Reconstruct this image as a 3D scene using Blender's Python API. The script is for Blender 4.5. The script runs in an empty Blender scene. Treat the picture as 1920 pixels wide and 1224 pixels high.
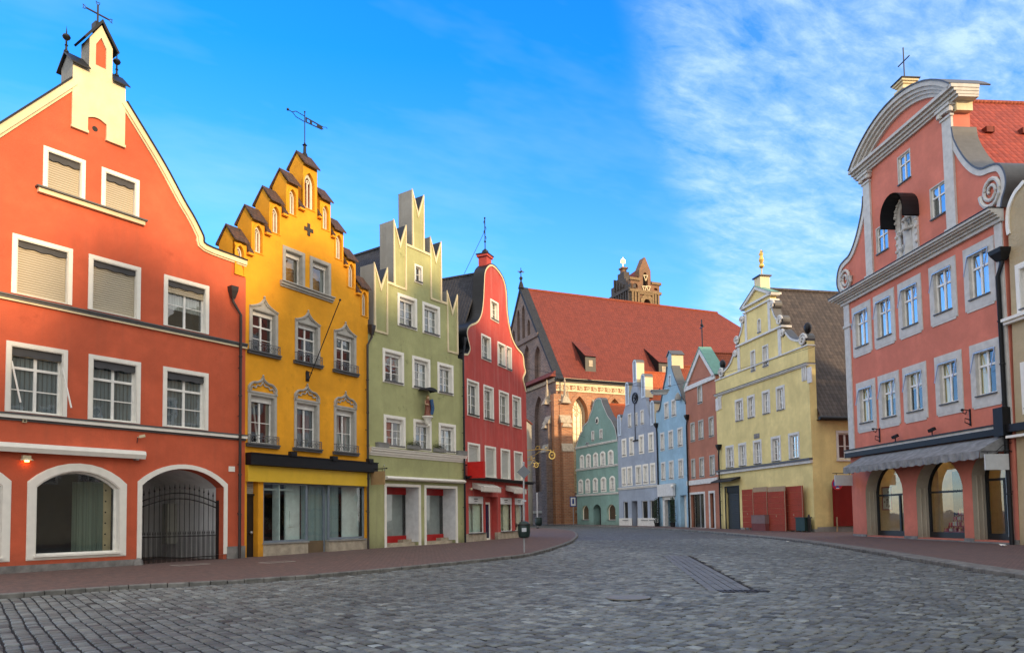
import bpy, math, random
import numpy as np
from mathutils import Vector, Matrix, noise
from mathutils.geometry import tessellate_polygon
random.seed(7)
rad = math.radians
scene = bpy.context.scene
col = scene.collection

# ------------------------------------------------------------------ camera
FL, PPX, PPY, TILT, ROLL = 1350.0, 959.13, 895.84, .054692, -.015014
CAM = Vector((0, 0, 1.65)); GK = .006
ct, st = math.cos(TILT), math.sin(TILT); cr_, sr_ = math.cos(ROLL), math.sin(ROLL)
FW = Vector((0, ct, st)); UP0 = Vector((0, -st, ct)); RT0 = Vector((1, 0, 0))
RT = RT0*cr_ + UP0*sr_; UPV = UP0*cr_ - RT0*sr_
cd = bpy.data.cameras.new('camera'); cam = bpy.data.objects.new('camera', cd); col.objects.link(cam)
cam.matrix_world = Matrix(((RT.x, UPV.x, -FW.x, CAM.x), (RT.y, UPV.y, -FW.y, CAM.y), (RT.z, UPV.z, -FW.z, CAM.z), (0, 0, 0, 1)))
cd.sensor_width = 36; cd.lens = FL/1920*36; cd.shift_x = (960-PPX)/1920; cd.shift_y = (PPY-612)/1920
cd.clip_start = .1; cd.clip_end = 3000
scene.camera = cam

# ------------------------------------------------------------------ light
SUN_AZ, SUN_EL = 46, 13.0        # azimuth measured from behind the camera towards the right
sdir = Vector((math.sin(rad(SUN_AZ))*math.cos(rad(SUN_EL)), -math.cos(rad(SUN_AZ))*math.cos(rad(SUN_EL)), math.sin(rad(SUN_EL))))
sl = bpy.data.lights.new('sun', 'SUN'); sun = bpy.data.objects.new('sun', sl); col.objects.link(sun)
sun.rotation_euler = sdir.to_track_quat('Z', 'Y').to_euler(); sun.location = (30, -30, 40)
sl.energy = 2.1; sl.angle = rad(2.5); sl.color = (1.0, .72, .42)
scene.view_settings.view_transform = 'Standard'; scene.view_settings.look = 'None'
scene.view_settings.exposure = 1.24; scene.view_settings.gamma = 1
wd = bpy.data.worlds.new('World'); scene.world = wd; wd.use_nodes = True
wt = wd.node_tree; wt.nodes.clear(); N = wt.nodes.new; Lk = wt.links.new
def math_n(t, op, a, b=None, c=None, clamp=False):
    n = t.nodes.new('ShaderNodeMath'); n.operation = op; n.use_clamp = clamp
    for i, v in enumerate((a, b, c)):
        if v is None: continue
        if isinstance(v, (int, float)): n.inputs[i].default_value = v
        else: t.links.new(v, n.inputs[i])
    return n.outputs[0]
def ramp_n(t, fac, stops, interp='LINEAR'):
    n = t.nodes.new('ShaderNodeValToRGB'); n.color_ramp.interpolation = interp
    e = n.color_ramp.elements
    while len(e) < len(stops): e.new(.5)
    for k, (p, c) in enumerate(stops):
        e[k].position = p; e[k].color = (c, c, c, 1) if isinstance(c, (int, float)) else (*c, 1)
    t.links.new(fac, n.inputs[0]); return n.outputs[0]
def mix_n(t, fac, a, b, mode='MIX'):
    n = t.nodes.new('ShaderNodeMix'); n.data_type = 'RGBA'; n.blend_type = mode
    for i, v in ((0, fac), (6, a), (7, b)):
        if isinstance(v, (int, float)): n.inputs[i].default_value = v
        elif isinstance(v, tuple): n.inputs[i].default_value = (*v, 1)
        else: t.links.new(v, n.inputs[i])
    return n.outputs[2]
def noise_n(t, vec, scale, detail=4, rough=.55, dist=0):
    n = t.nodes.new('ShaderNodeTexNoise'); n.inputs['Scale'].default_value = scale; n.inputs['Detail'].default_value = detail
    n.inputs['Roughness'].default_value = rough; n.inputs['Distortion'].default_value = dist
    if vec is not None: t.links.new(vec, n.inputs['Vector'])
    return n.outputs['Fac']
def map_n(t, vec, sc=(1, 1, 1), rot=(0, 0, 0), loc=(0, 0, 0)):
    n = t.nodes.new('ShaderNodeMapping'); n.inputs['Scale'].default_value = sc; n.inputs['Rotation'].default_value = rot
    n.inputs['Location'].default_value = loc; t.links.new(vec, n.inputs['Vector']); return n.outputs[0]
sky = N('ShaderNodeTexSky'); sky.sky_type = 'NISHITA'; sky.sun_disc = False
sky.sun_elevation = rad(SUN_EL); sky.sun_rotation = math.atan2(sdir.x, sdir.y); sky.altitude = 400; sky.air_density = 1.0; sky.dust_density = .3; sky.ozone_density = 2.0
tc = N('ShaderNodeTexCoord'); sep = N('ShaderNodeSeparateXYZ'); Lk(tc.outputs['Generated'], sep.inputs[0])
X, Y, Z = sep.outputs
# grade of the clear sky: deeper azure overhead, pale blue low down
zc = math_n(wt, 'MAXIMUM', Z, 0.0)
tint = ramp_n(wt, zc, [(0, (.85, .93, 1.22)), (.22, (.52, .88, 1.38)), (.55, (.07, .74, 1.48)), (1, (.05, .66, 1.4))])
skyc = mix_n(wt, 1.0, sky.outputs[0], tint, 'MULTIPLY')
# thin high cloud on a flat layer over the town
den = math_n(wt, 'ADD', zc, .12)
cmb = N('ShaderNodeCombineXYZ'); Lk(math_n(wt, 'DIVIDE', X, den), cmb.inputs[0]); Lk(math_n(wt, 'DIVIDE', Y, den), cmb.inputs[1])
cp = map_n(wt, cmb.outputs[0], (1, 1, 1), (0, 0, rad(-28)))
big = noise_n(wt, cp, .8, 3, .5, .3)
st1 = noise_n(wt, map_n(wt, cp, (4.5, 10, 1)), 1.0, 10, .64, .35)
st2 = noise_n(wt, map_n(wt, cp, (18, 30, 1), loc=(3, 1, 0)), 1.0, 6, .65, .4)
az = math_n(wt, 'DIVIDE', X, math_n(wt, 'MAXIMUM', Y, .05))
edge = math_n(wt, 'ADD', az, math_n(wt, 'MULTIPLY', zc, .20))
edge = math_n(wt, 'ADD', edge, math_n(wt, 'MULTIPLY', big, .20))
em = N('ShaderNodeMapRange'); em.interpolation_type = 'SMOOTHSTEP'; Lk(edge, em.inputs[0]); em.inputs[1].default_value = .36; em.inputs[2].default_value = .47
fib = math_n(wt, 'ADD', math_n(wt, 'MULTIPLY', st1, .72), math_n(wt, 'MULTIPLY', st2, .28))
fm = ramp_n(wt, fib, [(.36, .12), (.50, .50), (.62, .95)])
cl = math_n(wt, 'MULTIPLY', em.outputs[0], fm, clamp=True)
dens = math_n(wt, 'ADD', .50, math_n(wt, 'MULTIPLY', az, .34)); cl = math_n(wt, 'MULTIPLY', cl, dens, clamp=True)
wisp = ramp_n(wt, noise_n(wt, map_n(wt, cp, (1.2, 2.6, 1), loc=(7, 2, 0)), 1.0, 5, .6), [(.45, 0.0), (.8, .22)])
cl = math_n(wt, 'MAXIMUM', cl, wisp)
back = N('ShaderNodeMapRange'); back.interpolation_type = 'SMOOTHSTEP'; Lk(Y, back.inputs[0]); back.inputs[1].default_value = .62; back.inputs[2].default_value = .15   # unseen bright cloud added behind the viewer as neutral fill on the facades
cl = math_n(wt, 'MAXIMUM', cl, math_n(wt, 'MULTIPLY', back.outputs[0], math_n(wt, 'ADD', .62, math_n(wt, 'MULTIPLY', fm, .4))), clamp=True)
ccol = mix_n(wt, back.outputs[0], (2.5, 3.2, 4.1), (4.4, 4.3, 4.1))
skyc = mix_n(wt, cl, skyc, ccol)
bg = N('ShaderNodeBackground'); bg.inputs['Strength'].default_value = .15; Lk(skyc, bg.inputs[0])
wo = N('ShaderNodeOutputWorld'); Lk(bg.outputs[0], wo.inputs[0])

# ------------------------------------------------------------------ materials
def new_mat(name):
    m = bpy.data.materials.new(name); m.use_nodes = True; t = m.node_tree
    return m, t, t.nodes['Principled BSDF']
def s2l(h):
    if isinstance(h, str):
        c = [int(h[i:i+2], 16)/255 for i in (0, 2, 4)]
        return tuple(x/12.92 if x <= .04045 else ((x+.055)/1.055)**2.4 for x in c)
    return h
def scl(c, k): return tuple(min(1, x*k) for x in c)
MATS = {}
def plain(name, c, rough=.6, metal=0, spec=.4, bump=0, bs=30, var=.12):
    if name in MATS: return MATS[name]
    m, t, b = new_mat(name); c = s2l(c)
    o = t.nodes.new('ShaderNodeTexCoord').outputs['Object']
    f = noise_n(t, o, 3.5, 5)
    t.links.new(mix_n(t, ramp_n(t, f, [(.3, 0.0), (.7, 1.0)]), scl(c, 1-var), scl(c, 1+var)), b.inputs['Base Color'])
    b.inputs['Roughness'].default_value = rough; b.inputs['Metallic'].default_value = metal
    b.inputs['Specular IOR Level'].default_value = spec
    if bump:
        bn = t.nodes.new('ShaderNodeBump'); bn.inputs['Distance'].default_value = bump; bn.inputs['Strength'].default_value = .6
        t.links.new(noise_n(t, o, bs, 4), bn.inputs['Height']); t.links.new(bn.outputs[0], b.inputs['Normal'])
    MATS[name] = m; return m
def plaster(name, c, stain=.35, dirt=(.09, .075, .055), streak=.25, grain=26, bump=.012, blot=None):
    if name in MATS: return MATS[name]
    m, t, b = new_mat(name); c = s2l(c)
    o = t.nodes.new('ShaderNodeTexCoord').outputs['Object']
    a = noise_n(t, o, .45, 6, .6, .4); a2 = noise_n(t, map_n(t, o, (1, 1, 1), loc=(9, 3, 4)), 2.3, 6, .65)
    base = mix_n(t, ramp_n(t, a, [(.3, 0.0), (.7, 1.0)]), scl(c, .76), scl(c, 1.12))
    base = mix_n(t, ramp_n(t, a2, [(.38, .0), (.72, .45)]), base, scl(c, .74))
    sv = noise_n(t, map_n(t, o, (3.2, 3.2, .22)), 1.0, 5, .6)
    base = mix_n(t, math_n(t, 'MULTIPLY', ramp_n(t, sv, [(.50, 0.0), (.74, 1.0)]), min(1, streak*1.5)), base, tuple(x*.6+d*.4 for x, d in zip(c, dirt)))
    if blot:
        bl = ramp_n(t, noise_n(t, map_n(t, o, loc=(2, 5, 1)), 1.1, 8, .75), [(.60, 0.0), (.68, 1.0)])
        base = mix_n(t, math_n(t, 'MULTIPLY', bl, blot[1]), base, s2l(blot[0]))
    sp = t.nodes.new('ShaderNodeSeparateXYZ'); t.links.new(o, sp.inputs[0])
    foot = math_n(t, 'SUBTRACT', 1.0, math_n(t, 'DIVIDE', sp.outputs[2], 1.1), clamp=True)
    foot = math_n(t, 'MULTIPLY', math_n(t, 'MULTIPLY', foot, foot), math_n(t, 'MULTIPLY', a2, stain*2.2), clamp=True)
    base = mix_n(t, foot, base, dirt)
    t.links.new(base, b.inputs['Base Color']); b.inputs['Roughness'].default_value = .88; b.inputs['Specular IOR Level'].default_value = .25
    bn = t.nodes.new('ShaderNodeBump'); bn.inputs['Distance'].default_value = bump; bn.inputs['Strength'].default_value = .8
    hh = math_n(t, 'ADD', noise_n(t, o, grain, 5, .6), math_n(t, 'MULTIPLY', noise_n(t, o, 1.6, 3), 2.0))
    t.links.new(hh, bn.inputs['Height']); t.links.new(bn.outputs[0], b.inputs['Normal'])
    MATS[name] = m; return m
def tiles(name, c, c2, tw=.18, th=.16, wave=True, rough=.75):
    if name in MATS: return MATS[name]
    m, t, b = new_mat(name); c = s2l(c); c2 = s2l(c2)
    uv = t.nodes.new('ShaderNodeUVMap').outputs[0]
    br = t.nodes.new('ShaderNodeTexBrick'); t.links.new(uv, br.inputs['Vector']); br.offset = .5
    br.inputs['Scale'].default_value = 1; br.inputs['Brick Width'].default_value = tw; br.inputs['Row Height'].default_value = th
    br.inputs['Mortar Size'].default_value = .014; br.inputs['Mortar Smooth'].default_value = .4
    br.inputs['Color1'].default_value = (*c, 1); br.inputs['Color2'].default_value = (*c2, 1); br.inputs['Mortar'].default_value = (*scl(c, .35), 1)
    a = noise_n(t, uv, .6, 6, .6)
    base = mix_n(t, ramp_n(t, a, [(.3, 0.0), (.75, .28)]), br.outputs['Color'], scl(c2, .6))
    t.links.new(base, b.inputs['Base Color']); b.inputs['Roughness'].default_value = rough; b.inputs['Specular IOR Level'].default_value = .3
    s = t.nodes.new('ShaderNodeSeparateXYZ'); t.links.new(uv, s.inputs[0])
    saw = math_n(t, 'FRACT', math_n(t, 'DIVIDE', s.outputs[1], th))
    wv = math_n(t, 'ABSOLUTE', math_n(t, 'SINE', math_n(t, 'MULTIPLY', s.outputs[0], math.pi/tw)))
    h = math_n(t, 'ADD', math_n(t, 'MULTIPLY', saw, -1.0), math_n(t, 'MULTIPLY', wv, .8 if wave else .1))
    bn = t.nodes.new('ShaderNodeBump'); bn.inputs['Distance'].default_value = .035; bn.inputs['Strength'].default_value = .9
    t.links.new(h, bn.inputs['Height']); t.links.new(bn.outputs[0], b.inputs['Normal'])
    MATS[name] = m; return m
def bricks(name, c, c2, mort, bw=.3, bh=.09, ms=.012, patch=None, rough=.85, bump=.01, rot=0, pf=.75):
    if name in MATS: return MATS[name]
    m, t, b = new_mat(name); c, c2, mort = s2l(c), s2l(c2), s2l(mort)
    uv = t.nodes.new('ShaderNodeUVMap').outputs[0]
    if rot: uv = map_n(t, uv, rot=(0, 0, rad(rot)))
    br = t.nodes.new('ShaderNodeTexBrick'); t.links.new(uv, br.inputs['Vector'])
    br.inputs['Scale'].default_value = 1; br.inputs['Brick Width'].default_value = bw; br.inputs['Row Height'].default_value = bh
    br.inputs['Mortar Size'].default_value = ms; br.inputs['Color1'].default_value = (*c, 1); br.inputs['Color2'].default_value = (*c2, 1); br.inputs['Mortar'].default_value = (*mort, 1)
    a = noise_n(t, uv, .35, 8, .65)
    base = mix_n(t, ramp_n(t, a, [(.35, 0.0), (.7, pf)]), br.outputs['Color'], s2l(patch) if patch else scl(c, .5))
    base = mix_n(t, ramp_n(t, noise_n(t, uv, 3.1, 6, .7), [(.4, 0.0), (.8, .5)]), base, scl(c2, 1.35))
    t.links.new(base, b.inputs['Base Color']); b.inputs['Roughness'].default_value = rough
    bn = t.nodes.new('ShaderNodeBump'); bn.inputs['Distance'].default_value = bump
    t.links.new(br.outputs['Fac'], bn.inputs['Height']); bn.invert = True; t.links.new(bn.outputs[0], b.inputs['Normal'])
    MATS[name] = m; return m
def glass(name, tint=(.75, .8, .8), refl=.9, boost=.10, wob=.0):
    if name in MATS: return MATS[name]
    m, t, b = new_mat(name); t.nodes.remove(b); out = t.nodes['Material Output']
    o = t.nodes.new('ShaderNodeTexCoord').outputs['Object']
    bn = t.nodes.new('ShaderNodeBump'); bn.inputs['Distance'].default_value = .004; bn.inputs['Strength'].default_value = .5
    t.links.new(noise_n(t, o, 1.6, 2), bn.inputs['Height'])
    g = t.nodes.new('ShaderNodeBsdfGlossy'); g.inputs['Roughness'].default_value = .015; g.inputs['Color'].default_value = (refl, refl, refl, 1)
    t.links.new(bn.outputs[0], g.inputs['Normal'])
    tr = t.nodes.new('ShaderNodeBsdfTransparent'); tr.inputs['Color'].default_value = (*tint, 1)
    fr = t.nodes.new('ShaderNodeFresnel'); gm = t.nodes.new('ShaderNodeNewGeometry'); t.links.new(math_n(t, 'SUBTRACT', 1.6, math_n(t, 'MULTIPLY', gm.outputs['Backfacing'], .975)), fr.inputs['IOR']);   # same pane from either side
    t.links.new(bn.outputs[0], fr.inputs['Normal'])
    f = math_n(t, 'ADD', math_n(t, 'MULTIPLY', fr.outputs[0], 1.3), boost, clamp=True)
    mx = t.nodes.new('ShaderNodeMixShader'); t.links.new(f, mx.inputs[0]); t.links.new(tr.outputs[0], mx.inputs[1]); t.links.new(g.outputs[0], mx.inputs[2])
    t.links.new(mx.outputs[0], out.inputs[0]); MATS[name] = m; return m
def glow(name, c, s):
    if name in MATS: return MATS[name]
    m, t, b = new_mat(name); b.inputs['Emission Color'].default_value = (*c, 1); b.inputs['Emission Strength'].default_value = s
    b.inputs['Base Color'].default_value = (*c, 1); MATS[name] = m; return m
def wavy(name, c, period, axis=0, rough=.6, bump=.02, dark=.6):
    """slatted or pleated surface: lines along the other axis, by bump and a darker colour in the grooves"""
    if name in MATS: return MATS[name]
    m, t, b = new_mat(name); c = s2l(c); uv = t.nodes.new('ShaderNodeUVMap').outputs[0]
    s = t.nodes.new('ShaderNodeSeparateXYZ'); t.links.new(uv, s.inputs[0])
    fr = math_n(t, 'FRACT', math_n(t, 'DIVIDE', s.outputs[axis], period))
    h = math_n(t, 'SINE', math_n(t, 'MULTIPLY', fr, math.pi))
    t.links.new(mix_n(t, ramp_n(t, h, [(.0, 0.0), (.35, 1.0)]), scl(c, dark), c), b.inputs['Base Color'])
    b.inputs['Roughness'].default_value = rough
    bn = t.nodes.new('ShaderNodeBump'); bn.inputs['Distance'].default_value = bump; t.links.new(h, bn.inputs['Height'])
    t.links.new(bn.outputs[0], b.inputs['Normal']); MATS[name] = m; return m

# ------------------------------------------------------------------ measuring
def ray(px, py): return FW + RT*((px-PPX)/FL) - UPV*((py-PPY)/FL)
def gz(x, y): return GK*y
def ground(px, py, h=0.0):
    d = ray(px, py); s = (h-CAM.z)/(d.z-GK*d.y); return CAM+d*s
def crop(ox, oy, s): return lambda x, y: (ox+x/s, oy+y/s)
A1, A2, A3, A5 = crop(0, 0, 2.55), crop(0, 400, 3.06), crop(0, 740, 3.06), crop(80, 0, 4.37)
Y1, Y2, Y3 = crop(400, 180, 3.825), crop(420, 440, 3.827), crop(430, 680, 3.22)
G1, G2, R1 = crop(660, 340, 3.6), crop(680, 680, 3.4), crop(860, 860, 6.8)
C1, C2, C3 = crop(940, 460, 4.08), crop(960, 700, 3.83), crop(1060, 640, 3.22)
W1, W2 = crop(1320, 480, 3.825), crop(1320, 740, 4.081)
P1, P2, P3, P4 = crop(1540, 60, 2.914), crop(1560, 440, 3.4), crop(1560, 740, 3.222), crop(1560, 800, 5.322)
T1, K1 = crop(1120, 470, 8.743), crop(960, 780, 5.564)
class Frame:
    """a facade plane: u along it (left to right), w into the house, z up"""
    def __init__(s, P0, ang):
        s.P = Vector((P0[0], P0[1], gz(*P0[:2]))); s.a = rad(ang)
        s.u = Vector((math.sin(s.a), math.cos(s.a), 0)); s.w = Vector((-s.u.y, s.u.x, 0))
    def p(s, q, w=0.0):
        d = ray(*q); P0 = s.P+s.w*w; k = ((P0-CAM).dot(s.w))/d.dot(s.w); X = CAM+d*k-s.P
        return (X.dot(s.u), X.z)
    def side(s, q, u):
        d = ray(*q); P0 = s.P+s.u*u; k = ((P0-CAM).dot(s.u))/d.dot(s.u); X = CAM+d*k-s.P
        return (X.dot(s.w), X.z)
    def world(s, u, w, z): return s.P+s.u*u+s.w*w+Vector((0, 0, z))
    def col_at(s, px, py): u, _ = s.p((px, py)); X = s.P+s.u*u; return (X.x, X.y)
ID = None
# ------------------------------------------------------------------ mesh helpers
class MB:
    def __init__(s): s.v = []; s.f = []
    def add(s, vs, fs):
        n = len(s.v); s.v += [tuple(x) for x in vs]; s.f += [tuple(n+i for i in f) for f in fs]; return s
    def box(s, u0, u1, w0, w1, z0, z1):
        return s.add([(u0, w0, z0), (u1, w0, z0), (u1, w1, z0), (u0, w1, z0), (u0, w0, z1), (u1, w0, z1), (u1, w1, z1), (u0, w1, z1)],
                     [(0, 1, 5, 4), (1, 2, 6, 5), (2, 3, 7, 6), (3, 0, 4, 7), (4, 5, 6, 7), (3, 2, 1, 0)])
    def bar(s, p, q, a, b=None):
        """square bar between two points"""
        b = b or a; p = Vector(p); q = Vector(q); d = (q-p).normalized()
        x = d.cross(Vector((0, 0, 1)));  x = Vector((1, 0, 0)) if x.length < 1e-3 else x.normalized(); y = d.cross(x)
        vs = [c+x*(i*a/2)+y*(j*b/2) for c in (p, q) for i, j in ((-1, -1), (1, -1), (1, 1), (-1, 1))]
        return s.add(vs, [(0, 1, 5, 4), (1, 2, 6, 5), (2, 3, 7, 6), (3, 0, 4, 7), (4, 5, 6, 7), (3, 2, 1, 0)])
    def quad(s, a, b, c, d): return s.add([a, b, c, d], [(0, 1, 2, 3)])
    def prism(s, poly, w0, w1, holes=(), back=True, front=True):
        """poly and holes are (u,z) loops; extruded from w0 to w1"""
        loops = [poly]+list(holes); flat = [p for l in loops for p in l]
        tr = tessellate_polygon([[Vector((p[0], p[1], 0)) for p in l] for l in loops])
        n = len(flat); vs = [(p[0], w0, p[1]) for p in flat]+[(p[0], w1, p[1]) for p in flat]; fs = []
        for t in tr:
            if front: fs.append(tuple(t))
            if back: fs.append(tuple(n+i for i in reversed(t)))
        k = 0
        for l in loops:
            m = len(l)
            for i in range(m): a, b = k+i, k+(i+1) % m; fs.append((a, b, n+b, n+a))
            k += m
        return s.add(vs, fs)
    def ring(s, po, pi, w0, w1):
        n = len(po); vs = [(p[0], w0, p[1]) for p in po]+[(p[0], w0, p[1]) for p in pi]+[(p[0], w1, p[1]) for p in po]+[(p[0], w1, p[1]) for p in pi]
        fs = []
        for i in range(n):
            j = (i+1) % n
            fs += [(i, j, n+j, n+i), (2*n+j, 2*n+i, 3*n+i, 3*n+j), (i, 2*n+i, 2*n+j, j), (n+j, 3*n+j, 3*n+i, n+i)]
        return s.add(vs, fs)
    def tube(s, pts, r, n=8, cap=True, r2=None):
        pts = [Vector(p) for p in pts]; m = len(pts); vs = []; fs = []
        ref = Vector((.31, .17, .93)).normalized()
        for i, p in enumerate(pts):
            d = (pts[min(i+1, m-1)]-pts[max(i-1, 0)]).normalized()
            x = d.cross(ref).normalized(); y = d.cross(x); rr = r if r2 is None else r+(r2-r)*i/(m-1)
            for k in range(n): a = 2*math.pi*k/n; vs.append(p+x*(rr*math.cos(a))+y*(rr*math.sin(a)))
        for i in range(m-1):
            for k in range(n): fs.append((i*n+k, i*n+(k+1) % n, (i+1)*n+(k+1) % n, (i+1)*n+k))
        if cap: fs += [tuple(range(n-1, -1, -1)), tuple((m-1)*n+k for k in range(n))]
        return s.add(vs, fs)
    def lathe(s, c, prof, n=14, sx=1, sy=1):
        vs = []; fs = []; m = len(prof)
        for r, z in prof:
            for k in range(n): a = 2*math.pi*k/n; vs.append((c[0]+r*sx*math.cos(a), c[1]+r*sy*math.sin(a), c[2]+z))
        for i in range(m-1):
            for k in range(n): fs.append((i*n+k, i*n+(k+1) % n, (i+1)*n+(k+1) % n, (i+1)*n+k))
        fs += [tuple(range(n-1, -1, -1)), tuple((m-1)*n+k for k in range(n))]
        return s.add(vs, fs)
    def ball(s, c, r, n=12, m=7, sz=1):
        return s.lathe(c, [(max(1e-4, r*math.sin(math.pi*i/m)), -r*sz*math.cos(math.pi*i/m)) for i in range(m+1)], n)
    def ribbon(s, pts, t0, t1, w0, w1):
        """strip that follows an open (u,z) line, from offset t0 to t1 across it"""
        m = len(pts); nr = []
        for i in range(m):
            a = Vector(pts[max(i-1, 0)]); b = Vector(pts[min(i+1, m-1)]); c = Vector(pts[i])
            d1 = (c-a).normalized() if i else (b-c).normalized(); d2 = (b-c).normalized() if i < m-1 else d1
            n1 = Vector((-d1.y, d1.x)); n2 = Vector((-d2.y, d2.x)); nn = (n1+n2)
            nn = n1 if nn.length < .3 else nn.normalized(); nr.append(nn/max(.45, nn.dot(n1)))
        for i in range(m-1):
            p, q = Vector(pts[i]), Vector(pts[i+1])
            A, B, Cc, D = p+nr[i]*t0, q+nr[i+1]*t0, q+nr[i+1]*t1, p+nr[i]*t1
            fs = [(0, 1, 2, 3), (7, 6, 5, 4), (0, 4, 5, 1), (3, 2, 6, 7)]
            if i == 0: fs.append((0, 3, 7, 4))
            if i == m-2: fs.append((1, 5, 6, 2))
            s.add([(v.x, w, v.y) for w in (w0, w1) for v in (A, B, Cc, D)], fs)
        return s
    def build(s, name, mat, parent=None, F=None, smooth=False):
        """F: frame the vertices are in (None: the parent's own space or the world)"""
        if name in SPLIT and F is None:
            ps = s.pieces()
            if len(ps) > 1: return [q.build_one(name, mat, parent, F, smooth) for q in ps][0]
        return s.build_one(name, mat, parent, F, smooth)
    def pieces(s):
        n = len(s.v); par = list(range(n))
        def fd(i):
            while par[i] != i: par[i] = par[par[i]]; i = par[i]
            return i
        for f in s.f:
            for j in f[1:]: par[fd(j)] = fd(f[0])
        g = {}
        for f in s.f: g.setdefault(fd(f[0]), []).append(f)
        cl = [[[min(s.v[i][k] for f in fs for i in f)-.03 for k in range(3)], [max(s.v[i][k] for f in fs for i in f)+.03 for k in range(3)], fs] for fs in g.values()]
        again = True
        while again:
            again = False; i = 0
            while i < len(cl):
                j = i+1
                while j < len(cl):
                    a, b = cl[i], cl[j]
                    if all(a[0][k] <= b[1][k] and b[0][k] <= a[1][k] for k in range(3)):
                        cl[i] = [[min(a[0][k], b[0][k]) for k in range(3)], [max(a[1][k], b[1][k]) for k in range(3)], a[2]+b[2]]; cl.pop(j); again = True
                    else: j += 1
                i += 1
        out = []
        for a, b, fs in cl:
            m = MB(); mp = {}
            for f in fs:
                for i in f:
                    if i not in mp: mp[i] = len(m.v); m.v.append(s.v[i])
                m.f.append(tuple(mp[i] for i in f))
            out.append(m)
        return out
    def build_one(s, name, mat, parent, F, smooth):
        vs = [Vector(v) for v in s.v]
        if F is not None:
            vs = [F.world(*v) for v in vs]
        me = bpy.data.meshes.new(name)
        o = bpy.data.objects.new(name, me); col.objects.link(o)
        if parent is not None:
            o.parent = parent
            if F is not None:
                inv = WM[parent].inverted(); vs = [inv @ v for v in vs]
            WM[o] = WM[parent]
        else: WM[o] = Matrix.Identity(4)
        me.from_pydata([tuple(v) for v in vs], [], s.f); me.validate()
        import bmesh
        bm = bmesh.new(); bm.from_mesh(me); bmesh.ops.remove_doubles(bm, verts=bm.verts, dist=1e-5)
        bmesh.ops.recalc_face_normals(bm, faces=bm.faces)
        uvl = bm.loops.layers.uv.new('UVMap')
        for f in bm.faces:
            n = f.normal
            if abs(n.z) > .85: 
                for l in f.loops: l[uvl].uv = (l.vert.co.x, l.vert.co.y)
            else:
                tt = Vector((-n.y, n.x, 0)); tt = tt.normalized() if tt.length > 1e-6 else Vector((1, 0, 0))
                if abs(tt.x) > abs(tt.y) and tt.x < 0 or abs(tt.y) >= abs(tt.x) and tt.y < 0: tt = -tt
                bb = n.cross(tt); bb = -bb if bb.z < 0 else bb
                for l in f.loops: l[uvl].uv = (l.vert.co.dot(tt), l.vert.co.dot(bb))
            f.smooth = smooth
        bm.to_mesh(me); bm.free()
        if smooth: me.set_sharp_from_angle(angle=rad(40))
        me.materials.append(mat)
        return o
WM = {}
SPLIT = {'pilaster', 'corner_pilaster', 'wing_flashing', 'wing_moulding', 'scroll_moulding', 'scroll_flashing', 'plinth', 'red_band', 'turret_cheek', 'triglyph', 'battlement_cheek', 'pinnacle', 'emblem', 'pendant_bulb', 'stone_sill', 'volute', 'awning_arm', 'crest_cheek', 'verge_moulding', 'tier_cornice', 'shop_partition', 'side_mullion', 'support_post', 'weathering_tiles', 'string_course', 'cornice_return', 'display_back'}
def tag(o, label=None, cat=None, group=None, kind=None):
    if label: o['label'] = label
    if cat: o['category'] = cat
    if group: o['group'] = group
    if kind: o['kind'] = kind
    return o
def thing(name, label, cat, F, u=0, w=0, z=0, group=None):
    o = bpy.data.objects.new(name, None); col.objects.link(o); o.empty_display_size = .3
    P = F.world(u, w, z); M = Matrix(((F.u.x, F.w.x, 0, P.x), (F.u.y, F.w.y, 0, P.y), (0, 0, 1, P.z), (0, 0, 0, 1)))
    o.matrix_world = M; WM[o] = M
    return tag(o, label, cat, group)
def arc(u0, u1, z0, z1, rise=0, n=10, point=0):
    """rectangle whose top may be a segmental/round (rise) or pointed arch, as a loop from lower left"""
    pts = [(u0, z0), (u1, z0)]
    if rise <= 0: return pts+[(u1, z1), (u0, z1)]
    um = (u0+u1)/2; hw = (u1-u0)/2; zs = z1-rise
    if point:
        R = (hw*hw+rise*rise)/(2*hw); amax = math.asin(min(1, rise/R)) if rise < R else math.pi/2
        right = [(u1-R+R*math.cos(amax*i/n), zs+R*math.sin(amax*i/n)) for i in range(n+1)]
        left = [(u0+u1-x, z) for x, z in reversed(right[:-1])]
        return pts+right+left
    R = (hw*hw+rise*rise)/(2*rise); cz = z1-R; a0 = math.asin(min(1, hw/R))
    if rise >= hw*.999: a0 = math.pi/2
    return pts+[(um+R*math.sin(a0-2*a0*i/n), cz+R*math.cos(a0-2*a0*i/n)) for i in range(n+1)]
def smooth_line(pts, k=6):
    out = []; P = [Vector(p) for p in pts]; n = len(P)
    for i in range(n-1):
        p0, p1, p2, p3 = P[max(i-1, 0)], P[i], P[i+1], P[min(i+2, n-1)]
        for j in range(k):
            t = j/k; out.append(tuple(.5*((2*p1)+(p2-p0)*t+(2*p0-5*p1+4*p2-p3)*t*t+(3*p1-p0-3*p2+p3)*t**3)))
    out.append(tuple(P[-1])); return out

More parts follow.
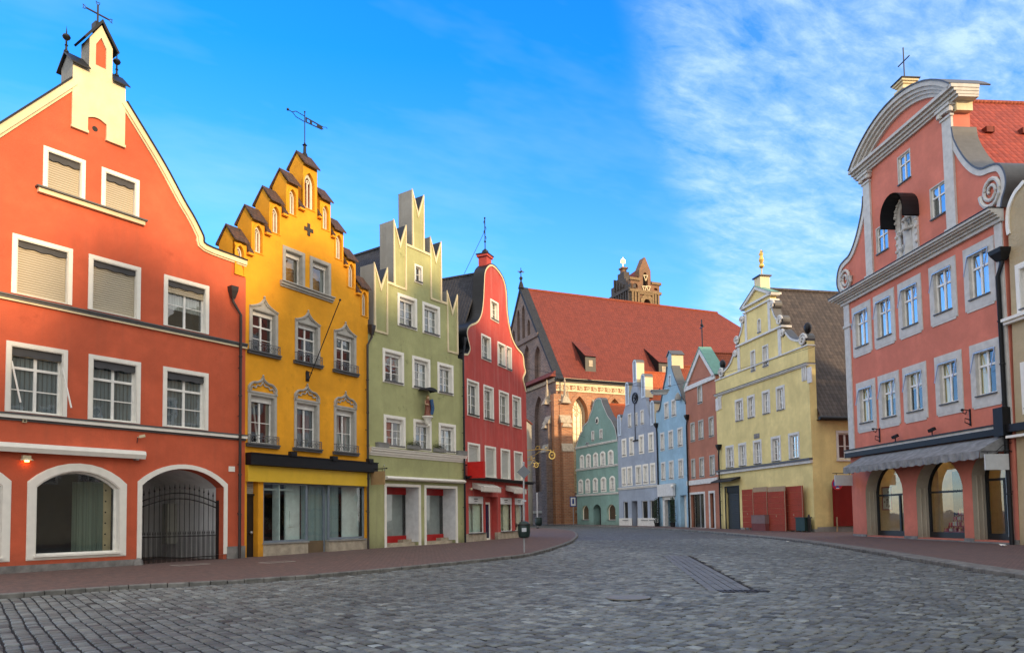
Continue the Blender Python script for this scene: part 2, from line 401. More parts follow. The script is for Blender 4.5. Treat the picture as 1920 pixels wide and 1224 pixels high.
# shared materials
M_white = plain('white_paint', 'EAE5D8', .55, bump=.002, var=.05)
M_cream = plaster('cream_render', (.78, .66, .42), .2, streak=.12)
M_frame = plain('window_white', (.80, .78, .72), .45)
M_glass = glass('window_glass', boost=.08)
M_glass2 = glass('sky_glass', boost=.32)
M_shop = glass('shop_glass', (.86, .92, .90), boost=.02)
M_black = plain('black_metal', (.012, .013, .015), .45, .3)
M_iron = plain('iron', (.03, .028, .028), .5, .5)
M_slate = tiles('slate', (.035, .038, .045), (.022, .024, .03), .25, .2, False)
M_dtile = tiles('dark_tile', (.045, .045, .052), (.028, .028, .034), .2, .17)
M_brtile = tiles('brown_tile', (.085, .068, .06), (.048, .04, .038), .34, .34)
M_rtile = tiles('red_tile', (.36, .085, .035), (.25, .055, .025), .2, .2)
M_otile = tiles('orange_tile', (.52, .12, .035), (.40, .085, .028), .2, .2)
M_ctile = tiles('church_tile', (.20, .042, .026), (.15, .032, .021), .42, .42)
M_lead = plain('lead_sheet', (.10, .10, .10), .5, .2, bump=.003)
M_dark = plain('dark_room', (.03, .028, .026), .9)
M_curt = wavy('net_curtain', (.62, .62, .58), .09, 0, .9, .02, .55)
M_curt2 = wavy('linen_curtain', (.50, .45, .34), .13, 0, .9, .02, .5)
M_curt3 = wavy('grey_curtain', (.30, .33, .36), .07, 0, .9, .02, .5)
M_blind = wavy('roller_shutter', (.48, .41, .29), .075, 1, .6, .02, .40)
M_gshut = wavy('grey_shutter', (.50, .50, .44), .075, 1, .6, .02, .5)
M_vert = wavy('vertical_blind', (.20, .24, .26), .11, 0, .8, .02, .06)
M_stone = plain('granite', (.20, .19, .175), .8, bump=.01, bs=45, var=.35)
M_trav = plain('travertine', (.40, .34, .25), .6, bump=.006, bs=14, var=.25)
M_valance = plain('grey_fabric', (.07, .07, .072), .9)
M_pipe = plain('painted_pipe', (.045, .036, .032), .45, .2)
M_gold = plain('gold_leaf', (.85, .56, .14), .38, .75)
M_concrete = plaster('grey_render', (.30, .30, .28), .2, streak=.5)
M_steel = plain('galvanised', (.42, .43, .44), .4, .7)

# ------------------------------------------------------------------ houses
class House:
    def __init__(s, name, label, cat, P0, ang, group=None):
        s.F = Frame(P0, ang); s.root = thing(name, label, cat, s.F, group=group); s.holes = []; s.room = MB(); s.curt = []
    def p(s, q, w=0): return s.F.p(q, w)
    def part(s, name, mb, mat, parent=None, smooth=False, label=None):
        o = mb.build(name, mat, parent or s.root, None, smooth)
        if label: o['label'] = label
        return o
    def rect(s, tl, br):
        a, b = s.p(tl), s.p(br); return [a[0], b[0], b[1], a[1]]
    def row(s, lst):
        """rects (u0,u1,z0,z1) from pairs of corner points; one row shares its levels"""
        R = [s.rect(*q) for q in lst]; z0 = sum(r[2] for r in R)/len(R); z1 = sum(r[3] for r in R)/len(R)
        return [(r[0], r[1], z0, z1) for r in R]
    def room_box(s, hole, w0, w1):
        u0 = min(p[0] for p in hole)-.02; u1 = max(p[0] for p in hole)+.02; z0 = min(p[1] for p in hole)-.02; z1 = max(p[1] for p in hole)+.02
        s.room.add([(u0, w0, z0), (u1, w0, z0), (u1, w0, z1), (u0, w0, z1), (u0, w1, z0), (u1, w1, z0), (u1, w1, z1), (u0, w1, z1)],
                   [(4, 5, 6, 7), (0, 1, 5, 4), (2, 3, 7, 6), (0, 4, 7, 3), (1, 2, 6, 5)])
    def window(s, r, sw=.12, bot=None, trim=None, frame=None, pane=None, reveal=.15, cols=2, rows=2, transom=.3, tcols=None, trows=1, fw=.055,
               curtain=None, cfrac=1.0, shutter=0, shut_mat=None, box=0, valance=0, sill=.05, sillmat=None, proud=.035, rise=0, point=0, room=.75, name='window', tilt=0, depthroom=True):
        u0, u1, z0, z1 = r; bot = sw if bot is None else bot
        hu0, hu1, hz0, hz1 = u0+sw, u1-sw, z0+bot, z1-sw
        k = (hu1-hu0)/max(.01, (u1-u0)); hr = rise*k if rise else 0
        hole = arc(hu0, hu1, hz0, hz1, hr, point=point); s.holes.append((hole, reveal+.03))
        g = MB(); frame = frame or M_frame
        i1 = arc(hu0-.01, hu1+.01, hz0-.01, hz1+.01, hr, point=point); i2 = arc(hu0+fw, hu1-fw, hz0+fw, hz1-fw, hr*.92, point=point)
        g.ring(i1, i2, reveal, reveal+.06)
        a, b, c, d = hu0+fw, hu1-fw, hz0+fw, hz1-fw-box
        if box: g.box(hu0+.005, hu1-.005, reveal-.04, reveal+.05, hz1-box-fw*.5, hz1-.004)
        zt = d-(d-c)*transom if transom else d
        if transom: g.box(a, b, reveal-.012, reveal+.055, zt-fw*.55, zt+fw*.55)
        def grid(x0, x1, y0, y1, cs, rs, thick):
            for i in range(1, cs):
                x = x0+(x1-x0)*i/cs; th = fw if (i*2 == cs) else fw*.42; g.box(x-th*.6, x+th*.6, reveal-.006 if th == fw else reveal+.012, reveal+.05, y0, y1)
            for j in range(1, rs):
                y = y0+(y1-y0)*j/rs; g.box(x0, x1, reveal+.014, reveal+.046, y-fw*.24, y+fw*.24)
        grid(a, b, c, zt-(fw*.55 if transom else 0), cols, rows, fw)
        if transom: grid(a, b, zt+fw*.55, d, tcols or cols, trows, fw)
        if tilt:   # one casement tilted inwards
            xm = (a+b)/2; g.bar((a+.05, reveal+.03, c), (a+.05+.0, reveal+.16, zt), .05); g.bar((xm-.07, reveal+.03, c), (xm-.07-.06, reveal+.2, zt), .05)
        f = s.part(name, g, frame)
        pn = MB().add([(x, reveal+.035, z) for x, z in arc(hu0, hu1, hz0, hz1, hr, point=point)], [tuple(range(len(hole)))])
        s.part('pane', pn, pane or M_glass, f)
        if sw > 0 and trim is not False:
            e = .012
            t = MB().ring(arc(u0, u1, z0, z1, rise, point=point), arc(hu0-e, hu1+e, hz0-e, hz1+e, hr, point=point), -proud, .012)
            t.ring(arc(u0-.025, u1+.025, z0-.025, z1+.025, rise, point=point), arc(u0+.03, u1-.03, z0+.03, z1-.03, rise*.97, point=point), -proud*.45, .01) if sw > .15 else None
            t.ring(arc(hu0-.004, hu1+.004, hz0-.004, hz1+.004, hr, point=point), arc(hu0+.012, hu1-.012, hz0+.012, hz1-.012, hr, point=point), -proud+.01, reveal+.01)
            s.part('surround', t, trim or M_white, f)
        if sill:
            sm = MB().box(hu0-.05, hu1+.05, -.07-proud, reveal, hz0-.035, hz0+.015)
            s.part('sill', sm, sillmat or M_lead, f)
        if curtain is not False:
            rng = random.Random(int(u0*1000+z0*77)); q = MB(); w = reveal+.13; hw = (hu1-hu0); kind = rng.random()
            cm = curtain or (M_curt, M_curt2, M_curt3)[rng.randrange(3)]; lo = hz0+(hz1-hz0)*(0 if kind > .3 else rng.uniform(.3, .6))
            spans = ((hu0, hu0+hw*rng.uniform(.15, .5)), (hu1-hw*rng.uniform(.12, .48), hu1)) if kind > .3 else ((hu0, hu1),)
            for (x0, x1) in spans:
                m = 14; vs = [(x0+(x1-x0)*i/m, w+.022*math.sin(i*1.9), z) for z in (lo, hz1) for i in range(m+1)]
                q.add(vs, [(i, i+1, m+2+i, m+1+i) for i in range(m)])
            s.part('curtain', q, cm, f)
        if shutter:
            q = MB().box(hu0+.02, hu1-.02, reveal-.05, reveal-.03, hz1-box-(hz1-hz0-box)*shutter, hz1-box)
            s.part('shutter', q, shut_mat or M_blind, f)
        if valance:
            q = MB(); m = 12; vs = []
            for (w, z) in ((reveal-.02, hz1-.01), (reveal-.10, hz1-.03), (reveal-.11, hz1-valance)):
                for i in range(m+1): vs.append((hu0+.01+(hu1-hu0-.02)*i/m, w, z+(.02*math.cos(i*1.6) if w < reveal-.105 else 0)))
            fs = [(r_*(m+1)+i, r_*(m+1)+i+1, (r_+1)*(m+1)+i+1, (r_+1)*(m+1)+i) for r_ in range(2) for i in range(m)]
            s.part('blind_valance', q.add(vs, fs), M_valance, f)
        if depthroom: s.room_box(hole, reveal+.03, reveal+room)
        return f
    def niche(s, hole, depth): s.holes.append((hole, depth)); 
    def wall(s, outline, mat, T=.5, side_mat=None, name='wall', body=None):
        """front slab: face with openings, reveals, thick outline edge"""
        m = MB(); holes = [h for h, d in s.holes]
        loops = [outline]+holes; flat = [p for l in loops for p in l]
        tr = tessellate_polygon([[Vector((p[0], p[1], 0)) for p in l] for l in loops])
        m.add([(p[0], 0, p[1]) for p in flat], [tuple(t) for t in tr])
        for h, d in s.holes:
            n = len(h); m.add([(p[0], w, p[1]) for w in (0, d) for p in h], [(i, (i+1) % n, n+(i+1) % n, n+i) for i in range(n)])
        if side_mat is None:
            n = len(outline); m.add([(p[0], w, p[1]) for w in (0, T) for p in outline], [(i, (i+1) % n, n+(i+1) % n, n+i) for i in range(n)])
        o = s.part(name, m, mat)
        e = MB(); n = len(outline); tr2 = tessellate_polygon([[Vector((p[0], p[1], 0)) for p in outline]])
        e.add([(p[0], T+.001, p[1]) for p in outline], [tuple(reversed(t)) for t in tr2 if min(outline[i][1] for i in t) > 2.5])
        if side_mat is not None: e.add([(p[0], w, p[1]) for w in (0, T) for p in outline], [(i, (i+1) % n, n+(i+1) % n, n+i) for i in range(n)])
        s.part('parapet', e, side_mat or mat, o)
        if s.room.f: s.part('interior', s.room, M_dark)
        return o
    def body(s, u0, u1, zl, zr, ridge_u, ridge_z, w0, w1, mat, rmat, oh=.15, name='roof'):
        m = MB(); m.quad((u0+.02, w0, -.3), (u0+.02, w1, -.3), (u0+.02, w1, zl-.1), (u0+.02, w0, zl-.1)); m.quad((u1-.02, w0, -.3), (u1-.02, w1, -.3), (u1-.02, w1, zr-.1), (u1-.02, w0, zr-.1))
        m.add([(u0+.02, w1, -.3), (u1-.02, w1, -.3), (u1-.02, w1, zr), (ridge_u, w1, ridge_z-.15), (u0+.02, w1, zl)], [(0, 1, 2, 3, 4)])
        s.part('side_wall', m, mat)
        r = MB(); e = .12
        for (ua, za, sg) in ((u0, zl, -1), (u1, zr, 1)):
            k = (ridge_z-za)/abs(ridge_u-ua); uo = ua+sg*oh; zo = za-k*oh
            r.add([(uo, w0, zo), (ridge_u, w0, ridge_z), (ridge_u, w1, ridge_z), (uo, w1, zo), (uo, w0, zo-e), (ridge_u, w0, ridge_z-e), (ridge_u, w1, ridge_z-e), (uo, w1, zo-e)],
                  [(0, 1, 2, 3), (7, 6, 5, 4), (0, 3, 7, 4), (0, 4, 5, 1), (2, 6, 7, 3)])
        ro = s.part(name, r, rmat)
        t = MB().tube([(ridge_u, w0, ridge_z+.0), (ridge_u, w1, ridge_z+.0)], .09, 8); s.part('ridge_tiles', t, rmat, ro)
        return ro
    def band(s, name, u0, u1, z, prof, mat, parent=None):
        """moulding: prof is a list of (out, z0, z1) strips relative to z"""
        m = MB()
        for o_, a, b in prof: m.box(u0-min(.03, o_*.3), u1+min(.03, o_*.3), -o_, .012, z+a, z+b)
        return s.part(name, m, mat, parent)
    def pipe(s, top, bot, mat=None, w=-.14, hop=.28, r=.055):
        (u, z), (ub, zb) = s.p(top, w), s.p(bot, w)
        m = MB().tube([(u, w, z), (u, w, z-.35), (ub, w, z-.8), (ub, w, .02)], r, 10)
        for k in range(1, 6): zz = z-.9-(z-1.2)*k/6; m.lathe((ub, w, zz), [(r*1.05, -.03), (r*1.35, -.02), (r*1.35, .02), (r*1.05, .03)], 10)
        for k in range(1, 5): m.box(ub-.02, ub+.02, w, .01, (z-1)*k/5-.01, (z-1)*k/5+.02)
        d = s.part('drainpipe', m, mat or M_pipe, smooth=True)
        h = hop; q = MB().add([(u+a*h*.5*x, w+b*h*.45*x, z+zz) for zz, x in ((-.25, .45), (.05, 1), (.22, 1.12)) for a, b in ((-1, -1), (1, -1), (1, 1), (-1, 1))],
                              [(j*4+i, j*4+(i+1) % 4, j*4+4+(i+1) % 4, j*4+4+i) for j in range(2) for i in range(4)]+[(3, 2, 1, 0), (8, 9, 10, 11)])
        s.part('rainwater_hopper', q, mat or M_pipe, d)
def bez_arch(u0, u1, z0, z1, k=.5): pass
print('helpers ok')
#@@BODY
# ================================================================== setting
def sheet(name, poly, h, mat, thick=0, sub=None):
    m = MB(); tr = tessellate_polygon([[Vector((x, y, 0)) for x, y in poly]])
    m.add([(x, y, gz(x, y)+h) for x, y in poly], [tuple(t) for t in tr])
    o = m.build(name, mat); return tag(o, kind='structure')
CR = .038   # courses lie diagonally across the street
M_road, t, b = new_mat('setts')
o_ = t.nodes.new('ShaderNodeTexCoord').outputs['Object']
gv = map_n(t, o_, (1, 1, 1), (0, 0, rad(52)))
gv2 = t.nodes.new('ShaderNodeVectorMath'); gv2.operation = 'ADD'; t.links.new(gv, gv2.inputs[0])
nn = t.nodes.new('ShaderNodeTexNoise'); nn.inputs['Scale'].default_value = 2.5; t.links.new(gv, nn.inputs['Vector'])
vs_ = t.nodes.new('ShaderNodeVectorMath'); vs_.operation = 'SCALE'; vs_.inputs['Scale'].default_value = .06; t.links.new(nn.outputs['Color'], vs_.inputs[0]); t.links.new(vs_.outputs[0], gv2.inputs[1])
br = t.nodes.new('ShaderNodeTexBrick'); br.offset = .5; t.links.new(gv2.outputs[0], br.inputs['Vector']); br.inputs['Scale'].default_value = 1
br.inputs['Brick Width'].default_value = .21; br.inputs['Row Height'].default_value = .185; br.inputs['Mortar Size'].default_value = .012; br.inputs['Mortar Smooth'].default_value = .6; br.inputs['Bias'].default_value = -.1
br.inputs['Color1'].default_value = (.060, .066, .066, 1); br.inputs['Color2'].default_value = (.175, .184, .182, 1); br.inputs['Mortar'].default_value = (.016, .016, .016, 1)
bs = mix_n(t, ramp_n(t, noise_n(t, o_, .25, 6, .6), [(.35, 0.0), (.7, .5)]), br.outputs['Color'], (.075, .072, .066))
t.links.new(bs, b.inputs['Base Color']); b.inputs['Roughness'].default_value = .62
bn = t.nodes.new('ShaderNodeBump'); bn.inputs['Distance'].default_value = .03; bn.invert = True
t.links.new(math_n(t, 'SUBTRACT', br.outputs['Fac'], math_n(t, 'MULTIPLY', noise_n(t, o_, 18, 4), .45)), bn.inputs['Height']); t.links.new(bn.outputs[0], b.inputs['Normal'])
M_joint = plain('joint_sand', (.011, .010, .009), .95, bump=.01)
M_sett, t, b = new_mat('sett_stone')
at = t.nodes.new('ShaderNodeAttribute'); at.attribute_name = 'tone'; o_ = t.nodes.new('ShaderNodeTexCoord').outputs['Object']
bs = mix_n(t, 1.0, at.outputs['Color'], ramp_n(t, noise_n(t, o_, 9, 7, .7), [(.25, .55), (.5, .95), (.8, 1.35)]), 'MULTIPLY')
bs = mix_n(t, ramp_n(t, noise_n(t, o_, .35, 5, .6), [(.4, 0.0), (.75, .35)]), bs, (.082, .080, .074))
t.links.new(bs, b.inputs['Base Color']); b.inputs['Roughness'].default_value = .58; b.inputs['Specular IOR Level'].default_value = .45
bn = t.nodes.new('ShaderNodeBump'); bn.inputs['Distance'].default_value = .012; t.links.new(noise_n(t, o_, 34, 5, .65), bn.inputs['Height']); t.links.new(bn.outputs[0], b.inputs['Normal'])
M_pave = bricks('pavers', (.20, .105, .080), (.105, .066, .055), (.045, .038, .034), .22, .11, .012, patch=(.10, .070, .058), rough=.8, bump=.008, rot=38, pf=.4)
M_kerb = plain('kerb_granite', (.15, .145, .13), .8, bump=.01, bs=30, var=.45)

kerbL = [ground(*q, 0.0).xy for q in [(-260, 1142), (0, 1123), (240, 1105), (480, 1092), (720, 1072), (960, 1047), (1010, 1038), (1050, 1026), (1075, 1015), (1083, 1006)]]
kerbL = [tuple(v) for v in kerbL]; kerbL = [(-26, 3.5), (-20, 8)]+kerbL[:]+[(4.9, 55), (5.1, 62), (4.2, 70), (1.5, 78)]
kerbL = smooth_line(kerbL, 6)
kerbR = [(3.8, 97), (8.2, 85.5), (11.3, 74), (13.6, 62), (14.3, 52), (14.4, 43.9), (14.3, 37.8), (13.7, 31.4), (12.9, 25.8), (12.3, 22.2), (11.8, 19.0), (11.5, 16.4), (11.2, 10), (11, -10)]
kerbR = smooth_line(kerbR, 6)
big_ = MB(); xs = [-400, -60, 60, 400]; ys = [-120, -20, 30, 110, 700]
big_.add([(x, y, gz(x, min(y, 140))-.012) for y in ys for x in xs], [(j*4+i, j*4+i+1, j*4+5+i, j*4+4+i) for j in range(4) for i in range(3)])
tag(big_.build('ground', M_road), kind='structure')
# near the camera every sett is a stone of its own in a bed of dark joint sand
YN = 42.0
bed = [p for p in kerbL if 4 < p[1] < YN]; bedr = [p for p in kerbR if 4 < p[1] < YN]
sheet('road_bed', [(-20, 4)]+bed+[(bed[-1][0], YN)]+bedr+[(11, 4)], -.008+.0, M_joint)
def road_x(kerb):
    k = sorted([(p[1], p[0]) for p in kerb if p[1] < 60]); return np.array([a for a, b in k]), np.array([b for a, b in k])
ly, lx = road_x(kerbL); ry, rx = road_x(kerbR)
DR = [(4.1, 14.77), (5.64, 26.77)]     # the drain channel: line and half width
dv = Vector((DR[1][0]-DR[0][0], DR[1][1]-DR[0][1])); dl = dv.length; dv.normalize(); dn = Vector((dv.y, -dv.x)); DC = Vector(DR[0])+dn*.4
def make_setts():
    rng = np.random.default_rng(3); a = rad(142); U = np.array([math.sin(a), math.cos(a)]); V = np.array([-U[1], U[0]])
    cs = []; row = -260
    for i in range(-260, 260):
        v0 = i*.188; u = -60+rng.uniform(0, .2)
        L = rng.uniform(.165, .245, 600); ends = u+np.cumsum(L); mid = ends-L/2
        x = mid*U[0]+v0*V[0]; y = mid*U[1]+v0*V[1]+14
        wob = .035*np.sin(mid*.45+i*.035)+.008*np.sin(mid*2.3+i*.21)
        x = x+V[0]*wob; y = y+V[1]*wob
        ok = (y > 6.2) & (y < YN-.1)
        ok &= (x > np.interp(y, ly, lx)+.12) & (x < np.interp(y, ry, rx)-.12) & (np.abs(x) < y*.80+1.5)
        q = (x-DC.x)*dn.x+(y-DC.y)*dn.y; r = (x-DC.x)*dv.x+(y-DC.y)*dv.y
        ok &= ~((np.abs(q) < .52) & (r > -.1) & (r < dl+.1))
        ok &= ((x-2.17)**2+(y-13.74)**2 > .42**2)
        cs.append(np.stack([x[ok], y[ok], L[ok]], 1))
    c = np.concatenate(cs); n = len(c); print('setts', n)
    hl = c[:, 2]/2-.0105; hw = np.full(n, .0845)-rng.uniform(0, .007, n)
    corners = np.array([[-1, -1], [1, -1], [1, 1], [-1, 1]])
    top = rng.normal(0, .0035, n); tx = rng.normal(0, .018, n); ty = rng.normal(0, .018, n); rot = rng.normal(0, .035, n)
    V3 = np.zeros((n, 12, 3))
    for ring, (ins, dz) in enumerate(((0.0, -.022), (.006, -.006), (.020, .0))):
        for k, (sx, sy) in enumerate(corners):
            jx = rng.uniform(-.010, .004, n); jy = rng.uniform(-.008, .003, n)
            if ring == 0: J = [(jx, jy)] if k == 0 else J+[(jx, jy)]
            jx, jy = J[k]
            lu = sx*(hl+jx-ins); lv = sy*(hw+jy-ins)
            l2 = lu*np.cos(rot)-lv*np.sin(rot); v2 = lu*np.sin(rot)+lv*np.cos(rot)
            V3[:, ring*4+k, 0] = c[:, 0]+l2*U[0]+v2*V[0]; V3[:, ring*4+k, 1] = c[:, 1]+l2*U[1]+v2*V[1]
            V3[:, ring*4+k, 2] = GK*c[:, 1]+top+dz+lu*tx+lv*ty+.012
    fs = []
    for r_ in range(2):
        for k in range(4): fs.append([r_*4+k, r_*4+(k+1) % 4, r_*4+4+(k+1) % 4, r_*4+4+k])
    fs.append([8, 9, 10, 11]); fs = np.array(fs)
    F_ = (fs[None]+(np.arange(n)*12)[:, None, None]).reshape(-1, 4)
    me = bpy.data.meshes.new('cobblestones'); me.vertices.add(n*12); me.vertices.foreach_set('co', V3.reshape(-1))
    me.loops.add(F_.size); me.loops.foreach_set('vertex_index', F_.reshape(-1).astype(np.int32)); me.polygons.add(len(F_))
    me.polygons.foreach_set('loop_start', (np.arange(len(F_))*4).astype(np.int32)); me.update(calc_edges=True)
    ca = me.color_attributes.new('tone', 'FLOAT_COLOR', 'POINT')
    g = rng.normal(.152, .038, n)*(1+.16*np.sin(c[:, 0]*.55+1.3*np.sin(c[:, 1]*.21))); g = np.where(rng.random(n) < .05, g*1.5, g); g = np.where(rng.random(n) < .12, g*.6, g); warm = rng.normal(.01, .022, n)
    C_ = np.stack([g*(.93+warm), g*1.01, g*(.95-warm*1.1)*1.0, np.ones(n)], 1); C_ = np.clip(np.repeat(C_[:, None], 12, 1), .02, 1)
    ca.data.foreach_set('color', C_.reshape(-1).astype(np.float32)); me.materials.append(M_sett)
    o = bpy.data.objects.new('cobblestones', me); col.objects.link(o)
    tag(o, 'worn grey granite setts laid diagonally across the street', 'paving', kind='stuff')
make_setts()
# drain channel of long slabs in the middle of the road
m = MB(); rng = random.Random(5)
for k in range(5):
    off = -.42+k*.175; r = 0
    while r < dl-.2:
        L = rng.uniform(.7, 1.1); a = DC+dv*(r+.01)+dn*off; b_ = DC+dv*min(dl, r+L-.01)+dn*off; hw = .078
        z = .010+rng.uniform(-.003, .003)
        vs = [(*(p+dn*s), gz(0, p.y)+z+dz) for dz in (-.03, 0) for p, s in ((a, -hw), (b_, -hw), (b_, hw), (a, hw))]
        m.add(vs, [(4, 5, 6, 7), (0, 1, 5, 4), (1, 2, 6, 5), (2, 3, 7, 6), (3, 0, 4, 7)]); r += L
m.build('drain_channel', plain('channel_slab', (.13, .135, .135), .6, bump=.008, var=.3)); tag(bpy.data.objects['drain_channel'], kind='structure')
def kerb(name, line, side):
    m = MB(); acc = 0; rng = random.Random(2); pts = [Vector(p) for p in line]
    # resample
    out = [pts[0]]; step = .4; cur = pts[0]; i = 1
    while i < len(pts):
        d = (pts[i]-cur).length
        if d >= step: cur = cur+(pts[i]-cur)*(step/d); out.append(cur); step = rng.uniform(.28, .5)
        else: i += 1
    for a, b_ in zip(out[:-1], out[1:]):
        t_ = (b_-a).normalized(); nr = Vector((-t_.y, t_.x))*side; a2 = a+t_*.009; b2 = b_-t_*.009; j = rng.uniform(-.012, .012); hh = .105+rng.uniform(-.006, .006)
        vs = []
        for z, w0, w1 in ((-.03, 0, .16), (hh-.02, 0, .16), (hh, .02, .16)):
            for p, w in ((a2, w0), (b2, w0), (b2, w1), (a2, w1)): q = p+nr*(w+j); vs.append((q.x, q.y, gz(q.x, q.y)+z))
        m.add(vs, [(0, 1, 5, 4), (4, 5, 9, 8), (8, 9, 10, 11), (1, 2, 6, 5), (5, 6, 10, 9), (3, 0, 4, 7), (7, 4, 8, 11), (2, 3, 7, 6), (6, 7, 11, 10)])
    tag(m.build(name, M_kerb), kind='structure')
kerb('kerb', kerbL, 1); kerb('kerb', kerbR, 1 if False else 1)
def offs(line, d):
    out = []
    for i, p in enumerate(line):
        a = Vector(line[max(0, i-1)]); b_ = Vector(line[min(len(line)-1, i+1)]); t_ = (b_-a).normalized(); out.append((p[0]-t_.y*d, p[1]+t_.x*d))
    return out
sheet('pavement', offs(kerbL, .15)+[(-2, 90), (-40, 90), (-40, 3)], .100, M_pave)
sheet('pavement', offs(kerbR, .15)+[(60, -10), (60, 110), (5, 110)], .100, M_pave)
# strips of grey slabs between paving and kerb
def strip(line, d0, d1, h, name):
    a = offs(line, d0); b_ = offs(line, d1); m = MB(); n = len(a)
    m.add([(x, y, gz(x, y)+h) for x, y in a+b_], [(i, i+1, n+i+1, n+i) for i in range(n-1)]); tag(m.build(name, M_kerb), kind='structure')
strip(kerbR, .16, .62, .104, 'gutter_strip')
# pale joints and covers in the pavement, manhole in the road
def cover(name, x, y, r, h, label, n=28):
    m = MB().lathe((0, 0, 0), [(r, -.02), (r, .0), (r*.93, .004), (r*.90, -.003), (r*.1, -.003)], n)
    o = m.build(name, plain('cast_iron', (.20, .19, .16), .5, .3, bump=.004, bs=60)); o.location = (x, y, gz(x, y)+h)
    tag(o, label, 'manhole cover', None)
cover('manhole_cover', 2.17, 13.74, .42, .034, 'round iron manhole cover alone among the grey setts')
m = MB()
for k in range(9): m.box(-.4+k*.1, -.34+k*.1, -.13, .13, -.02, .012)
m.ring([(-.45, -.18), (.50, -.18), (.50, .18), (-.45, .18)], [(-.41, -.14), (.46, -.14), (.46, .14), (-.41, .14)], 0, .02)
m2 = MB()
for k in range(9): m2.box(-.4+k*.1, -.345+k*.1, -.13, .13, -.02, .01)
m2.box(-.45, .5, -.18, -.13, -.02, .012); m2.box(-.45, .5, .13, .18, -.02, .012); m2.box(-.45, -.41, -.13, .13, -.02, .012); m2.box(.46, .5, -.13, .13, -.02, .012)
o = m2.build('drain_grate', M_iron); o.location = (4.62, 14.62, gz(0, 14.8)+.012); tag(o, 'black slotted drain grate at the near end of the slab channel', 'drain grate')

for k, (px, py, r_) in enumerate(((357, 1058, 0), (520, 1053, 0))):
    q = ground(px, py, .1); F_ = Frame((q.x, q.y), 36); T_ = thing('service_cover', ('pale-framed service cover set in the paving before the gateway' if k == 0 else 'pale-framed service cover set in the paving before the yellow shop'), 'cover', F_, 0, 0, .1)
    MB().box(-.55, .55, -.30, -.25, -.02, .008).box(-.55, .55, .25, .30, -.02, .008).box(-.55, -.50, -.25, .25, -.02, .008).box(.50, .55, -.25, .25, -.02, .008).build('cover_frame', plain('pale_concrete', (.34, .32, .28), .8), T_); MB().box(-.50, .50, -.25, .25, -.02, .004).build('cover_plate', M_pave, T_)
# ================================================================== left row
ANG = dict(orange=35.66, yellow=31.23, green=34.88, red=24.64)
mid = ground(220, 1061, .1)
F0 = Frame((mid.x, mid.y), ANG['orange'])
# ---------------- orange gabled house
PL = F0.world(-8, 0, 0)
H = House('gabled_house', 'orange-red house with a cream gable crest topped by an iron cross', 'house', (PL.x, PL.y), ANG['orange'])
M_or = plaster('orange_render', (.62, .125, .058), .45, blot=('8A3A22', .25))
uR = H.p((459, 900))[0]; p = H.p
apex = p((186, 140))[0]
def L(f, *pts): return [p(f(*q)) for q in pts]
right = L(A1, (597, 490), (770, 775), (870, 960), (920, 1045), (962, 1130), (980, 1175))+[p((441, 483)), (uR, p((441, 483))[1]-.02)]
zl = L(A1, (340, 380)); z0l = L(A1, (0, 590))[0]
lf = zl[0]; slope = (lf[1]-z0l[1])/(lf[0]-z0l[0]); ul = 2*apex-uR
kz = right[-1][1]; ulow = lf[0]-(lf[1]-kz-1.2)/slope
left = [(ul, kz), (ul+1.4, kz+.2), (ulow+.2, kz+1.4), lf]
cl_ = L(A1, (340, 380))[0]; crt = right[0]
ua, ub = p((134, 180))[0], p((233.5, 190))[0]
um0, um1 = p((165.8, 110))[0], p((209, 120))[0]; zsh = p((150, 121))[1]; zap = p((189, 50))[1]; zeav = p((208, 93))[1]
outline = [(ul, -.3), (uR, -.3)]+list(reversed(right))[0:]+[(ub, right[0][1]), (ub, zsh), (um1, zsh), (um1, zeav), ((um0+um1)/2, zap), (um0, zeav), (um0, zsh), (ua, zsh), (ua, lf[1])]+list(reversed(left))
# windows
r1 = H.row([(A1(207, 697), A1(405, 962)), (A1(485, 797), A1(663, 1047))])
for r in r1: H.window(r, .13, bot=.03, shutter=.93, box=.0, valance=.22, curtain=False, sill=0, cols=2, rows=2, fw=.06)
r2 = H.row([(A2(70, 110), A2(411, 522)), (A2(508, 232), A2(803, 612)), (A2(940, 352), A2(1196, 702))])
for r, s_ in zip(r2, (1, 1, .26)): H.window(r, .14, bot=.02, shutter=s_, valance=.2, curtain=None if s_ < 1 else False, sill=0, cols=2, rows=2, transom=0, fw=.06)
r3 = H.row([(A2(35, 727), A2(381, 1166)), (A2(508, 803), A2(802, 1207)), (A2(935, 880), A3(1192, 208))])
for i, r in enumerate(r3):
    f = H.window(r, .14, bot=.02, shutter=.08 if i else .14, valance=.26, curtain=False, sill=0, cols=2, rows=2, transom=.3, fw=.07)
    q = MB(); w = .24; n = 16; vs = []
    a, b_ = r[0]+.2, r[1]-.2
    vs = [(a+(b_-a)*k/n, w+(.03 if k % 2 else -.01), z) for z in (r[2]+.1, r[3]-.3) for k in range(n+1)]
    H.part('vertical_blind', q.add(vs, [(k, k+1, n+2+k, n+1+k) for k in range(n)]), M_vert, f)
    if i == 0:
        g = MB(); 
        for uu in (r[0]+.15, r[1]-.15): g.bar((uu, -.02, r[3]-.6), (uu+.12, -.40, r[2]+.25), .035)
        H.part('awning_arm', g, M_white, f)
d1 = r3[0][0]-r3[1][0]
for rr in (r2, r3): H.window([rr[0][0]+d1-.3, rr[0][1]+d1-.3, rr[0][2], rr[0][3]], .14, bot=.02, shutter=.5, valance=.2, sill=0)
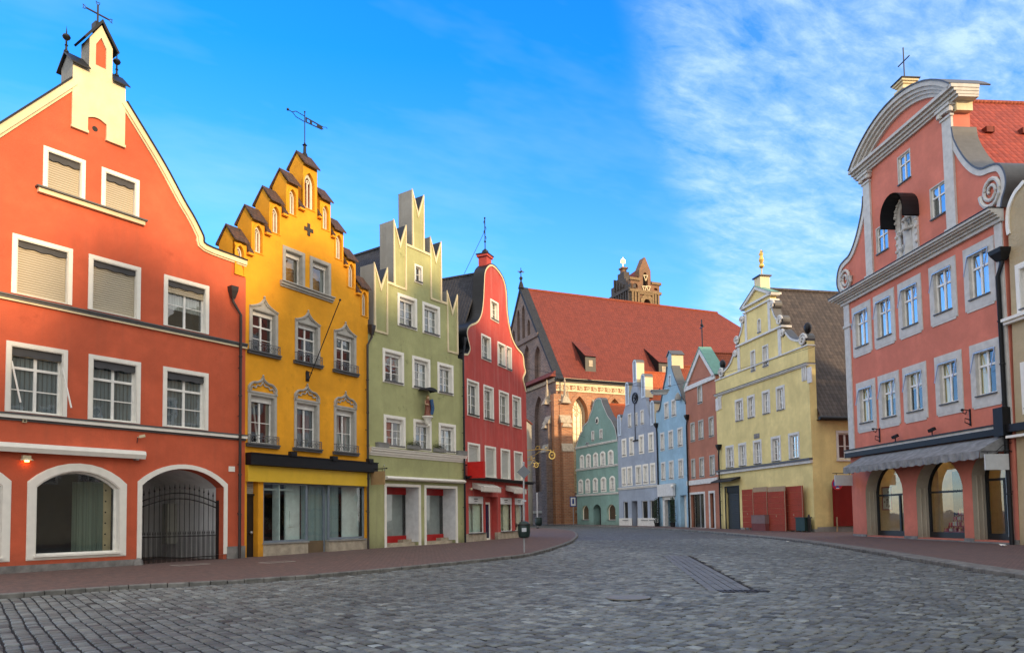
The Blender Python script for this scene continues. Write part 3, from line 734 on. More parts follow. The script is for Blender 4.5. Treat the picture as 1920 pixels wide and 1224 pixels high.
# arches
def shop_arch(tl, br, spring, sw=.2, sz=None):
    a = p(tl); b_ = p(br); return a, b_
zt = p(A3(445, 397))[1]; zb = p(A3(180, 945))[1]
sa = [p(A3(160, 600))[0], p(A3(722, 600))[0]]
f = H.window([sa[0], sa[1], zb, zt], .22, bot=.10, cols=1, rows=1, transom=0, fw=.07, rise=.62, curtain=False, sill=.02, sillmat=M_white, pane=M_shop, room=2.0, reveal=.20, name='shop_window')
q = MB(); a, b_ = sa; n = 20; vs = [(a+(b_-a)*(.60+.30*k/n), .7+.03*math.sin(k*1.3)+.5*(1-k/n), z) for z in (zb+.15, zt-.5) for k in range(n+1)]
H.part('drape', q.add(vs, [(k, k+1, n+2+k, n+1+k) for k in range(n)]), wavy('pale_drape', (.17, .21, .16), .12, 0, .9, .02, .7), f)
q = MB().box(b_-.52, b_-.28, .42, .45, zb+.1, zt-.55); pl_ = H.part('wood_panel', q, plain('raw_wood', (.42, .32, .18), .7), f)
q = MB()
for k in range(7): q.ball((b_-.46, .405, zb+.35+k*.36), .028, 8, 5)
H.part('panel_knob', q, M_black, pl_)
d2 = p(A3(90, 600))[0]-p(A3(722, 600))[0]
H.window([sa[0]+(sa[0]-sa[1])-.45, sa[0]-.47+.0, zb, zt], .22, bot=.10, cols=1, rows=1, transom=0, fw=.07, rise=.62, curtain=False, sill=.02, sillmat=M_white, pane=M_shop, room=2.0, reveal=.2, name='shop_window')
# gateway
ga = [p(A3(785, 800))[0], p(A3(1303, 800))[0]]; gzt = p(A3(1040, 398))[1]
hole = arc(ga[0]+.16, ga[1]-.16, -.02, gzt-.16, .62, 14); H.holes.append((hole, .5))
M_passage = plaster('passage_render', (.88, .88, .86), .2)
# mouldings and wall
wall = H.wall(outline, M_or, .42)
t = MB().ring(arc(ga[0], ga[1], .35, gzt, .66, 14), arc(ga[0]+.155, ga[1]-.155, .35, gzt-.155, .63, 14), -.03, .02)
t.box(ga[1]-.45, ga[1]-.16, .02, .5, .35, gzt-.9) if False else None
gate_s = H.part('gateway_surround', t, M_white)
# vaulted passage behind
m = MB(); D = 4.5; n = len(hole); m.add([(a_, w, z) for w in (.5, D) for a_, z in hole], [(i, (i+1) % n, n+(i+1) % n, n+i) for i in range(1, n)]); 
m.add([(a_, D, z) for a_, z in hole], [tuple(range(n))]); H.part('passage', m, M_passage, gate_s)
# door at the back of the passage
m = MB().box(ga[0]+.9, ga[0]+1.9, D-.06, D-.01, 0, 2.1); H.part('passage_door', m, M_iron, gate_s)
H.band('cornice', ul, uR, p((220, 597.5))[1], [(.14, .0, .05), (.10, -.07, .0), (.06, -.13, -.07)], M_lead); H.band('cornice_fillet', ul, uR, p((220, 597.5))[1]-.10, [(.085, -.035, .02)], M_cream)
zc = p((220, 795))[1]; H.band('cornice', ul, uR, zc, [(.15, .0, .04), (.05, -.18, -.11)], M_lead); H.band('cornice_fillet', ul, uR, zc-.11, [(.12, .0, .105)], M_white)
s1 = p(A1(172, 893)); s2 = p(A1(690, 1062)); zs = (s1[1]+s2[1])/2
H.band('window_ledge', s1[0], s2[0], zs, [(.20, -.02, .03)], M_lead); H.band('ledge_fillet', s1[0]+.06, s2[0]-.06, zs, [(.13, -.16, -.02)], M_cream)
# plinth
m = MB().box(ul, ga[0]+.0, -.06, .3, -.3, .34).box(ga[1]-.02, uR-.0, -.06, .3, -.3, .62); pl_ = H.part('plinth', m, M_stone)
m = MB(); m.lathe((ga[0]+.02, -.1, 0), [(.20, -.05), (.17, .12), (.13, .3), (.05, .38)], 9, 1, .8); H.part('guard_stone', m, M_stone, smooth=True)
# verge bands
rl = [(ub, right[0][1])]+right[1:]
m = MB().ribbon(list(reversed(smooth_line(right, 4))), .0, .17, -.10, .01).ribbon(list(reversed(smooth_line(right, 4))), .17, .23, -.05, .01); H.part('verge_moulding', m, M_cream)
m = MB().ribbon([lf, left[2]], .0, .20, -.10, .01).ribbon([lf, left[2], left[1], left[0]], .20, .27, -.05, .0); H.part('verge_moulding', m, M_cream)
m = MB().ribbon(list(reversed(smooth_line(right, 4))), -.05, .0, -.14, .44).ribbon([lf, left[2], left[1], left[0]], -.05, .0, -.14, .44); H.part('verge_flashing', m, M_black)
# crest
c_ = L(A5, (243, 510), (205, 1030), (350, 1075), (365, 942), (400, 945), (445, 960), (485, 980), (522, 1002), (515, 1150), (648, 1195), (672, 690))
zc1 = (c_[1][1]+c_[2][1])/2; zc2 = (c_[8][1]+c_[9][1])/2; ze = zc2; zarch = c_[3][1]
ui0, ui1 = c_[3][0], c_[8][0]; ee = .035
poly = [(ua, ze), (ui0, ze)]+[(ui0+(ui1-ui0)*k/8, zarch-.10+.10*math.sin(math.pi*k/8)) for k in range(9)]+[(ui1, ze), (ub, ze), (ub, zsh), (um1, zsh), (um1, zeav), ((um0+um1)/2, zap), (um0, zeav), (um0, zsh), (ua, zsh)]
pi_ = L(A5, (430, 325), (480, 290), (527, 370), (520, 578), (418, 536)); uc = (um0+um1)/2
iu0, iu1 = um0+.2, um1-.2; izb, izt = (pi_[3][1]+pi_[4][1])/2, zeav-.12
hole = [(iu0, izb), (iu1, izb), (iu1, izt), (uc, zap-.42), (iu0, izt)]
m = MB().prism(poly, -.07, -.0, [hole]); m.box(ua-.02, ui0+.02, -.10, -.0, ze-.05, ze+.04).box(ui1-.02, ub+.02, -.10, 0, ze-.05, ze+.04)
crest = H.part('crest', m, M_cream)
T = .42; m = MB()
for x, s in ((ua-.004, -1), (um0-.004, -1), (ub+.004, 1), (um1+.004, 1)):
    zlo = lf[1]-.3 if x in (ua-.004, ub+.004) else zsh; zhi = zsh if x in (ua-.004, ub+.004) else zeav
    m.add([(x, -.06, zlo), (x, T+.35, zlo), (x, T+.35, zhi), (x, (T+.3)/2, zhi+.35), (x, -.06, zhi)] if x in (ua-.004, ub+.004) else [(x, -.06, zlo), (x, T+.1, zlo), (x, T+.1, zhi), (x, -.06, zhi)], [tuple(range(5 if x in (ua-.004, ub+.004) else 4))])
H.part('crest_cheek', m, M_concrete, crest)
m = MB()
for a, b_ in ((ua-.1, um0), (um1, ub+.1)):
    wm = (T+.3)/2; prof = [(-.2, zsh-.08), (wm, zsh+.44), (T+.5, zsh-.08), (T+.5, zsh-.12), (wm, zsh+.36), (-.2, zsh-.13)]
    m.add([(x, w, z) for x in (a, b_) for w, z in prof], [(0, 1, 2, 3, 4, 5), (11, 10, 9, 8, 7, 6)]+[(i, (i+1) % 6, 6+(i+1) % 6, 6+i) for i in range(6)])
m.ribbon([(um0-.14, zeav-.12), (uc, zap+.06), (um1+.14, zeav-.12)], -.0, .07, -.16, T+.2); m.box(uc-.16, uc+.10, .0, .3, zap-.15, zap+.12)
H.part('crest_roof', m, M_black, crest)
for x in ((ua+um0)/2-.28, (um1+ub)/2+.12):
    m = MB().lathe((x, (T+.3)/2, zsh+.4), [(.075, 0), (.075, .05), (.035, .09), (.03, .20), (.055, .24), (.03, .27), (.028, .40), (.10, .46), (.125, .52), (.10, .58), (.025, .62), (.010, .80), (.002, .90)], 12)
    H.part('ball_finial', m, M_black, crest, True)
cz = zap+.12; cx = uc-.03; m = MB().bar((cx, .15, cz), (cx, .15, cz+.66), .045).bar((cx-.36, .15, cz+.36), (cx+.36, .15, cz+.36), .04)
for (x, z, dx, dz) in ((cx, cz+.66, 0, 1), (cx-.36, cz+.36, -1, 0), (cx+.36, cz+.36, 1, 0)):
    for s in (-1, 1):
        m.tube([(x, .15, z), (x+dx*.05+dz*s*.05, .15, z+dz*.05+dx*s*.05), (x+dx*.11+dz*s*.065, .15, z+dz*.11+dx*s*.065), (x+dx*.09, .15, z+dz*.09)], .014, 6)
H.part('cross', m, M_iron, crest)
m = MB().lathe((0, 0, 0), [(.085, 0), (.085, .01)], 16); vx = p(A1(454, 617)); m = MB(); m.add([(vx[0]+.09*math.cos(a*.4), -.004, vx[1]+.09*math.sin(a*.4)) for a in range(16)], [tuple(range(16))]); H.part('vent_hole', m, M_dark)
zrd = lf[1]+.1; kk_ = right[5]; zee = zrd-(zrd-kk_[1]+.25)*(uR-apex)/(kk_[0]-apex); H.body(ul, uR, zee, zee, apex, zrd, .43, 13, M_or, M_slate, oh=0)
m = MB(); a0 = p((384, 463)); m.add([(a0[0], .0, a0[1]+.0), (uR, .0, kz+.05), (uR, .5, kz+.05), (a0[0]-.1, .5, a0[1]+.5)], [(0, 1, 2, 3)]).ball((uR-.1, .3, kz+.9), .13).tube([(uR-.1, .3, kz), (uR-.1, .3, kz+1.3)], .03); H.part('eaves_finial', m, M_black)
H.pipe((437, 548), (449, 1040))
orangeF = H.F; Hor = H
# awning cassette, lamp, cameras, plates: things fixed on the orange wall
def wall_thing(H, name, label, cat, q, w=0, group=None, z=None):
    u, zz = H.p(q, w) if not isinstance(q, tuple) or z is None else q
    return thing(name, label, cat, H.F, u, w, zz if z is None else z, group), u, zz
a = p(A3(0, 300)); b_ = p(A3(815, 340))
T_ = thing('awning_cassette', 'long white folded awning cassette above the arched shop window of the orange-red house', 'awning', H.F, b_[0]-4.6, 0, (a[1]+b_[1])/2)
m = MB().add([(x, w, z) for x in (-3, 4.6) for w, z in ((0, -.12), (-.24, -.16), (-.30, -.02), (-.26, .1), (0, .14))], [(0, 1, 2, 3, 4), (9, 8, 7, 6, 5)]+[(i, (i+1) % 5, 5+(i+1) % 5, 5+i) for i in range(5)]); m.build('cassette_box', M_white, T_)
MB().box(-3, 4.62, -.285, -.27, .005, .025).build('cassette_slot', M_black, T_); MB().box(4.3, 4.4, -.2, 0, -.2, -.1).box(-2.8, -2.7, -.2, 0, -.2, -.1).build('bracket', M_steel, T_)
T_, u, z = wall_thing(H, 'wall_lamp', 'cream wall lamp left of the arched shop window, glowing warm', 'wall lamp', A3(145, 375))
MB().box(-.11, .11, -.14, 0, .02, .14).lathe((0, -.12, 0), [(.17, -.01), (.17, .01), (.1, .05)], 14).build('lamp_shade', M_cream, T_); MB().lathe((0, -.12, -.03), [(.06, -.02), (.06, .02)], 10).build('bulb', glow('warm_bulb', (1, .33, .08), 9), T_)
T_, u, z = wall_thing(H, 'security_camera', 'small pale security camera high left of the gateway', 'camera', A3(790, 243))
MB().tube([(0, 0, 0), (0, -.16, -.02)], .02).bar((-.02, -.14, 0), (.14, -.22, .05), .09).build('camera_housing', M_cream, T_); MB().tube([(0, 0, 0), (-.03, -.02, -.2)], .012).build('cable', M_black, T_)
T_, u, z = wall_thing(H, 'name_plate', 'small white plate beside the gateway arch', 'plate', A3(1329, 425)); MB().box(-.13, .13, -.02, 0, -.1, .1).build('plate_panel', M_white, T_)
T_, u, z = wall_thing(H, 'motion_sensor', 'tiny square sensor under the lower cornice', 'sensor', A3(138, 150)); MB().box(-.06, .06, -.06, 0, -.05, .05).build('sensor_box', M_cream, T_); MB().ball((0, -.06, 0), .03, 8, 5).build('sensor_eye', M_black, T_)
# gate
T_ = thing('iron_gate', 'black wrought iron gate with spear tips closing the gateway', 'gate', H.F, ga[0]+.2, .32, 0)
gw = ga[1]-ga[0]-.40; m = MB(); nb = 16; zc_ = p(A3(1020, 560))[1]; ztop0 = p(A3(830, 615))[1]; 
def garc(x): return ztop0+(zc_-ztop0)*math.sin(math.pi*x/gw)
fr = MB().bar((0, 0, .05), (0, 0, ztop0+.2), .07).bar((gw, 0, .05), (gw, 0, ztop0+.1), .08).bar((0, 0, .08), (gw, 0, .08), .05).bar((0, 0, .28), (gw, 0, .28), .03).bar((0, 0, 1.05), (gw, 0, 1.05), .035)
for dz in (0, -.2): fr.tube([(gw*k/16, 0, garc(gw*k/16)+dz) for k in range(17)], .022, 6)
fr.build('gate_frame', M_iron, T_)
for k in range(1, nb):
    x = gw*k/nb; b2 = MB().tube([(x, 0, .06), (x, 0, garc(x)+.17)], .014, 6).lathe((x, 0, garc(x)+.15), [(.012, 0), (.035, .05), (.02, .1), (.002, .22)], 6); b2.build('gate_bar', M_iron, T_)
m = MB()
for k in range(2*nb): x = gw*(k+.5)/(2*nb); m.tube([(x, 0, .06), (x, 0, 1.14)], .009, 5).lathe((x, 0, 1.12), [(.008, 0), (.022, .03), (.002, .13)], 5)
m.build('dog_bars', M_iron, T_); MB().box(-.06, .12, -.05, .05, 1.0, 1.25).box(.1, .2, -.07, -.05, 1.1, 1.13).build('lock', M_steel, T_)
T_ = thing('notice_board', 'narrow pale notice strip on the passage wall behind the gate', 'notice', H.F, ga[1]-.5, 3.2, 1.4)
MB().box(-.05, .33, 0, .4, -.7, .9).build('notice_board_panel', plain('notice_panel', (.42, .42, .36), .7), T_)
ue = uR; Pn = H.F.world(uR, 0, 0)

# ---------------- yellow stepped-gable house
H = House('stepped_gable_house', 'bright yellow house with a stepped gable of tiled merlons', 'house', (Pn.x, Pn.y), ANG['yellow'])
p = H.p; M_ye = plaster('yellow_render', (.84, .37, .022), .3, streak=.12, blot=('9A6420', .35)); M_ochre = M_ye
uR = p((691, 900))[0]
def lp(f, *q): return [p(f(*x)) for x in q]
# merlons, from the left: (left, right) px, eave z, niche
mer = [((140, 1010), (240, 1050), (155, 205, 1075, 1290)), ((275, 870), (368, 908), (290, 345, 930, 1130)), ((402, 740), (490, 770), (415, 467, 793, 985)), ((525, 610), (608, 640), (537, 585, 668, 850)), ((645, 478), (745, 520), (650, 722, 555, 810)),
       ((765, 722), (842, 752), (777, 820, 785, 955)), ((862, 942), (932, 965), (873, 915, 995, 1165))]
ms = []
for a, b_, nn_ in mer:
    A, B = p(Y1(*a)), p(Y1(*b_)); n0 = p(Y1(nn_[0], (nn_[2]+nn_[3])/2))[0]; n1 = p(Y1(nn_[1], (nn_[2]+nn_[3])/2))[0]; zt_ = p(Y1((nn_[0]+nn_[1])/2, nn_[2]))[1]; zb_ = p(Y1((nn_[0]+nn_[1])/2, nn_[3]))[1]
    ms.append([A[0], B[0], (A[1]+B[1])/2, n0, n1, zb_, zt_])
for a, b_, nn_ in [((875, 160), (945, 182), (888, 930, 208, 372)), ((970, 365), (1040, 385), (980, 1018, 405, 570))]:
    A, B = p(Y2(*a)), p(Y2(*b_)); n0 = p(Y2(nn_[0], 300))[0]; n1 = p(Y2(nn_[1], 300))[0]
    ms.append([A[0], B[0], (A[1]+B[1])/2, n0, n1, p(Y2(nn_[0]+20, nn_[3]))[1], p(Y2(nn_[0]+20, nn_[2]))[1]])
# mirror-average about the middle merlon so the gable is symmetric
uc = (ms[4][0]+ms[4][1])/2
for i in range(4):
    l, r = ms[i], ms[8-i]; wl = l[1]-l[0]; wr = r[1]-r[0]; W_ = (wl+wr)/2; z = (l[2]+r[2])/2; nb_ = (l[5]+r[5])/2; nt = (l[6]+r[6])/2; nw = ((l[4]-l[3])+(r[4]-r[3]))/2
    for q in (l, r): c0 = (q[0]+q[1])/2; q[0], q[1], q[2] = c0-W_/2, c0+W_/2, z; q[3], q[4], q[5], q[6] = c0-nw/2, c0+nw/2, nb_, nt
for i in range(4):
    for q, s_ in ((ms[i], 1), (ms[8-i], 1)):
        c0 = (q[0]+q[1])/2; pit = abs((ms[i+1][0]+ms[i+1][1])/2-(ms[i][0]+ms[i][1])/2); wn = min(q[1]-q[0], pit-.24); q[0], q[1] = c0-wn/2, c0+wn/2
print('merlons', [[round(x, 2) for x in q] for q in ms])
uL = 0.0; mz = [q[2] for q in ms]
# the wall behind the merlons: stepped outline at the level where the next merlon starts
base_step = [q[5]+.25 for q in ms]
outl = [(uL, -.3), (uR, -.3)]
zs_ = ms[8][5]-.3; outl += [(uR, zs_)]
for i in (8, 7, 6, 5):
    q = ms[i]; outl += [(q[0]-.0, zs_)] if False else []
pts = []
for i in range(9):
    q = ms[i]; pts.append((q[0], q[1], q[2]-.02))
outl = [(uL, -.3), (uR, -.3), (uR, ms[8][5]-.1)]
prev = ms[8][5]-.1
for i in range(8, -1, -1):
    a, b_, z = pts[i]
    outl += [(b_, outl[-1][1]), (b_, z), (a, z)]
    if i > 4: outl += [(a, ms[i-1][5]-.12)]
    elif i > 0: outl += [(a, ms[i][5]-.12)] 
outl += [(uL, ms[0][5]-.1)]
o2 = []
for q in outl:
    if not o2 or (abs(o2[-1][0]-q[0])+abs(o2[-1][1]-q[1])) > 1e-4: o2.append(q)
outl = o2
M_niche_white = plain('niche_white', (.62, .58, .48), .7)
for i, q in enumerate(ms):
    hole = arc(q[3], q[4], q[5], q[6], (q[4]-q[3])*.9, 7, point=1); H.holes.append((hole, .22 if i != 4 else .62))
M_stucco = plain('grey_stucco', (.40, .38, .33), .7, bump=.004)
rw0 = H.row([(Y2(420, 75), Y2(578, 385)), (Y2(615, 150), Y2(765, 450))])
for r in rw0: H.window(r, .15, bot=.03, trim=M_stucco, cols=1, rows=1, transom=0, box=.16, sill=0, cfrac=1, reveal=.2)
rw1 = H.row([(Y2(182, 498), Y2(383, 868)), (Y2(508, 597), Y2(688, 955)), (Y2(787, 680), Y2(947, 1000))])
rw2 = H.row([(Y3(112, 172), Y3(283, 508)), (Y3(392, 217), Y3(540, 528)), (Y3(630, 257), Y3(766, 543))])
hw1 = sum(r[1]-r[0] for r in rw1)/3; hw2 = sum(r[1]-r[0] for r in rw2)/3
M_ironw = plain('wrought_iron_grey', (.14, .14, .145), .5, .3)
def railing(f, r, h=.34):
    m = MB(); a, b_ = r[0]+.0, r[1]-.0; z0 = r[2]+.02
    m.bar((a, -.16, z0), (b_, -.16, z0), .02).bar((a, -.16, z0+h), (b_, -.16, z0+h), .024); n = 7
    for s in (a, b_): m.bar((s, -.16, z0), (s, -.16, z0+h), .02).bar((s, -.16, z0+h), (s, 0, z0+h), .02).bar((s, -.16, z0), (s, 0, z0), .02)
    for k in range(n):
        c = a+(b_-a)*(k+.5)/n; w2 = (b_-a)/n*.5
        for sg in (-1, 1):
            m.tube([(c+sg*w2*(.15+.8*math.sin(t*.5))*math.cos(t*.55), -.165, z0+h*(.1+.8*t/7)) for t in range(8)], .009, 5)
            m.tube([(c+sg*w2*.5+w2*.32*math.cos(t), -.17, z0+h*.62+w2*.32*math.sin(t)) for t in [x*.9 for x in range(7)]], .008, 5)
    H.part('flower_rail', m, M_ironw, f)
for i, r in enumerate(rw1):
    c = (r[0]+r[1])/2; r = (c-hw1/2, c+hw1/2, r[2], r[3])
    f = H.window(r, .14, bot=.06, trim=M_stucco, transom=.3, cols=2, rows=2, box=.15, sill=0, curtain=None if i else False, reveal=.18)
    zt_ = p(Y2(285, 455))[1] if i == 0 else None
    if i == 0: dz1 = zt_-r[3]
    top = smooth_line([(r[0], r[3]-.02), (c-hw1*.30, r[3]+dz1*.18), (c-hw1*.13, r[3]+dz1*.5), (c, r[3]+dz1)], 5); top += [(2*c-x, z) for x, z in reversed(top[:-1])]
    m = MB().ribbon(top, -.09, .0, -.07, .01).ribbon(top, -.05, -.02, -.10, -.05); m.prism([(r[0]+.05, r[3]-.02), (r[1]-.05, r[3]-.02)]+list(reversed([(c+(x-c)*.86, r[3]+(z-r[3])*.8) for x, z in top])), -.02, .01)
    for s in (-1, 1): m.tube([(c+s*hw1*.33, -.03, r[3]+.04), (c+s*hw1*.12, -.04, r[3]+dz1*.22), (c+s*.02, -.04, r[3]+dz1*.6)], .025, 6).ball((c+s*hw1*.17, -.03, r[3]+.09), .035, 7, 5)
    m.ball((c, -.05, r[3]+dz1+.03), .045, 8, 5); H.part('ogee_hood', m, M_stucco, f); railing(f, r)
    H.band('sill_moulding', r[0]-.06, r[1]+.06, r[2], [(.18, -.03, .02), (.12, -.12, -.03)], M_lead, f)
for i, r in enumerate(rw2):
    c = (r[0]+r[1])/2; r = (c-hw2/2, c+hw2/2, r[2], r[3])
    f = H.window(r, .13, bot=.05, trim=M_stucco, transom=0, cols=2, rows=2, box=.2, sill=0, curtain=None, reveal=.18, tilt=(i != 1))
    if i == 0: dz2 = p(Y3(203, 82))[1]-r[3]
    h_ = dz2; top = smooth_line([(r[0]+.02, r[3]-.02), (r[0]+.0, r[3]+h_*.32), (r[0]+hw2*.14, r[3]+h_*.60), (c-hw2*.2, r[3]+h_*.66), (c-hw2*.07, r[3]+h_*.8), (c, r[3]+h_)], 5); top += [(2*c-x, z) for x, z in reversed(top[:-1])]
    m = MB().ribbon(top, -.09, .0, -.06, .01).ribbon(top, -.05, -.02, -.09, -.05)
    for s in (-1, 1):
        a0 = [(c+s*hw2*.40, r[3]+h_*.1), (c+s*hw2*.36, r[3]+h_*.32), (c+s*hw2*.25, r[3]+h_*.26), (c+s*hw2*.2, r[3]+h_*.42), (c+s*hw2*.08, r[3]+h_*.42), (c, r[3]+h_*.66)]
        m.tube([(x, -.03, z) for x, z in smooth_line(a0, 4)], .028, 6)
    m.box(r[0]-.02, r[1]+.02, -.06, .01, r[3]-.03, r[3]+.04); m.ball((c, -.05, r[3]+h_+.02), .04, 8, 5); H.part('trefoil_hood', m, M_stucco, f); railing(f, r, .32)
    H.band('sill_moulding', r[0]-.06, r[1]+.06, r[2], [(.18, -.03, .02), (.12, -.12, -.03)], M_lead, f)
# shop front
z_sb = p(Y3(450, 727))[1]; uD = p(Y3(174, 950))[0]; us = [p(Y3(x, 900))[0] for x in (205, 475, 485, 602, 818, 838)]
hole = [(.1, -.05), (uD, -.05), (uD, z_sb), (.1, z_sb)]; H.holes.append((hole, .35))
hole = [(us[0], -.05), (us[4], -.05), (us[4], z_sb), (us[0], z_sb)]; H.holes.append((hole, .12)); H.room_box(hole, .12, 2.6)
wall = H.wall(outl, M_ye, .5)
M_alu = plain('blue_grey_aluminium', (.22, .26, .30), .4, .3)
zp1 = .62
f1 = MB(); z1_, z2_ = z_sb-.06, zp1
for (a, b_, zb_) in ((us[0], us[1], zp1), (us[3], us[4], zp1+.02)):
    f1.ring([(a, zb_), (b_, zb_), (b_, z_sb), (a, z_sb)], [(a+.07, zb_+.09), (b_-.07, zb_+.09), (b_-.07, z_sb-.09), (a+.07, z_sb-.09)], .04, .12)
sf = H.part('shop_front', f1, M_alu)
for (a, b_) in ((us[0], us[1]), (us[3], us[4])): H.part('pane', MB().quad((a+.05, .085, zp1+.05), (b_-.05, .085, zp1+.05), (b_-.05, .085, z_sb-.05), (a+.05, .085, z_sb-.05)), M_shop, sf)
H.part('plinth', MB().box(us[0], us[1], -.01, .3, -.2, zp1).box(us[3], us[5], -.01, .3, -.2, zp1), M_trav, sf)
H.part('stone_sill', MB().box(us[0]-.03, us[1]+.03, -.06, .12, zp1-.05, zp1+.01).box(us[3]-.03, us[4]+.03, -.06, .12, zp1-.05, zp1+.01), M_concrete, sf)
dr = MB().ring([(us[2], .02), (us[3]-.05, .02), (us[3]-.05, z_sb), (us[2], z_sb)], [(us[2]+.08, .1), (us[3]-.13, .1), (us[3]-.13, z_sb-.1), (us[2]+.08, z_sb-.1)], .2, .28)
d_ = H.part('shop_door', dr, M_alu, sf); H.part('door_glass', MB().quad((us[2]+.05, .24, .6), (us[3]-.1, .24, .6), (us[3]-.1, .24, z_sb-.05), (us[2]+.05, .24, z_sb-.05)), M_shop, sf); H.part('kick_panel', MB().box(us[2]+.06, us[3]-.1, .22, .26, .05, .62), plain('bronze_panel', (.16, .11, .06), .4), sf)
n = 20; vs = [(us[2]-.1+(us[3]-us[2]+1.1)*k/n, .42+.04*math.sin(k*1.7), z) for z in (.1, z_sb) for k in range(n+1)]
H.part('drape', MB().add(vs, [(k, k+1, n+2+k, n+1+k) for k in range(n)]), wavy('grey_drape', (.30, .38, .38), .14, 0, .9, .02, .6), sf)
H.part('shop_partition', MB().box(us[0]+.95, us[0]+1.0, .2, .6, .5, z_sb).box(us[0]+1.55, us[1], .5, .58, .5, z_sb).box(us[4]-1.05, us[4], .4, .46, .5, z_sb).box(us[0]+1.75, us[1]-.4, .44, .5, 1.25, 1.9).box(us[0]+.1, us[1]-.5, .35, .45, z_sb-.32, z_sb-.24), plain('shop_interior_white', (.70, .78, .74), .8), sf)
H.part('house_door', MB().box(.1, uD, .28, .34, 0, z_sb-.52).box(.1, uD, .22, .28, z_sb-.56, z_sb-.48), plain('dark_brown_door', (.022, .018, .015), .5), None)
d_ = bpy.data.objects['house_door']; H.part('fanlight', MB().box(.1, uD, .3, .32, z_sb-.48, z_sb), M_gshut, d_); H.part('handle', MB().ball((uD-.16, .2, 1.05), .06).box(.13, .2, .2, .28, 1.2, 1.5), M_steel, d_)
zb1, zb2 = p(Y3(450, 585))[1], p(Y3(450, 640))[1]
H.part('canopy_ledge', MB().box(.02, uR+.28, -.34, .02, zb2+.02, zb1+.06).box(.02, uR+.30, -.38, .0, zb1+.06, zb1+.1), M_black)
H.part('fascia_board', MB().box(.04, us[4]+.02, -.14, .01, z_sb-.02, zb2+.0), plain('yellow_board', (.74, .46, .03), .45, var=.05))
# gable details
M_ytile = tiles('mossy_tile', (.11, .055, .035), (.06, .04, .03), .2, .2)
for i, q in enumerate(ms):
    a, b_, z = q[0]-.04, q[1]+.04, q[2]; Wa, Wb = -.10, .95; wm = .40; rh = .62
    prof = [(Wa-.06, z-.06), (wm, z+rh), (Wb+.06, z-.06), (Wb+.06, z-.13), (wm, z+rh-.09), (Wa-.06, z-.13)]
    m = MB().add([(x, w, zz) for x in (a, b_) for w, zz in prof], [(0, 1, 2, 3, 4, 5), (11, 10, 9, 8, 7, 6)]+[(k, (k+1) % 6, 6+(k+1) % 6, 6+k) for k in range(6)])
    cap = H.part('merlon_roof', m, M_ytile)
    m = MB(); lo = (ms[i][5]-.12)
    m.add([(x, w, zz) for x in (q[0]+.002, q[1]-.002) for w, zz in ((.02, lo), (.86, lo), (.86, z-.1), (wm, z+rh-.12), (.02, z-.1))], [(0, 1, 2, 3, 4), (9, 8, 7, 6, 5)]+[(k, (k+1) % 5, 5+(k+1) % 5, 5+k) for k in range(1, 4)]); H.part('merlon', m, M_ye)
    # moulded niche: inner white tracery
    g = MB(); n0, n1, nb_, nt = q[3], q[4], q[5], q[6]; ww = n1-n0; rs = ww*.9
    g.ring(arc(n0+.02, n1-.02, nb_+.02, nt-.02, rs*.96, 7, 1), arc(n0+ww*.22, n1-ww*.22, nb_+.08, nt-ww*.3, rs*.6, 7, 1), .10, .18)
    g.box((n0+n1)/2-.03, (n0+n1)/2+.03, .11, .17, nb_, nt-rs*.8); g.ring([((n0+n1)/2+ww*.16*math.cos(k*.785), nt-rs*.72+ww*.16*math.sin(k*.785)) for k in range(8)], [((n0+n1)/2+ww*.08*math.cos(k*.785), nt-rs*.72+ww*.08*math.sin(k*.785)) for k in range(8)], .1, .17)
    H.part('niche_tracery', g, M_niche_white)
    if i != 4: H.part('niche_back', MB().add([(x, .215, zz) for x, zz in arc(n0-.01, n1+.01, nb_-.01, nt+.01, rs, 7, 1)], [tuple(range(10+7*2-14+7))]) if False else MB().add([(x, .215, zz) for x, zz in arc(n0-.01, n1+.01, nb_-.01, nt+.01, rs, 7, 1)], [tuple(range(len(arc(n0, n1, nb_, nt, rs, 7, 1))))]), M_ye)
    g = MB().ring(arc(n0-.07, n1+.07, nb_-.04, nt+.10, rs*1.1, 7, 1), arc(n0-.005, n1+.005, nb_-.005, nt+.005, rs, 7, 1), -.035, .01); H.part('niche_moulding', g, M_ye)
for i in range(8):   # tiled weatherings between the merlons
    q, r = ms[i], ms[i+1]; a, b_ = q[1], r[0]
    if b_-a < .03: b_ = a+.12
    lo = ms[i+1 if i < 4 else i][5]-.12
    m = MB().add([(x, w, zz) for x in (a, b_) for w, zz in ((-.14, lo-.05), (-.14, lo+.02), (.7, lo+1.15), (.7, lo-.05))], [(0, 1, 2, 3), (7, 6, 5, 4)]+[(k, (k+1) % 4, 4+(k+1) % 4, 4+k) for k in range(4)]); H.part('weathering_tiles', m, M_ytile)
    m = MB().box(a-.02, b_+.02, -.16, .02, lo-.13, lo-.05); H.part('corbel', m, M_ye)
zz = (rw0[0][2]); s1, s2 = p(Y2(405, 350)), p(Y2(775, 470)); H.band('window_ledge', s1[0], s2[0], zz, [(.2, -.05, .0), (.13, -.16, -.05), (.06, -.24, -.16)], M_stucco)
c = p(Y1(683, 960)); g = MB().prism([(c[0]+x*.25, c[1]+z*.27) for x, z in ((-.3, -1), (.3, -1), (.3, -.3), (1, -.3), (1, .3), (.3, .3), (.3, 1), (-.3, 1), (-.3, .3), (-1, .3), (-1, -.3), (-.3, -.3))], -.03, .01); H.part('cross_plaque', g, plain('dark_stone', (.05, .04, .03), .8))
q = ms[4]; c = (q[0]+q[1])/2+.05; zt_ = q[2]+.6
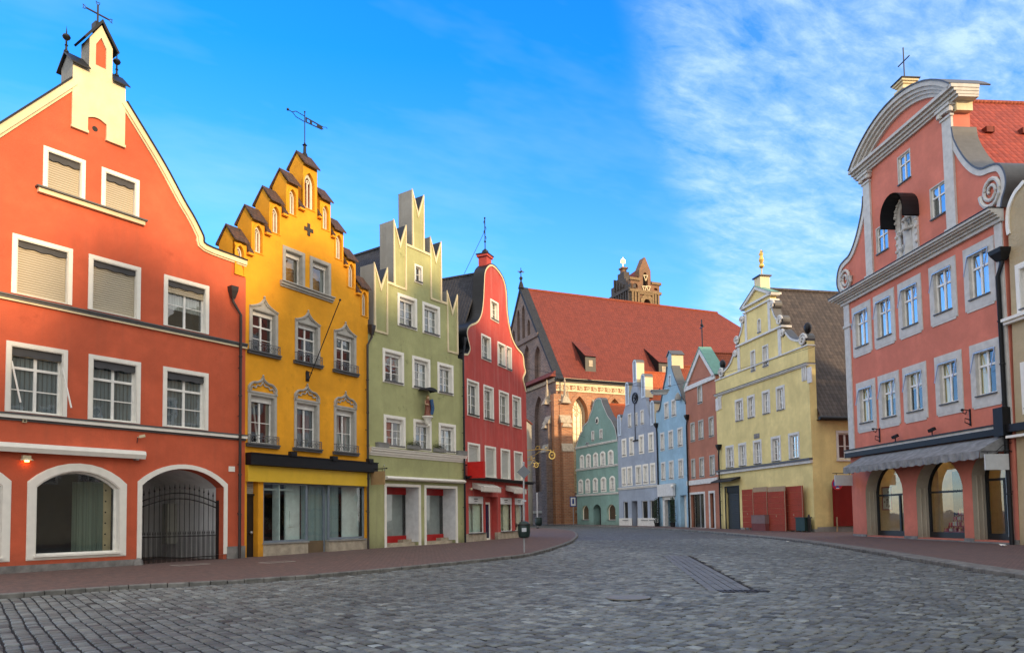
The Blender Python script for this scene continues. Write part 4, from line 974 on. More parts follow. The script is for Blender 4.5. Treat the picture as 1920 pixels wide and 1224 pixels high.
m = MB().lathe((c, .4, zt_-.2), [(.16, 0), (.12, .22), (.07, .3), (.06, .6), (.11, .64), (.05, .68), (.035, .75)], 10).tube([(c, .4, zt_+.5), (c, .4, zt_+1.95)], .022, 8).ball((c, .4, zt_+1.95), .04); vn = H.part('weather_vane', m, M_black)
zv = zt_+1.62
fl = MB().prism([(c+.05, zv-.12), (c+1.0, zv-.02), (c+1.12, zv+.06), (c+1.02, zv+.09), (c+1.1, zv+.17), (c+.05, zv+.13)], .39, .41, [[(c+.12, zv-.06), (c+.3, zv-.05), (c+.3, zv+.09), (c+.12, zv+.08)], [(c+.42, zv-.035), (c+.72, zv+.0), (c+.72, zv+.1), (c+.42, zv+.09)]])
fl.tube([(c, .4, zv-.12), (c-.5, .4, zv-.13), (c-.68, .4, zv-.02), (c-.95, .4, zv-.02)], .018, 6).tube([(c, .4, zv+.13), (c-.5, .4, zv+.12), (c-.68, .4, zv+.0)], .018, 6).ball((c-.95, .4, zv-.02), .06, 8, 5).tube([(c+1.1, .4, zv+.15), (c+1.25, .4, zv+.22), (c+1.35, .4, zv+.20)], .014, 6)
H.part('vane_flag', fl, M_black, vn)
H.body(0, uR, ms[0][5]-1.6, ms[8][5]-1.6, uc, ms[4][5]-.9, .9, 12, M_ye, M_dtile)
H.pipe((697, 618), (690.5, 1022), hop=.26)
Hye = H; Pn = H.F.world(uR, 0, 0)
# things on the yellow house
T_, u, z = wall_thing(H, 'flagpole', 'bare slanting flagpole fixed below the middle window of the yellow house', 'flagpole', Y2(596, 1035))
tipw = -2.2; tu, tz = H.p(Y2(833, 468), tipw)
MB().tube([(0, -.12, 0), (tu-u, tipw, tz-z)], .02, 8).ball((tu-u, tipw, tz-z), .05).build('pole', M_iron, T_, smooth=True); MB().box(-.08, .08, -.05, 0, -.1, .3).bar((-.05, 0, .35), (0, -.3, .2), .03).bar((0, -.1, 0), (.0, -.0, -.05), .06).build('bracket', M_iron, T_)
for k, (x, y) in enumerate(((355, 556), (604, 582), (822, 597))):
    T_, u, z = wall_thing(H, 'spotlight', ['leftmost', 'middle', 'rightmost'][k]+' black spotlight on the dark ledge above the yellow fascia', 'spotlight', Y3(x, y), group='spotlights on the yellow shop ledge')
    MB().box(-.16, .16, -.36, -.18, -.10, .12).box(-.18, .10, -.42, -.36, -.08, .02).build('lamp_body', M_black, T_); MB().bar((0, -.2, -.1), (0, -.0, -.05), .03).build('bracket', M_black, T_)
a = H.p(Y3(820, 700), 0)
T_ = thing('hanging_sign', 'blank tan sign hanging from a rod beside the yellow shop', 'sign', H.F, uR+.05, 0, H.p(Y3(860, 735), -.4)[1])
MB().box(-.03, .03, -.95, -.12, .0, .62).build('sign_board', plain('tan_board', (.34, .22, .10), .5), T_); MB().tube([(0, 0, .74), (0, -1.05, .74)], .02).tube([(0, -.3, .62), (0, -.3, .74)], .012).tube([(0, -.8, .62), (0, -.8, .74)], .012).ball((0, -1.07, .74), .04).build('rod', M_iron, T_)
# ---------------- green house with M-shaped battlements
H = House('battlemented_house', 'sage green house with white-edged M-shaped battlements', 'house', (Pn.x, Pn.y), ANG['green'])
p = H.p; M_gr = plaster('sage_render', (.42, .425, .20), .5, streak=.35, bump=.016, grain=14, blot=('55603A', .5)); uR = p((871, 900))[0]
def P_(f, x, y): return p(f(x, y))
S = []
for (aL, nt, aR, bR, bL) in [((150, 545), (198, 697), (240, 572), (240, 1030), (160, 1005)), ((288, 250), (328, 415), (365, 290), (368, 733), (282, 700)), ((400, 52), (443, 218), (484, 97), (493, 495), (402, 445)),
                             ((530, 388), (568, 540), (597, 420), (608, 830), (534, 805)), ((645, 752), (680, 893), (710, 777), (718, 1178), (645, 1160))]:
    q = [P_(G1, *x) for x in (aL, nt, aR, bR, bL)]; S.append([(q[0][0]+q[4][0])/2, (q[2][0]+q[3][0])/2, (q[0][1]+q[2][1])/2, q[1][1], (q[3][1]+q[4][1])/2])
uc = (S[2][0]+S[2][1])/2; wm = sum(s[1]-s[0] for s in S)/5
for i, j in ((0, 4), (1, 3), (2, 2)):
    off = ((uc-(S[i][0]+S[i][1])/2)+((S[j][0]+S[j][1])/2-uc))/2
    for k, sg in ((i, -1), (j, 1)):
        c = uc+sg*off if i != j else uc; z = [(S[i][n]+S[j][n])/2 for n in (2, 3, 4)] if k == j else None
        S[k] = [c-wm/2, c+wm/2]+S[k][2:]
    for n in (2, 3, 4): m_ = (S[i][n]+S[j][n])/2; S[i][n] = S[j][n] = m_
jL = [P_(G1, 262, 668)[1], P_(G1, 385, 425)[1]]; jR = [P_(G1, 625, 832)[1], P_(G1, 512, 492)[1]]
j1 = (jL[0]+jR[0])/2; j2 = (jL[1]+jR[1])/2
outl = [(0, -.3), (uR, -.3), (uR, S[4][4]-.2)]
jz = {0: j1, 1: j2, 2: j2, 3: j1}
if uR > S[4][1]: outl += [(S[4][1], S[4][4]-.2)]
for i in range(4, -1, -1):
    a, b_, z, n_, bt = S[i]
    outl += [(b_, z), ((a+b_)/2+.03, n_), ((a+b_)/2-.03, n_), (a, z)]
    if i: outl += [(a, jz[i-1]-(.12 if i < 3 else -.12)), (S[i-1][1], jz[i-1]+(.12 if i < 3 else -.12))] if False else [(a, jz[i-1]), (S[i-1][1], jz[i-1])]
outl += [(S[0][0], S[0][4]-.2), (0, S[0][4]-.2)] if S[0][0] > .02 else [(0, S[0][4])]
M_fs = M_white
def gw(q, **k): return H.window(q, .15, bot=.1, trim=M_white, **k)
r = H.rect(G1(420, 555), G1(475, 700)); H.window(r, .09, bot=.1, trim=M_white, cols=1, rows=2, transom=0, reveal=.1, fw=.05, curtain=False)
for tl, br, rr in (((G1(305, 747), G1(438, 1010)), (G1(473, 812), G1(593, 1057)), 0),):
    for r in H.row([tl, br]): gw(r, box=.13, transom=0, rows=3, reveal=.16, pane=M_glass)
for k, r in enumerate(H.row([(G1(205, 1120), G2(262, 150)), (G1(404, 1168), G2(430, 178)), (G2(475, 0), G2(578, 215))])): gw(r, box=.13, transom=0, rows=3, pane=M_glass2 if k == 0 else M_glass)
rC = H.row([(G2(133, 325), G2(272, 548)), (G2(322, 355), G2(438, 568)), (G2(483, 383), G2(593, 580))])
for k, r in enumerate(rC): gw(r, box=.15, transom=0, rows=3, pane=M_glass2 if k == 0 else M_glass)
# shop openings
zt_ = p(G2(250, 772))[1]; ops = []
for x0, x1 in ((137, 368), (392, 602)):
    a, b_ = p(G2(x0, 950))[0], p(G2(x1, 950))[0]; ops.append((a, b_)); hole = [(a+.12, .0), (b_-.12, .0), (b_-.12, zt_-.12), (a+.12, zt_-.12)]; H.holes.append((hole, .9))
H.room_box([(ops[0][0], 0), (ops[1][1], zt_)], 1.0, 3.4)
wall = H.wall(outl, M_gr, .55)
M_bright = plain('shop_white', (.66, .66, .64), .6)
M_sred = plain('shop_red', (.42, .012, .012), .4)
for k, (a, b_) in enumerate(ops):
    f = H.part('shop_frame', MB().ring([(a, -.02), (b_, -.02), (b_, zt_), (a, zt_)], [(a+.13, -.01), (b_-.13, -.01), (b_-.13, zt_-.13), (a+.13, zt_-.13)], -.05, .02), M_white)
    H.part('reveal_lining', MB().box(a+.118, a+.13, .02, .9, 0, zt_-.12).box(b_-.13, b_-.118, .02, .9, .3, zt_-.12).box(a+.12, b_-.12, .02, .9, zt_-.13, zt_-.118), M_bright, f)
    H.part('shop_pane', MB().quad((a+.1, .9, .4), (b_-.1, .9, .4), (b_-.1, .9, zt_-.4), (a+.1, .9, zt_-.4)), M_shop, f)
    H.part('red_band', MB().box(a+.1, b_-.1, .86, .93, .28, .62).box(a+.1, b_-.1, .86, .93, zt_-.48, zt_-.1), M_sred, f)
    H.part('shop_backdrop', MB().box(a, b_, 1.25, 1.3, .3, zt_).box(a+.5, a+.56, 1.0, 1.25, .3, zt_-.5), plain('pale_partition', (.45, .47, .46), .8), f)
    H.part('stone_steps', MB().box(a+.1, b_-.08, -.08, .9, -.1, .13).box(a+.12, b_-.12, .25, .9, .13, .28).box(b_-.75, b_-.12, .5, .9, .28, .42), M_trav, f)
# trims along the battlements
m = MB()
for a, b_, z, n_, bt in S:
    c = (a+b_)/2; e = .10; m.prism([(a, bt), (a+e, bt+e)] if False else [(a, bt), (b_, bt), (b_, bt+e), (a, bt+e)], -.045, .01)
    m.ribbon([(a, bt+.05), (a, z), (c, n_-.02), (b_, z), (b_, bt+.05)], -.10, .02, -.05, .02)
for i, z in jz.items(): m.box(S[i][1], S[i+1][0], -.045, .02, z-.10, z+.02)
H.part('battlement_trim', m, M_cream)
for a, b_, z, n_, bt in S:
    m = MB().add([(x, w, zz) for w, k in ((.02, 0), (.95, 0)) for x, zz in ((a-.004, bt), (a-.004, z))], [(0, 1, 3, 2)]).add([(b_+.004, w, zz) for w in (.02, .95) for zz in (bt, z)], [(0, 1, 3, 2)]); H.part('battlement_cheek', m, M_concrete)
    m = MB(); c = (a+b_)/2
    for x0, x1 in ((a+.02, c-.0), (b_-.02, c+.0)): m.add([(x0, w, z+.0) for w in (.03, 1.0)]+[(x1, w, n_+.09) for w in (1.0, .03)], [(0, 1, 2, 3)])
    m.add([(a, .96, z), (b_, .96, z), (b_, .96, bt), (a, .96, bt)], [(0, 1, 2, 3)]); H.part('battlement_flashing', m, M_black)
rz = p(G1(230, 435))[1]; rid = p((783, 442))[1]
H.body(0, uR, S[0][4]-.2, S[4][4]-.2, uc, rid, .56, 13, M_gr, M_dtile)
zc = (P_(G2, 60, 545)[1]+P_(G2, 652, 605)[1])/2; H.band('cornice', .05, uR-.02, zc, [(.20, -.08, .03), (.26, .03, .06), (.12, -.2, -.08), (.05, -.3, -.2)], M_white)
H.pipe((870.5, 640), (872.5, 1014), mat=M_black, hop=.2)
Hgr = H; Pn = H.F.world(uR, 0, 0)
a = p(G2(130, 735)); b_ = p(G2(632, 757)); T_ = thing('folded_awning', 'slim white folded awning box over the two shop openings of the green house', 'awning', H.F, a[0], 0, (a[1]+b_[1])/2)
L_ = b_[0]-a[0]; MB().box(0, L_, -.22, -.02, -.09, .10).tube([(0, -.25, 0), (L_, -.25, 0)], .07, 8).build('cassette_box', M_white, T_); MB().tube([(.1, -.02, .05), (-.05, -.15, .5)], .02).tube([(0, -.02, .55), (-.15, -.25, .6)], .02).build('bracket', M_steel, T_)
for k, (x, y, lb) in enumerate(((315, 545, 'stone box of leafy plants between the left and middle windows of the green house'), (480, 563, 'stone box of leafy plants between the middle and right windows of the green house'))):
    u, z = p(G2(x, y)); T_ = thing('planter', lb, 'planter', H.F, u, -.12, z-.05); MB().box(-.42, .42, -.1, .1, 0, .18).build('planter_box', M_concrete, T_)
    m = MB(); rg = random.Random(k)
    for i in range(260):
        c = Vector((rg.uniform(-.42, .42), rg.uniform(-.16, .12), .18+abs(rg.gauss(0, .13)))); a_ = rg.uniform(0, 6.28); d = Vector((math.cos(a_), math.sin(a_), rg.uniform(-.4, .6)))*.07; e = d.cross(Vector((0, 0, 1)))*.45
        m.quad(c, c+d*.5+e, c+d, c+d*.5-e)
    m.build('foliage', plain('leaf_green', (.05, .085, .025), .6, var=.5), T_)
for x, y, lb in ((115, 528, 'short grey stone block at the left end of the green house cornice'), (622, 578, 'short grey stone block at the right end of the green house cornice')):
    u, z = p(G2(x, y)); T_ = thing('stone_block', lb, 'stone block', H.F, u, -.12, z-.1); MB().box(-.36, .36, -.1, .1, 0, .2).box(-.38, .38, -.12, .12, .2, .24).build('block', M_concrete, T_)
# madonna on a console
u, z = p((794.5, 781)); T_ = thing('madonna_statue', 'painted madonna statue under a little black canopy on the green facade', 'statue', H.F, u, -.28, z)
def figure(T_, z0, h, cols, child=True):
    m = MB(); pr = [(.20, 0), (.21, .06), (.18, .3), (.165, .5), (.175, .62), (.16, .72), (.17, .78), (.07, .83)]
    n = 18; vs = []; 
    for r, z_ in pr:
        for k in range(n): a = 2*math.pi*k/n; rr = r*(1+.10*math.cos(5*a+z_*6))*(1+.05*math.cos(9*a)); vs.append((rr*math.cos(a)*h+.03*h*math.sin(z_*4), rr*.75*math.sin(a)*h, z0+z_*h))
    m.add(vs, [(i*n+k, i*n+(k+1) % n, (i+1)*n+(k+1) % n, (i+1)*n+k) for i in range(len(pr)-1) for k in range(n)]); m.build('robe', cols[0], T_, smooth=True)
    m = MB().tube([(-.17*h, 0, z0+.75*h), (-.24*h, -.04*h, z0+.58*h), (-.10*h, -.17*h, z0+.55*h)], .045*h, 8).tube([(.17*h, 0, z0+.75*h), (.23*h, -.05*h, z0+.6*h), (.08*h, -.19*h, z0+.58*h)], .045*h, 8); m.ball((0, -.02*h, z0+.91*h), .075*h, 12, 8, 1.2).lathe((0, 0, z0+.8*h), [(.04*h, 0), (.035*h, .08*h)], 8); m.build('head_and_arms', cols[1], T_, smooth=True)
    m = MB().lathe((0, .01*h, z0+.93*h), [(.085*h, -.08*h), (.09*h, 0), (.075*h, .05*h), (.02*h, .085*h)], 12, 1, .9).lathe((0, 0, z0+h), [(.05*h, 0), (.075*h, .05*h), (.055*h, .03*h)], 8); m.build('veil', cols[2], T_, smooth=True)
    if child:
        m = MB().lathe((.11*h, -.17*h, z0+.56*h), [(.05*h, 0), (.06*h, .08*h), (.045*h, .15*h), (.02*h, .17*h)], 10).ball((.11*h, -.18*h, z0+.77*h), .048*h, 10, 7).tube([(.11*h, -.2*h, z0+.68*h), (.17*h, -.28*h, z0+.72*h)], .016*h, 6).tube([(.1*h, -.2*h, z0+.58*h), (.06*h, -.27*h, z0+.50*h)], .022*h, 6); m.build('child', cols[1], T_, smooth=True)
figure(T_, 0, 1.02, (plain('robe_red', (.22, .08, .05), .6), plain('painted_skin', (.5, .32, .2), .6), plain('mantle_gold', (.32, .2, .07), .5)))
MB().tube([(.06, -.2, .85), (.14, -.22, .4), (.1, -.16, .08)], .09, 10).build('mantle', plain('mantle_blue', (.03, .09, .2), .6), T_, smooth=True)
MB().lathe((0, .02, 0), [(.1, -.42), (.16, -.3), (.2, -.14), (.3, -.06), (.3, 0)], 14, 1, .9).tube([(0, -.1, -.42), (-.1, -.15, -.5), (-.2, -.1, -.55)], .03).build('console', M_white, T_, smooth=True)
m = MB(); vs = [(.44*math.cos(math.pi*k/10), w, 1.28+.17*math.sin(math.pi*k/10)) for w in (-.30, .25) for k in range(11)]; m.add(vs, [(k, k+1, 12+k, 11+k) for k in range(10)]+[tuple(range(10, -1, -1))]); m.build('canopy', M_black, T_)

# ---------------- red curved-gable house
H = House('curved_gable_house', 'crimson house with a bell-shaped gable and a pennant finial', 'house', (Pn.x, Pn.y), ANG['red'])
p = H.p; M_rd = plaster('crimson_render', (.50, .08, .065), .35, streak=.5, dirt=(.45, .30, .27)); uR = p((990, 900))[0]
lf = [P_(G1, *q) for q in ((770, 1170), (790, 1130), (775, 1060), (770, 1010), (790, 970), (840, 945), (868, 890), (880, 800), (885, 700), (890, 620), (905, 582), (930, 563))]
rt = [P_(G1, *q) for q in ((960, 575), (1000, 625), (1025, 680), (1040, 760), (1045, 870), (1060, 980), (1080, 1060), (1110, 1120), (1150, 1170))]+[P_(G2, *q) for q in ((1028, 22), (1036, 60), (1022, 100), (1030, 140), (1040, 180))]
crv = smooth_line([(max(.02, a), z) for a, z in lf]+rt, 4); crv[0] = (.0, crv[0][1]); uR = crv[-1][0]
print('red', [(round(a, 2), round(z, 2)) for a, z in lf+rt], uR)
outl = [(0, -.3), (uR+.12, -.3), (uR+.02, crv[-1][1])]+list(reversed(crv))
M_rf = M_white
H.window(H.rect(G1(932, 790), G1(988, 960)), .1, transom=0, rows=3, cols=2, reveal=.14, sillmat=M_lead)
rr = H.row([(G1(870, 1015), G1(937, 1205)), (G1(980, 1080), G2(910, 48)), (G1(1040, 1115), G2(950, 65))])
for r in rr[:2]: H.window(r, .11, transom=0, rows=3, cols=2, reveal=.14)
H.window(rr[2], .08, transom=0, rows=3, cols=1, reveal=.14, fw=.045)
for r in H.row([(G2(663, 90), G2(742, 350)), (G2(768, 132), G2(835, 378)), (G2(867, 178), G2(932, 405)), (G2(952, 208), G2(1010, 423))]): H.window(r, .11, transom=0, rows=3, box=.14, reveal=.15, sillmat=M_black)
for r in H.row([(G2(668, 500), G2(748, 730)), (G2(777, 525), G2(850, 738)), (G2(878, 545), G2(940, 745)), (G2(963, 562), G2(1020, 750))]): H.window(r, .12, bot=.05, transom=0, rows=3, box=.12, shutter=1, shut_mat=M_gshut, curtain=False, reveal=.14, sillmat=M_white)
def hz(x0, x1, zt1, zb1): a, b_ = p(R1(x0, 700))[0], p(R1(x1, 700))[0]; return a, b_, zb1, zt1
zt_ = p(R1(230, 475))[1]; zsil = p(R1(230, 945))[1]; sh = [hz(128, 328, zt_, zsil), hz(368, 468, p(R1(420, 550))[1], .25), hz(535, 690, zt_, zsil), hz(718, 845, zt_, zsil)]
for k, q in enumerate(sh):
    if k == 1: H.holes.append((arc(q[0]-.25, q[1]+.35, .02, zt_), .5))
    else: H.window(q, .0, bot=0, trim=False, cols=1, rows=1, transom=0, fw=.05, pane=M_shop, curtain=False, sill=.05, sillmat=M_lead, reveal=.08, room=1.4, name='shop_window')
wall = H.wall(outl, M_rd, .62, side_mat=M_slate)
q = sh[1]; d = H.part('shop_door', MB().ring([(q[0], .1), (q[1], .1), (q[1], q[3]), (q[0], q[3])], [(q[0]+.12, .22), (q[1]-.12, .22), (q[1]-.12, q[3]-.12), (q[0]+.12, q[3]-.12)], .36, .42), M_white)
H.part('door_glass', MB().box(q[0]+.1, q[1]-.1, .38, .40, .2, q[3]-.1), plain('navy_glass', (.01, .02, .06), .08, spec=.7), d); H.part('transom_panel', MB().box(q[0]-.25, q[1]+.35, .4, .5, q[3]-.0, zt_).box(q[0]-.25, q[0]+.01, .4, .5, 0, q[3]).box(q[1]-.01, q[1]+.35, .4, .5, 0, q[3]), M_rd, d); H.part('door_notice', MB().box(q[0]+.2, q[0]+.4, .36, .378, 1.35, 1.6), M_white, d)
for k in (0, 2, 3):
    q = sh[k]; H.part('fascia_sheet', MB().box(q[0]+.05, q[1]-.05, .04, .075, q[3]-.42, q[3]-.03), M_bright); g = MB()
    c = (q[0]+q[1])/2
    for j in range(5): g.box(c-.24+j*.10, c-.17+j*.10, .03, .04, q[3]-.19, q[3]-.12)
    g.box(c-.17, c+.17, .03, .04, q[3]-.30, q[3]-.26); H.part('faded_lettering', g, plain('faded_grey', (.13, .13, .12), .8), bpy.data.objects[[o.name for o in bpy.data.objects if o.name.startswith('fascia_sheet')][-1]])
    H.part('display_back', MB().box(q[0]-.05, q[1]+.1, .42, .46, q[2]-.1, q[3]).box(q[0]+(q[1]-q[0])*.55, q[1]+.1, .30, .34, q[2], q[3]-.5), plain('cream_backing', (.70, .68, .54), .8) if k else plain('mint_backing', (.60, .70, .60), .8))
H.part('plinth', MB().box(.0, sh[1][0]-.22, -.03, .2, -.2, zsil-.02).box(sh[1][1]+.3, uR+.1, -.03, .2, -.2, zsil-.02).box(sh[1][0]-.2, sh[1][1]+.3, -.0, .5, -.2, .12), M_trav)
m = MB().ribbon(crv, -.10, .02, -.05, .02); H.part('gable_trim', m, M_cream)
m = MB().ribbon(crv, .015, .06, -.07, .66); H.part('gable_coping', m, M_black)
zc_ = p(R1(60, 250))[1]; zc2 = p(R1(920, 290))[1]; zk = (zc_+zc2)/2
H.part('canopy_ledge', MB().box(-.05, uR+.45, -.42, .0, zk-.03, zk+.04).box(0, uR+.35, -.30, .0, zk-.12, zk-.03), M_black)
a = p(G1(930, 560)); m = MB().box(a[0]-.32, a[0]+.32, .05, .6, a[1]-.25, a[1]+.42).box(a[0]-.42, a[0]+.42, -.03, .68, a[1]+.42, a[1]+.56); cp_ = H.part('gable_pedestal', m, M_rd); H.part('pedestal_cap', MB().box(a[0]-.46, a[0]+.46, -.07, .72, a[1]+.56, a[1]+.62).lathe((a[0], .3, a[1]+.6), [(.22, 0), (.2, .25), (.1, .34), (.04, .4)], 10), M_black, cp_)
z = a[1]+.95; m = MB().tube([(a[0], .3, z), (a[0], .3, z+2.0)], .03, 6)
for k in range(4): m.tube([(a[0], .3, z+.7+k*.3), (a[0]+.1*(-1)**k, .3, z+.85+k*.3), (a[0]+.18*(-1)**k, .3, z+.75+k*.3), (a[0]+.1*(-1)**k, .3, z+.68+k*.3)], .018, 5)
m.ball((a[0], .3, z+1.95), .06, 8, 5).ball((a[0], .3, z+.5), .07, 8, 5); H.part('iron_finial', m, M_black, cp_)
H.part('stay_wire', MB().tube([(a[0]-.05, .3, z+1.1), (a[0]-.1, 1.7, a[1]-.35)], .015, 5), M_black, cp_)
rz = p((918, 508.5))[1]; H.body(0, uR, crv[0][1]-.4, crv[-1][1]-.3, a[0], rz, .63, 13, M_rd, M_dtile)
Hrd = H
# red house fittings
for k, (x0, x1) in enumerate(((170, 585), (597, 905))):
    wv = -.75; a = p(R1(x0, 400)); e0, e1 = p(R1(x0+25, 385)), p(R1(x1, 420)); aw = H.p(R1(x0+20, 455), wv); bw = H.p(R1(x1, 490), wv); u0, u1 = max(.25, p(R1(x0, 420))[0]-.0), H.p(R1(x1, 430), wv)[0]-.05
    ztop = zk-.28; T_ = thing('scalloped_awning', ('left' if k == 0 else 'right')+' one of the two cream scalloped awnings on the crimson house', 'awning', H.F, (u0+u1)/2, 0, ztop)
    hl = (u1-u0)/2; m = MB(); zb_ = -.22
    m.add([(-hl, -.02, 0), (hl, -.02, 0), (hl, -.55, zb_), (-hl, -.55, zb_)], [(0, 1, 2, 3)]); n = int(hl*2/.16); 
    for j in range(n):
        x = -hl+2*hl*j/n; x2 = -hl+2*hl*(j+1)/n; xm = (x+x2)/2; m.add([(x, -.55, zb_), (x2, -.55, zb_), (x2, -.56, zb_-.24), (xm, -.565, zb_-.33), (x, -.56, zb_-.24)], [(0, 1, 2, 3, 4)])
    for s in (-hl, hl): m.add([(s, -.02, 0), (s, -.55, zb_), (s, -.55, zb_-.22), (s, -.02, zb_-.1)], [(0, 1, 2, 3)])
    m.build('awning_canvas', plain('cream_canvas', (.60, .55, .47), .9), T_); MB().bar((-hl+.1, 0, -.1), (-hl+.1, -.7, zb_-.02), .03).bar((hl-.1, 0, -.1), (hl-.1, -.7, zb_-.02), .03).build('awning_arm', M_steel, T_)
T_ = thing('box_sign', 'plain bright red box sign sticking out between the green and crimson houses', 'sign', H.F, .16, 0, H.p((876, 895), -.5)[1])
MB().box(-.10, .10, -1.16, -.16, 0, .90).build('sign_box', plain('sign_red', (.55, .012, .010), .35), T_); MB().box(-.02, .02, -.18, 0, .1, .16).box(-.02, .02, -.18, 0, .72, .78).build('bracket', M_black, T_)
u, z = p(R1(128, 385)); T_ = thing('door_lamp', 'small round lamp at the left end of the cream awning', 'wall lamp', H.F, u, -.0, z); MB().tube([(0, 0, 0), (0, -.15, .03)], .02).ball((0, -.17, 0), .08).build('lamp_body', M_cream, T_)
# goods in the window
q = sh[3]; T_ = thing('kettle_grill', 'black kettle and yellow bottle standing in the right shop window of the crimson house', 'shop display', H.F, (q[0]+q[1])/2, .35, q[2]); MB().ball((0, 0, .35), .15).lathe((0, 0, 0), [(.1, 0), (.05, .1), (.05, .2)], 10).build('kettle', M_black, T_, smooth=True); MB().lathe((-.28, 0, 0), [(.07, 0), (.07, .3), (.03, .38), (.03, .46)], 10).build('bottle', plain('yellow_plastic', (.7, .5, .03), .4), T_, smooth=True)
# ================================================================== right row
# chain from the yellow corner house backwards
def chain(Pr, ang, pl, py=990):
    """left corner of a house whose right corner is Pr, with its left edge at photo column pl"""
    F = Frame(Pr, ang); u, _ = F.p((pl, py)); Q = F.P+F.u*u; return (Q.x, Q.y), -u
q = ground(1442, 993.8, .1); a_yr = 180-12.0
F = Frame((q.x, q.y), a_yr); cR = F.P+F.u*F.p((1524.5, 900))[0]; cL = F.P+F.u*F.p((1350, 992))[0]
P_yr = (cL.x, cL.y); P_br, w_br = chain(P_yr, 180-9.5, 1292); P_bl, w_bl = chain(P_br, 180-12, 1235, 987); P_lv, w_lv = chain(P_bl, 180-19.0, 1161.5, 985); P_te, w_te = chain(P_lv, 180-23.5, 1082.5, 982)
print('right chain', cR, P_yr, P_br, P_bl, P_lv, P_te, 'widths', w_br, w_bl, w_lv, w_te)
M_rwin = plain('pale_trim', (.64, .62, .57), .6)
def rwin(H, f, q, sw=.14, **k):
    d = dict(trim=M_rwin, transom=0, rows=3, cols=2, reveal=.12, fw=.10, curtain=None, proud=.03, pane=M_glass2); d.update(k)
    return H.window(H.rect(f(*q[:2]), f(*q[2:])), sw, **d)
def rrow(H, f, lst, sw=.14, **k):
    d = dict(trim=M_rwin, transom=0, rows=3, cols=2, reveal=.12, fw=.10, curtain=None, proud=.03, pane=M_glass2); d.update(k)
    for r in H.row([(f(*q[:2]), f(*q[2:])) for q in lst]): H.window(r, sw, **d)
def lamp(H, q, label, w=-.6): pass
# ---------------- teal
H = House('teal_house', 'small teal house with a curved gable next to the brick church', 'house', P_te, 180-23.5); p = H.p; W = w_te
M_te = plaster('teal_render', (.23, .36, .31), .35, streak=.3)
g = [P_(C2, *q) for q in ((468, 530), (472, 490), (490, 440), (508, 410), (512, 378), (545, 345), (560, 300), (575, 260), (590, 205), (612, 180), (640, 180), (652, 215), (672, 262), (692, 305), (715, 335), (728, 362), (745, 400), (756, 470))]
g[0] = (0.0, g[0][1]); g = [(max(0, x), z) for x, z in g]; g[-1] = (W, g[-1][1]); crv = smooth_line(g, 3)
outl = [(0, -.3), (W, -.3)]+list(reversed(crv))
rrow(H, C2, [(570, 413, 592, 480), (628, 403, 652, 470)], .12, cols=1)
rrow(H, C2, [(487, 588, 520, 688), (530, 580, 568, 682), (582, 570, 620, 676), (632, 562, 672, 668), (688, 552, 730, 660)], .2, rise=.3, trim=M_white)
rrow(H, C2, [(477, 762, 512, 855), (526, 756, 562, 853), (580, 750, 618, 851), (637, 744, 678, 850), (700, 738, 742, 848)], .2, rise=.3, trim=M_white)
for q in ((500, 945, 552, 1052), (683, 938, 745, 1053)): r = H.rect(C2(*q[:2]), C2(*q[2:])); H.window(r, .02, trim=False, cols=1, rows=1, transom=0, rise=.55, curtain=False, pane=M_shop, reveal=.2, room=1.6, name='shop_window', fw=.06); H.part('glowing_backdrop', MB().box(r[0]-.2, r[1]+.2, 1.2, 1.25, .2, r[3]+.2), glow('room_glow', (1.0, .50, .20), .30)); H.part('pendant_bulb', MB().ball(((r[0]+r[1])/2, .8, r[3]-.7), .10, 8, 5).ball(((r[0]+r[1])/2-.3, .8, r[3]-1.3), .07, 8, 5), glow('bulb_warm', (1, .7, .4), 8));  # backdrop sheet glows by itself in place of lamplight on a room wall
r = H.rect(C2(583, 940), C2(640, 1080)); H.holes.append((arc(r[0], r[1], -.02, r[3], .5), .9))
H.wall(outl, M_te, .5)
H.part('door', MB().add([(x, .9, z) for x, z in arc(r[0]-.05, r[1]+.05, -.02, r[3]+.05, .5)], [tuple(range(13))]).box((r[0]+r[1])/2-.05, (r[0]+r[1])/2+.05, .84, .9, 0, r[3]-.5), M_dark)
for q in ((460, 535, 760, 478), (465, 688, 735, 662), (463, 872, 770, 858)):
    a, b_ = p(C2(*q[:2])), p(C2(*q[2:])); H.band('string_course', 0, W, (a[1]+b_[1])/2, [(.14, -.02, .08), (.08, -.14, -.02)], M_rwin)
m = MB().ribbon(crv, -.10, .02, -.05, .02); H.part('gable_trim', m, M_rwin); H.part('gable_coping', MB().ribbon(crv, .015, .06, -.07, .8), M_lead)
for k in range(1, 6): H.part('rustication', MB().box(.05, W-.05, -.01, .004, k*.55, k*.55+.05), M_te) if False else None
c = p(C2(612, 338)); H.part('oval_recess', MB().ring([(c[0]+.34*math.cos(k*.4), c[1]+.44*math.sin(k*.4)) for k in range(16)], [(c[0]+.2*math.cos(k*.4), c[1]+.3*math.sin(k*.4)) for k in range(16)], -.05, .01), M_white)
H.part('niche_bust', MB().ball((c[0], -.05, c[1]+.05), .13).lathe((c[0], -.03, c[1]-.25), [(.18, 0), (.15, .15), (.05, .22)], 10), M_dark)
rz = H.F.side(C3(340, 380), W*.53)[1]; H.body(0, W, g[0][1]-.3, g[-1][1]-.3, W*.53, rz, .5, 12, M_te, M_otile); Hte = H
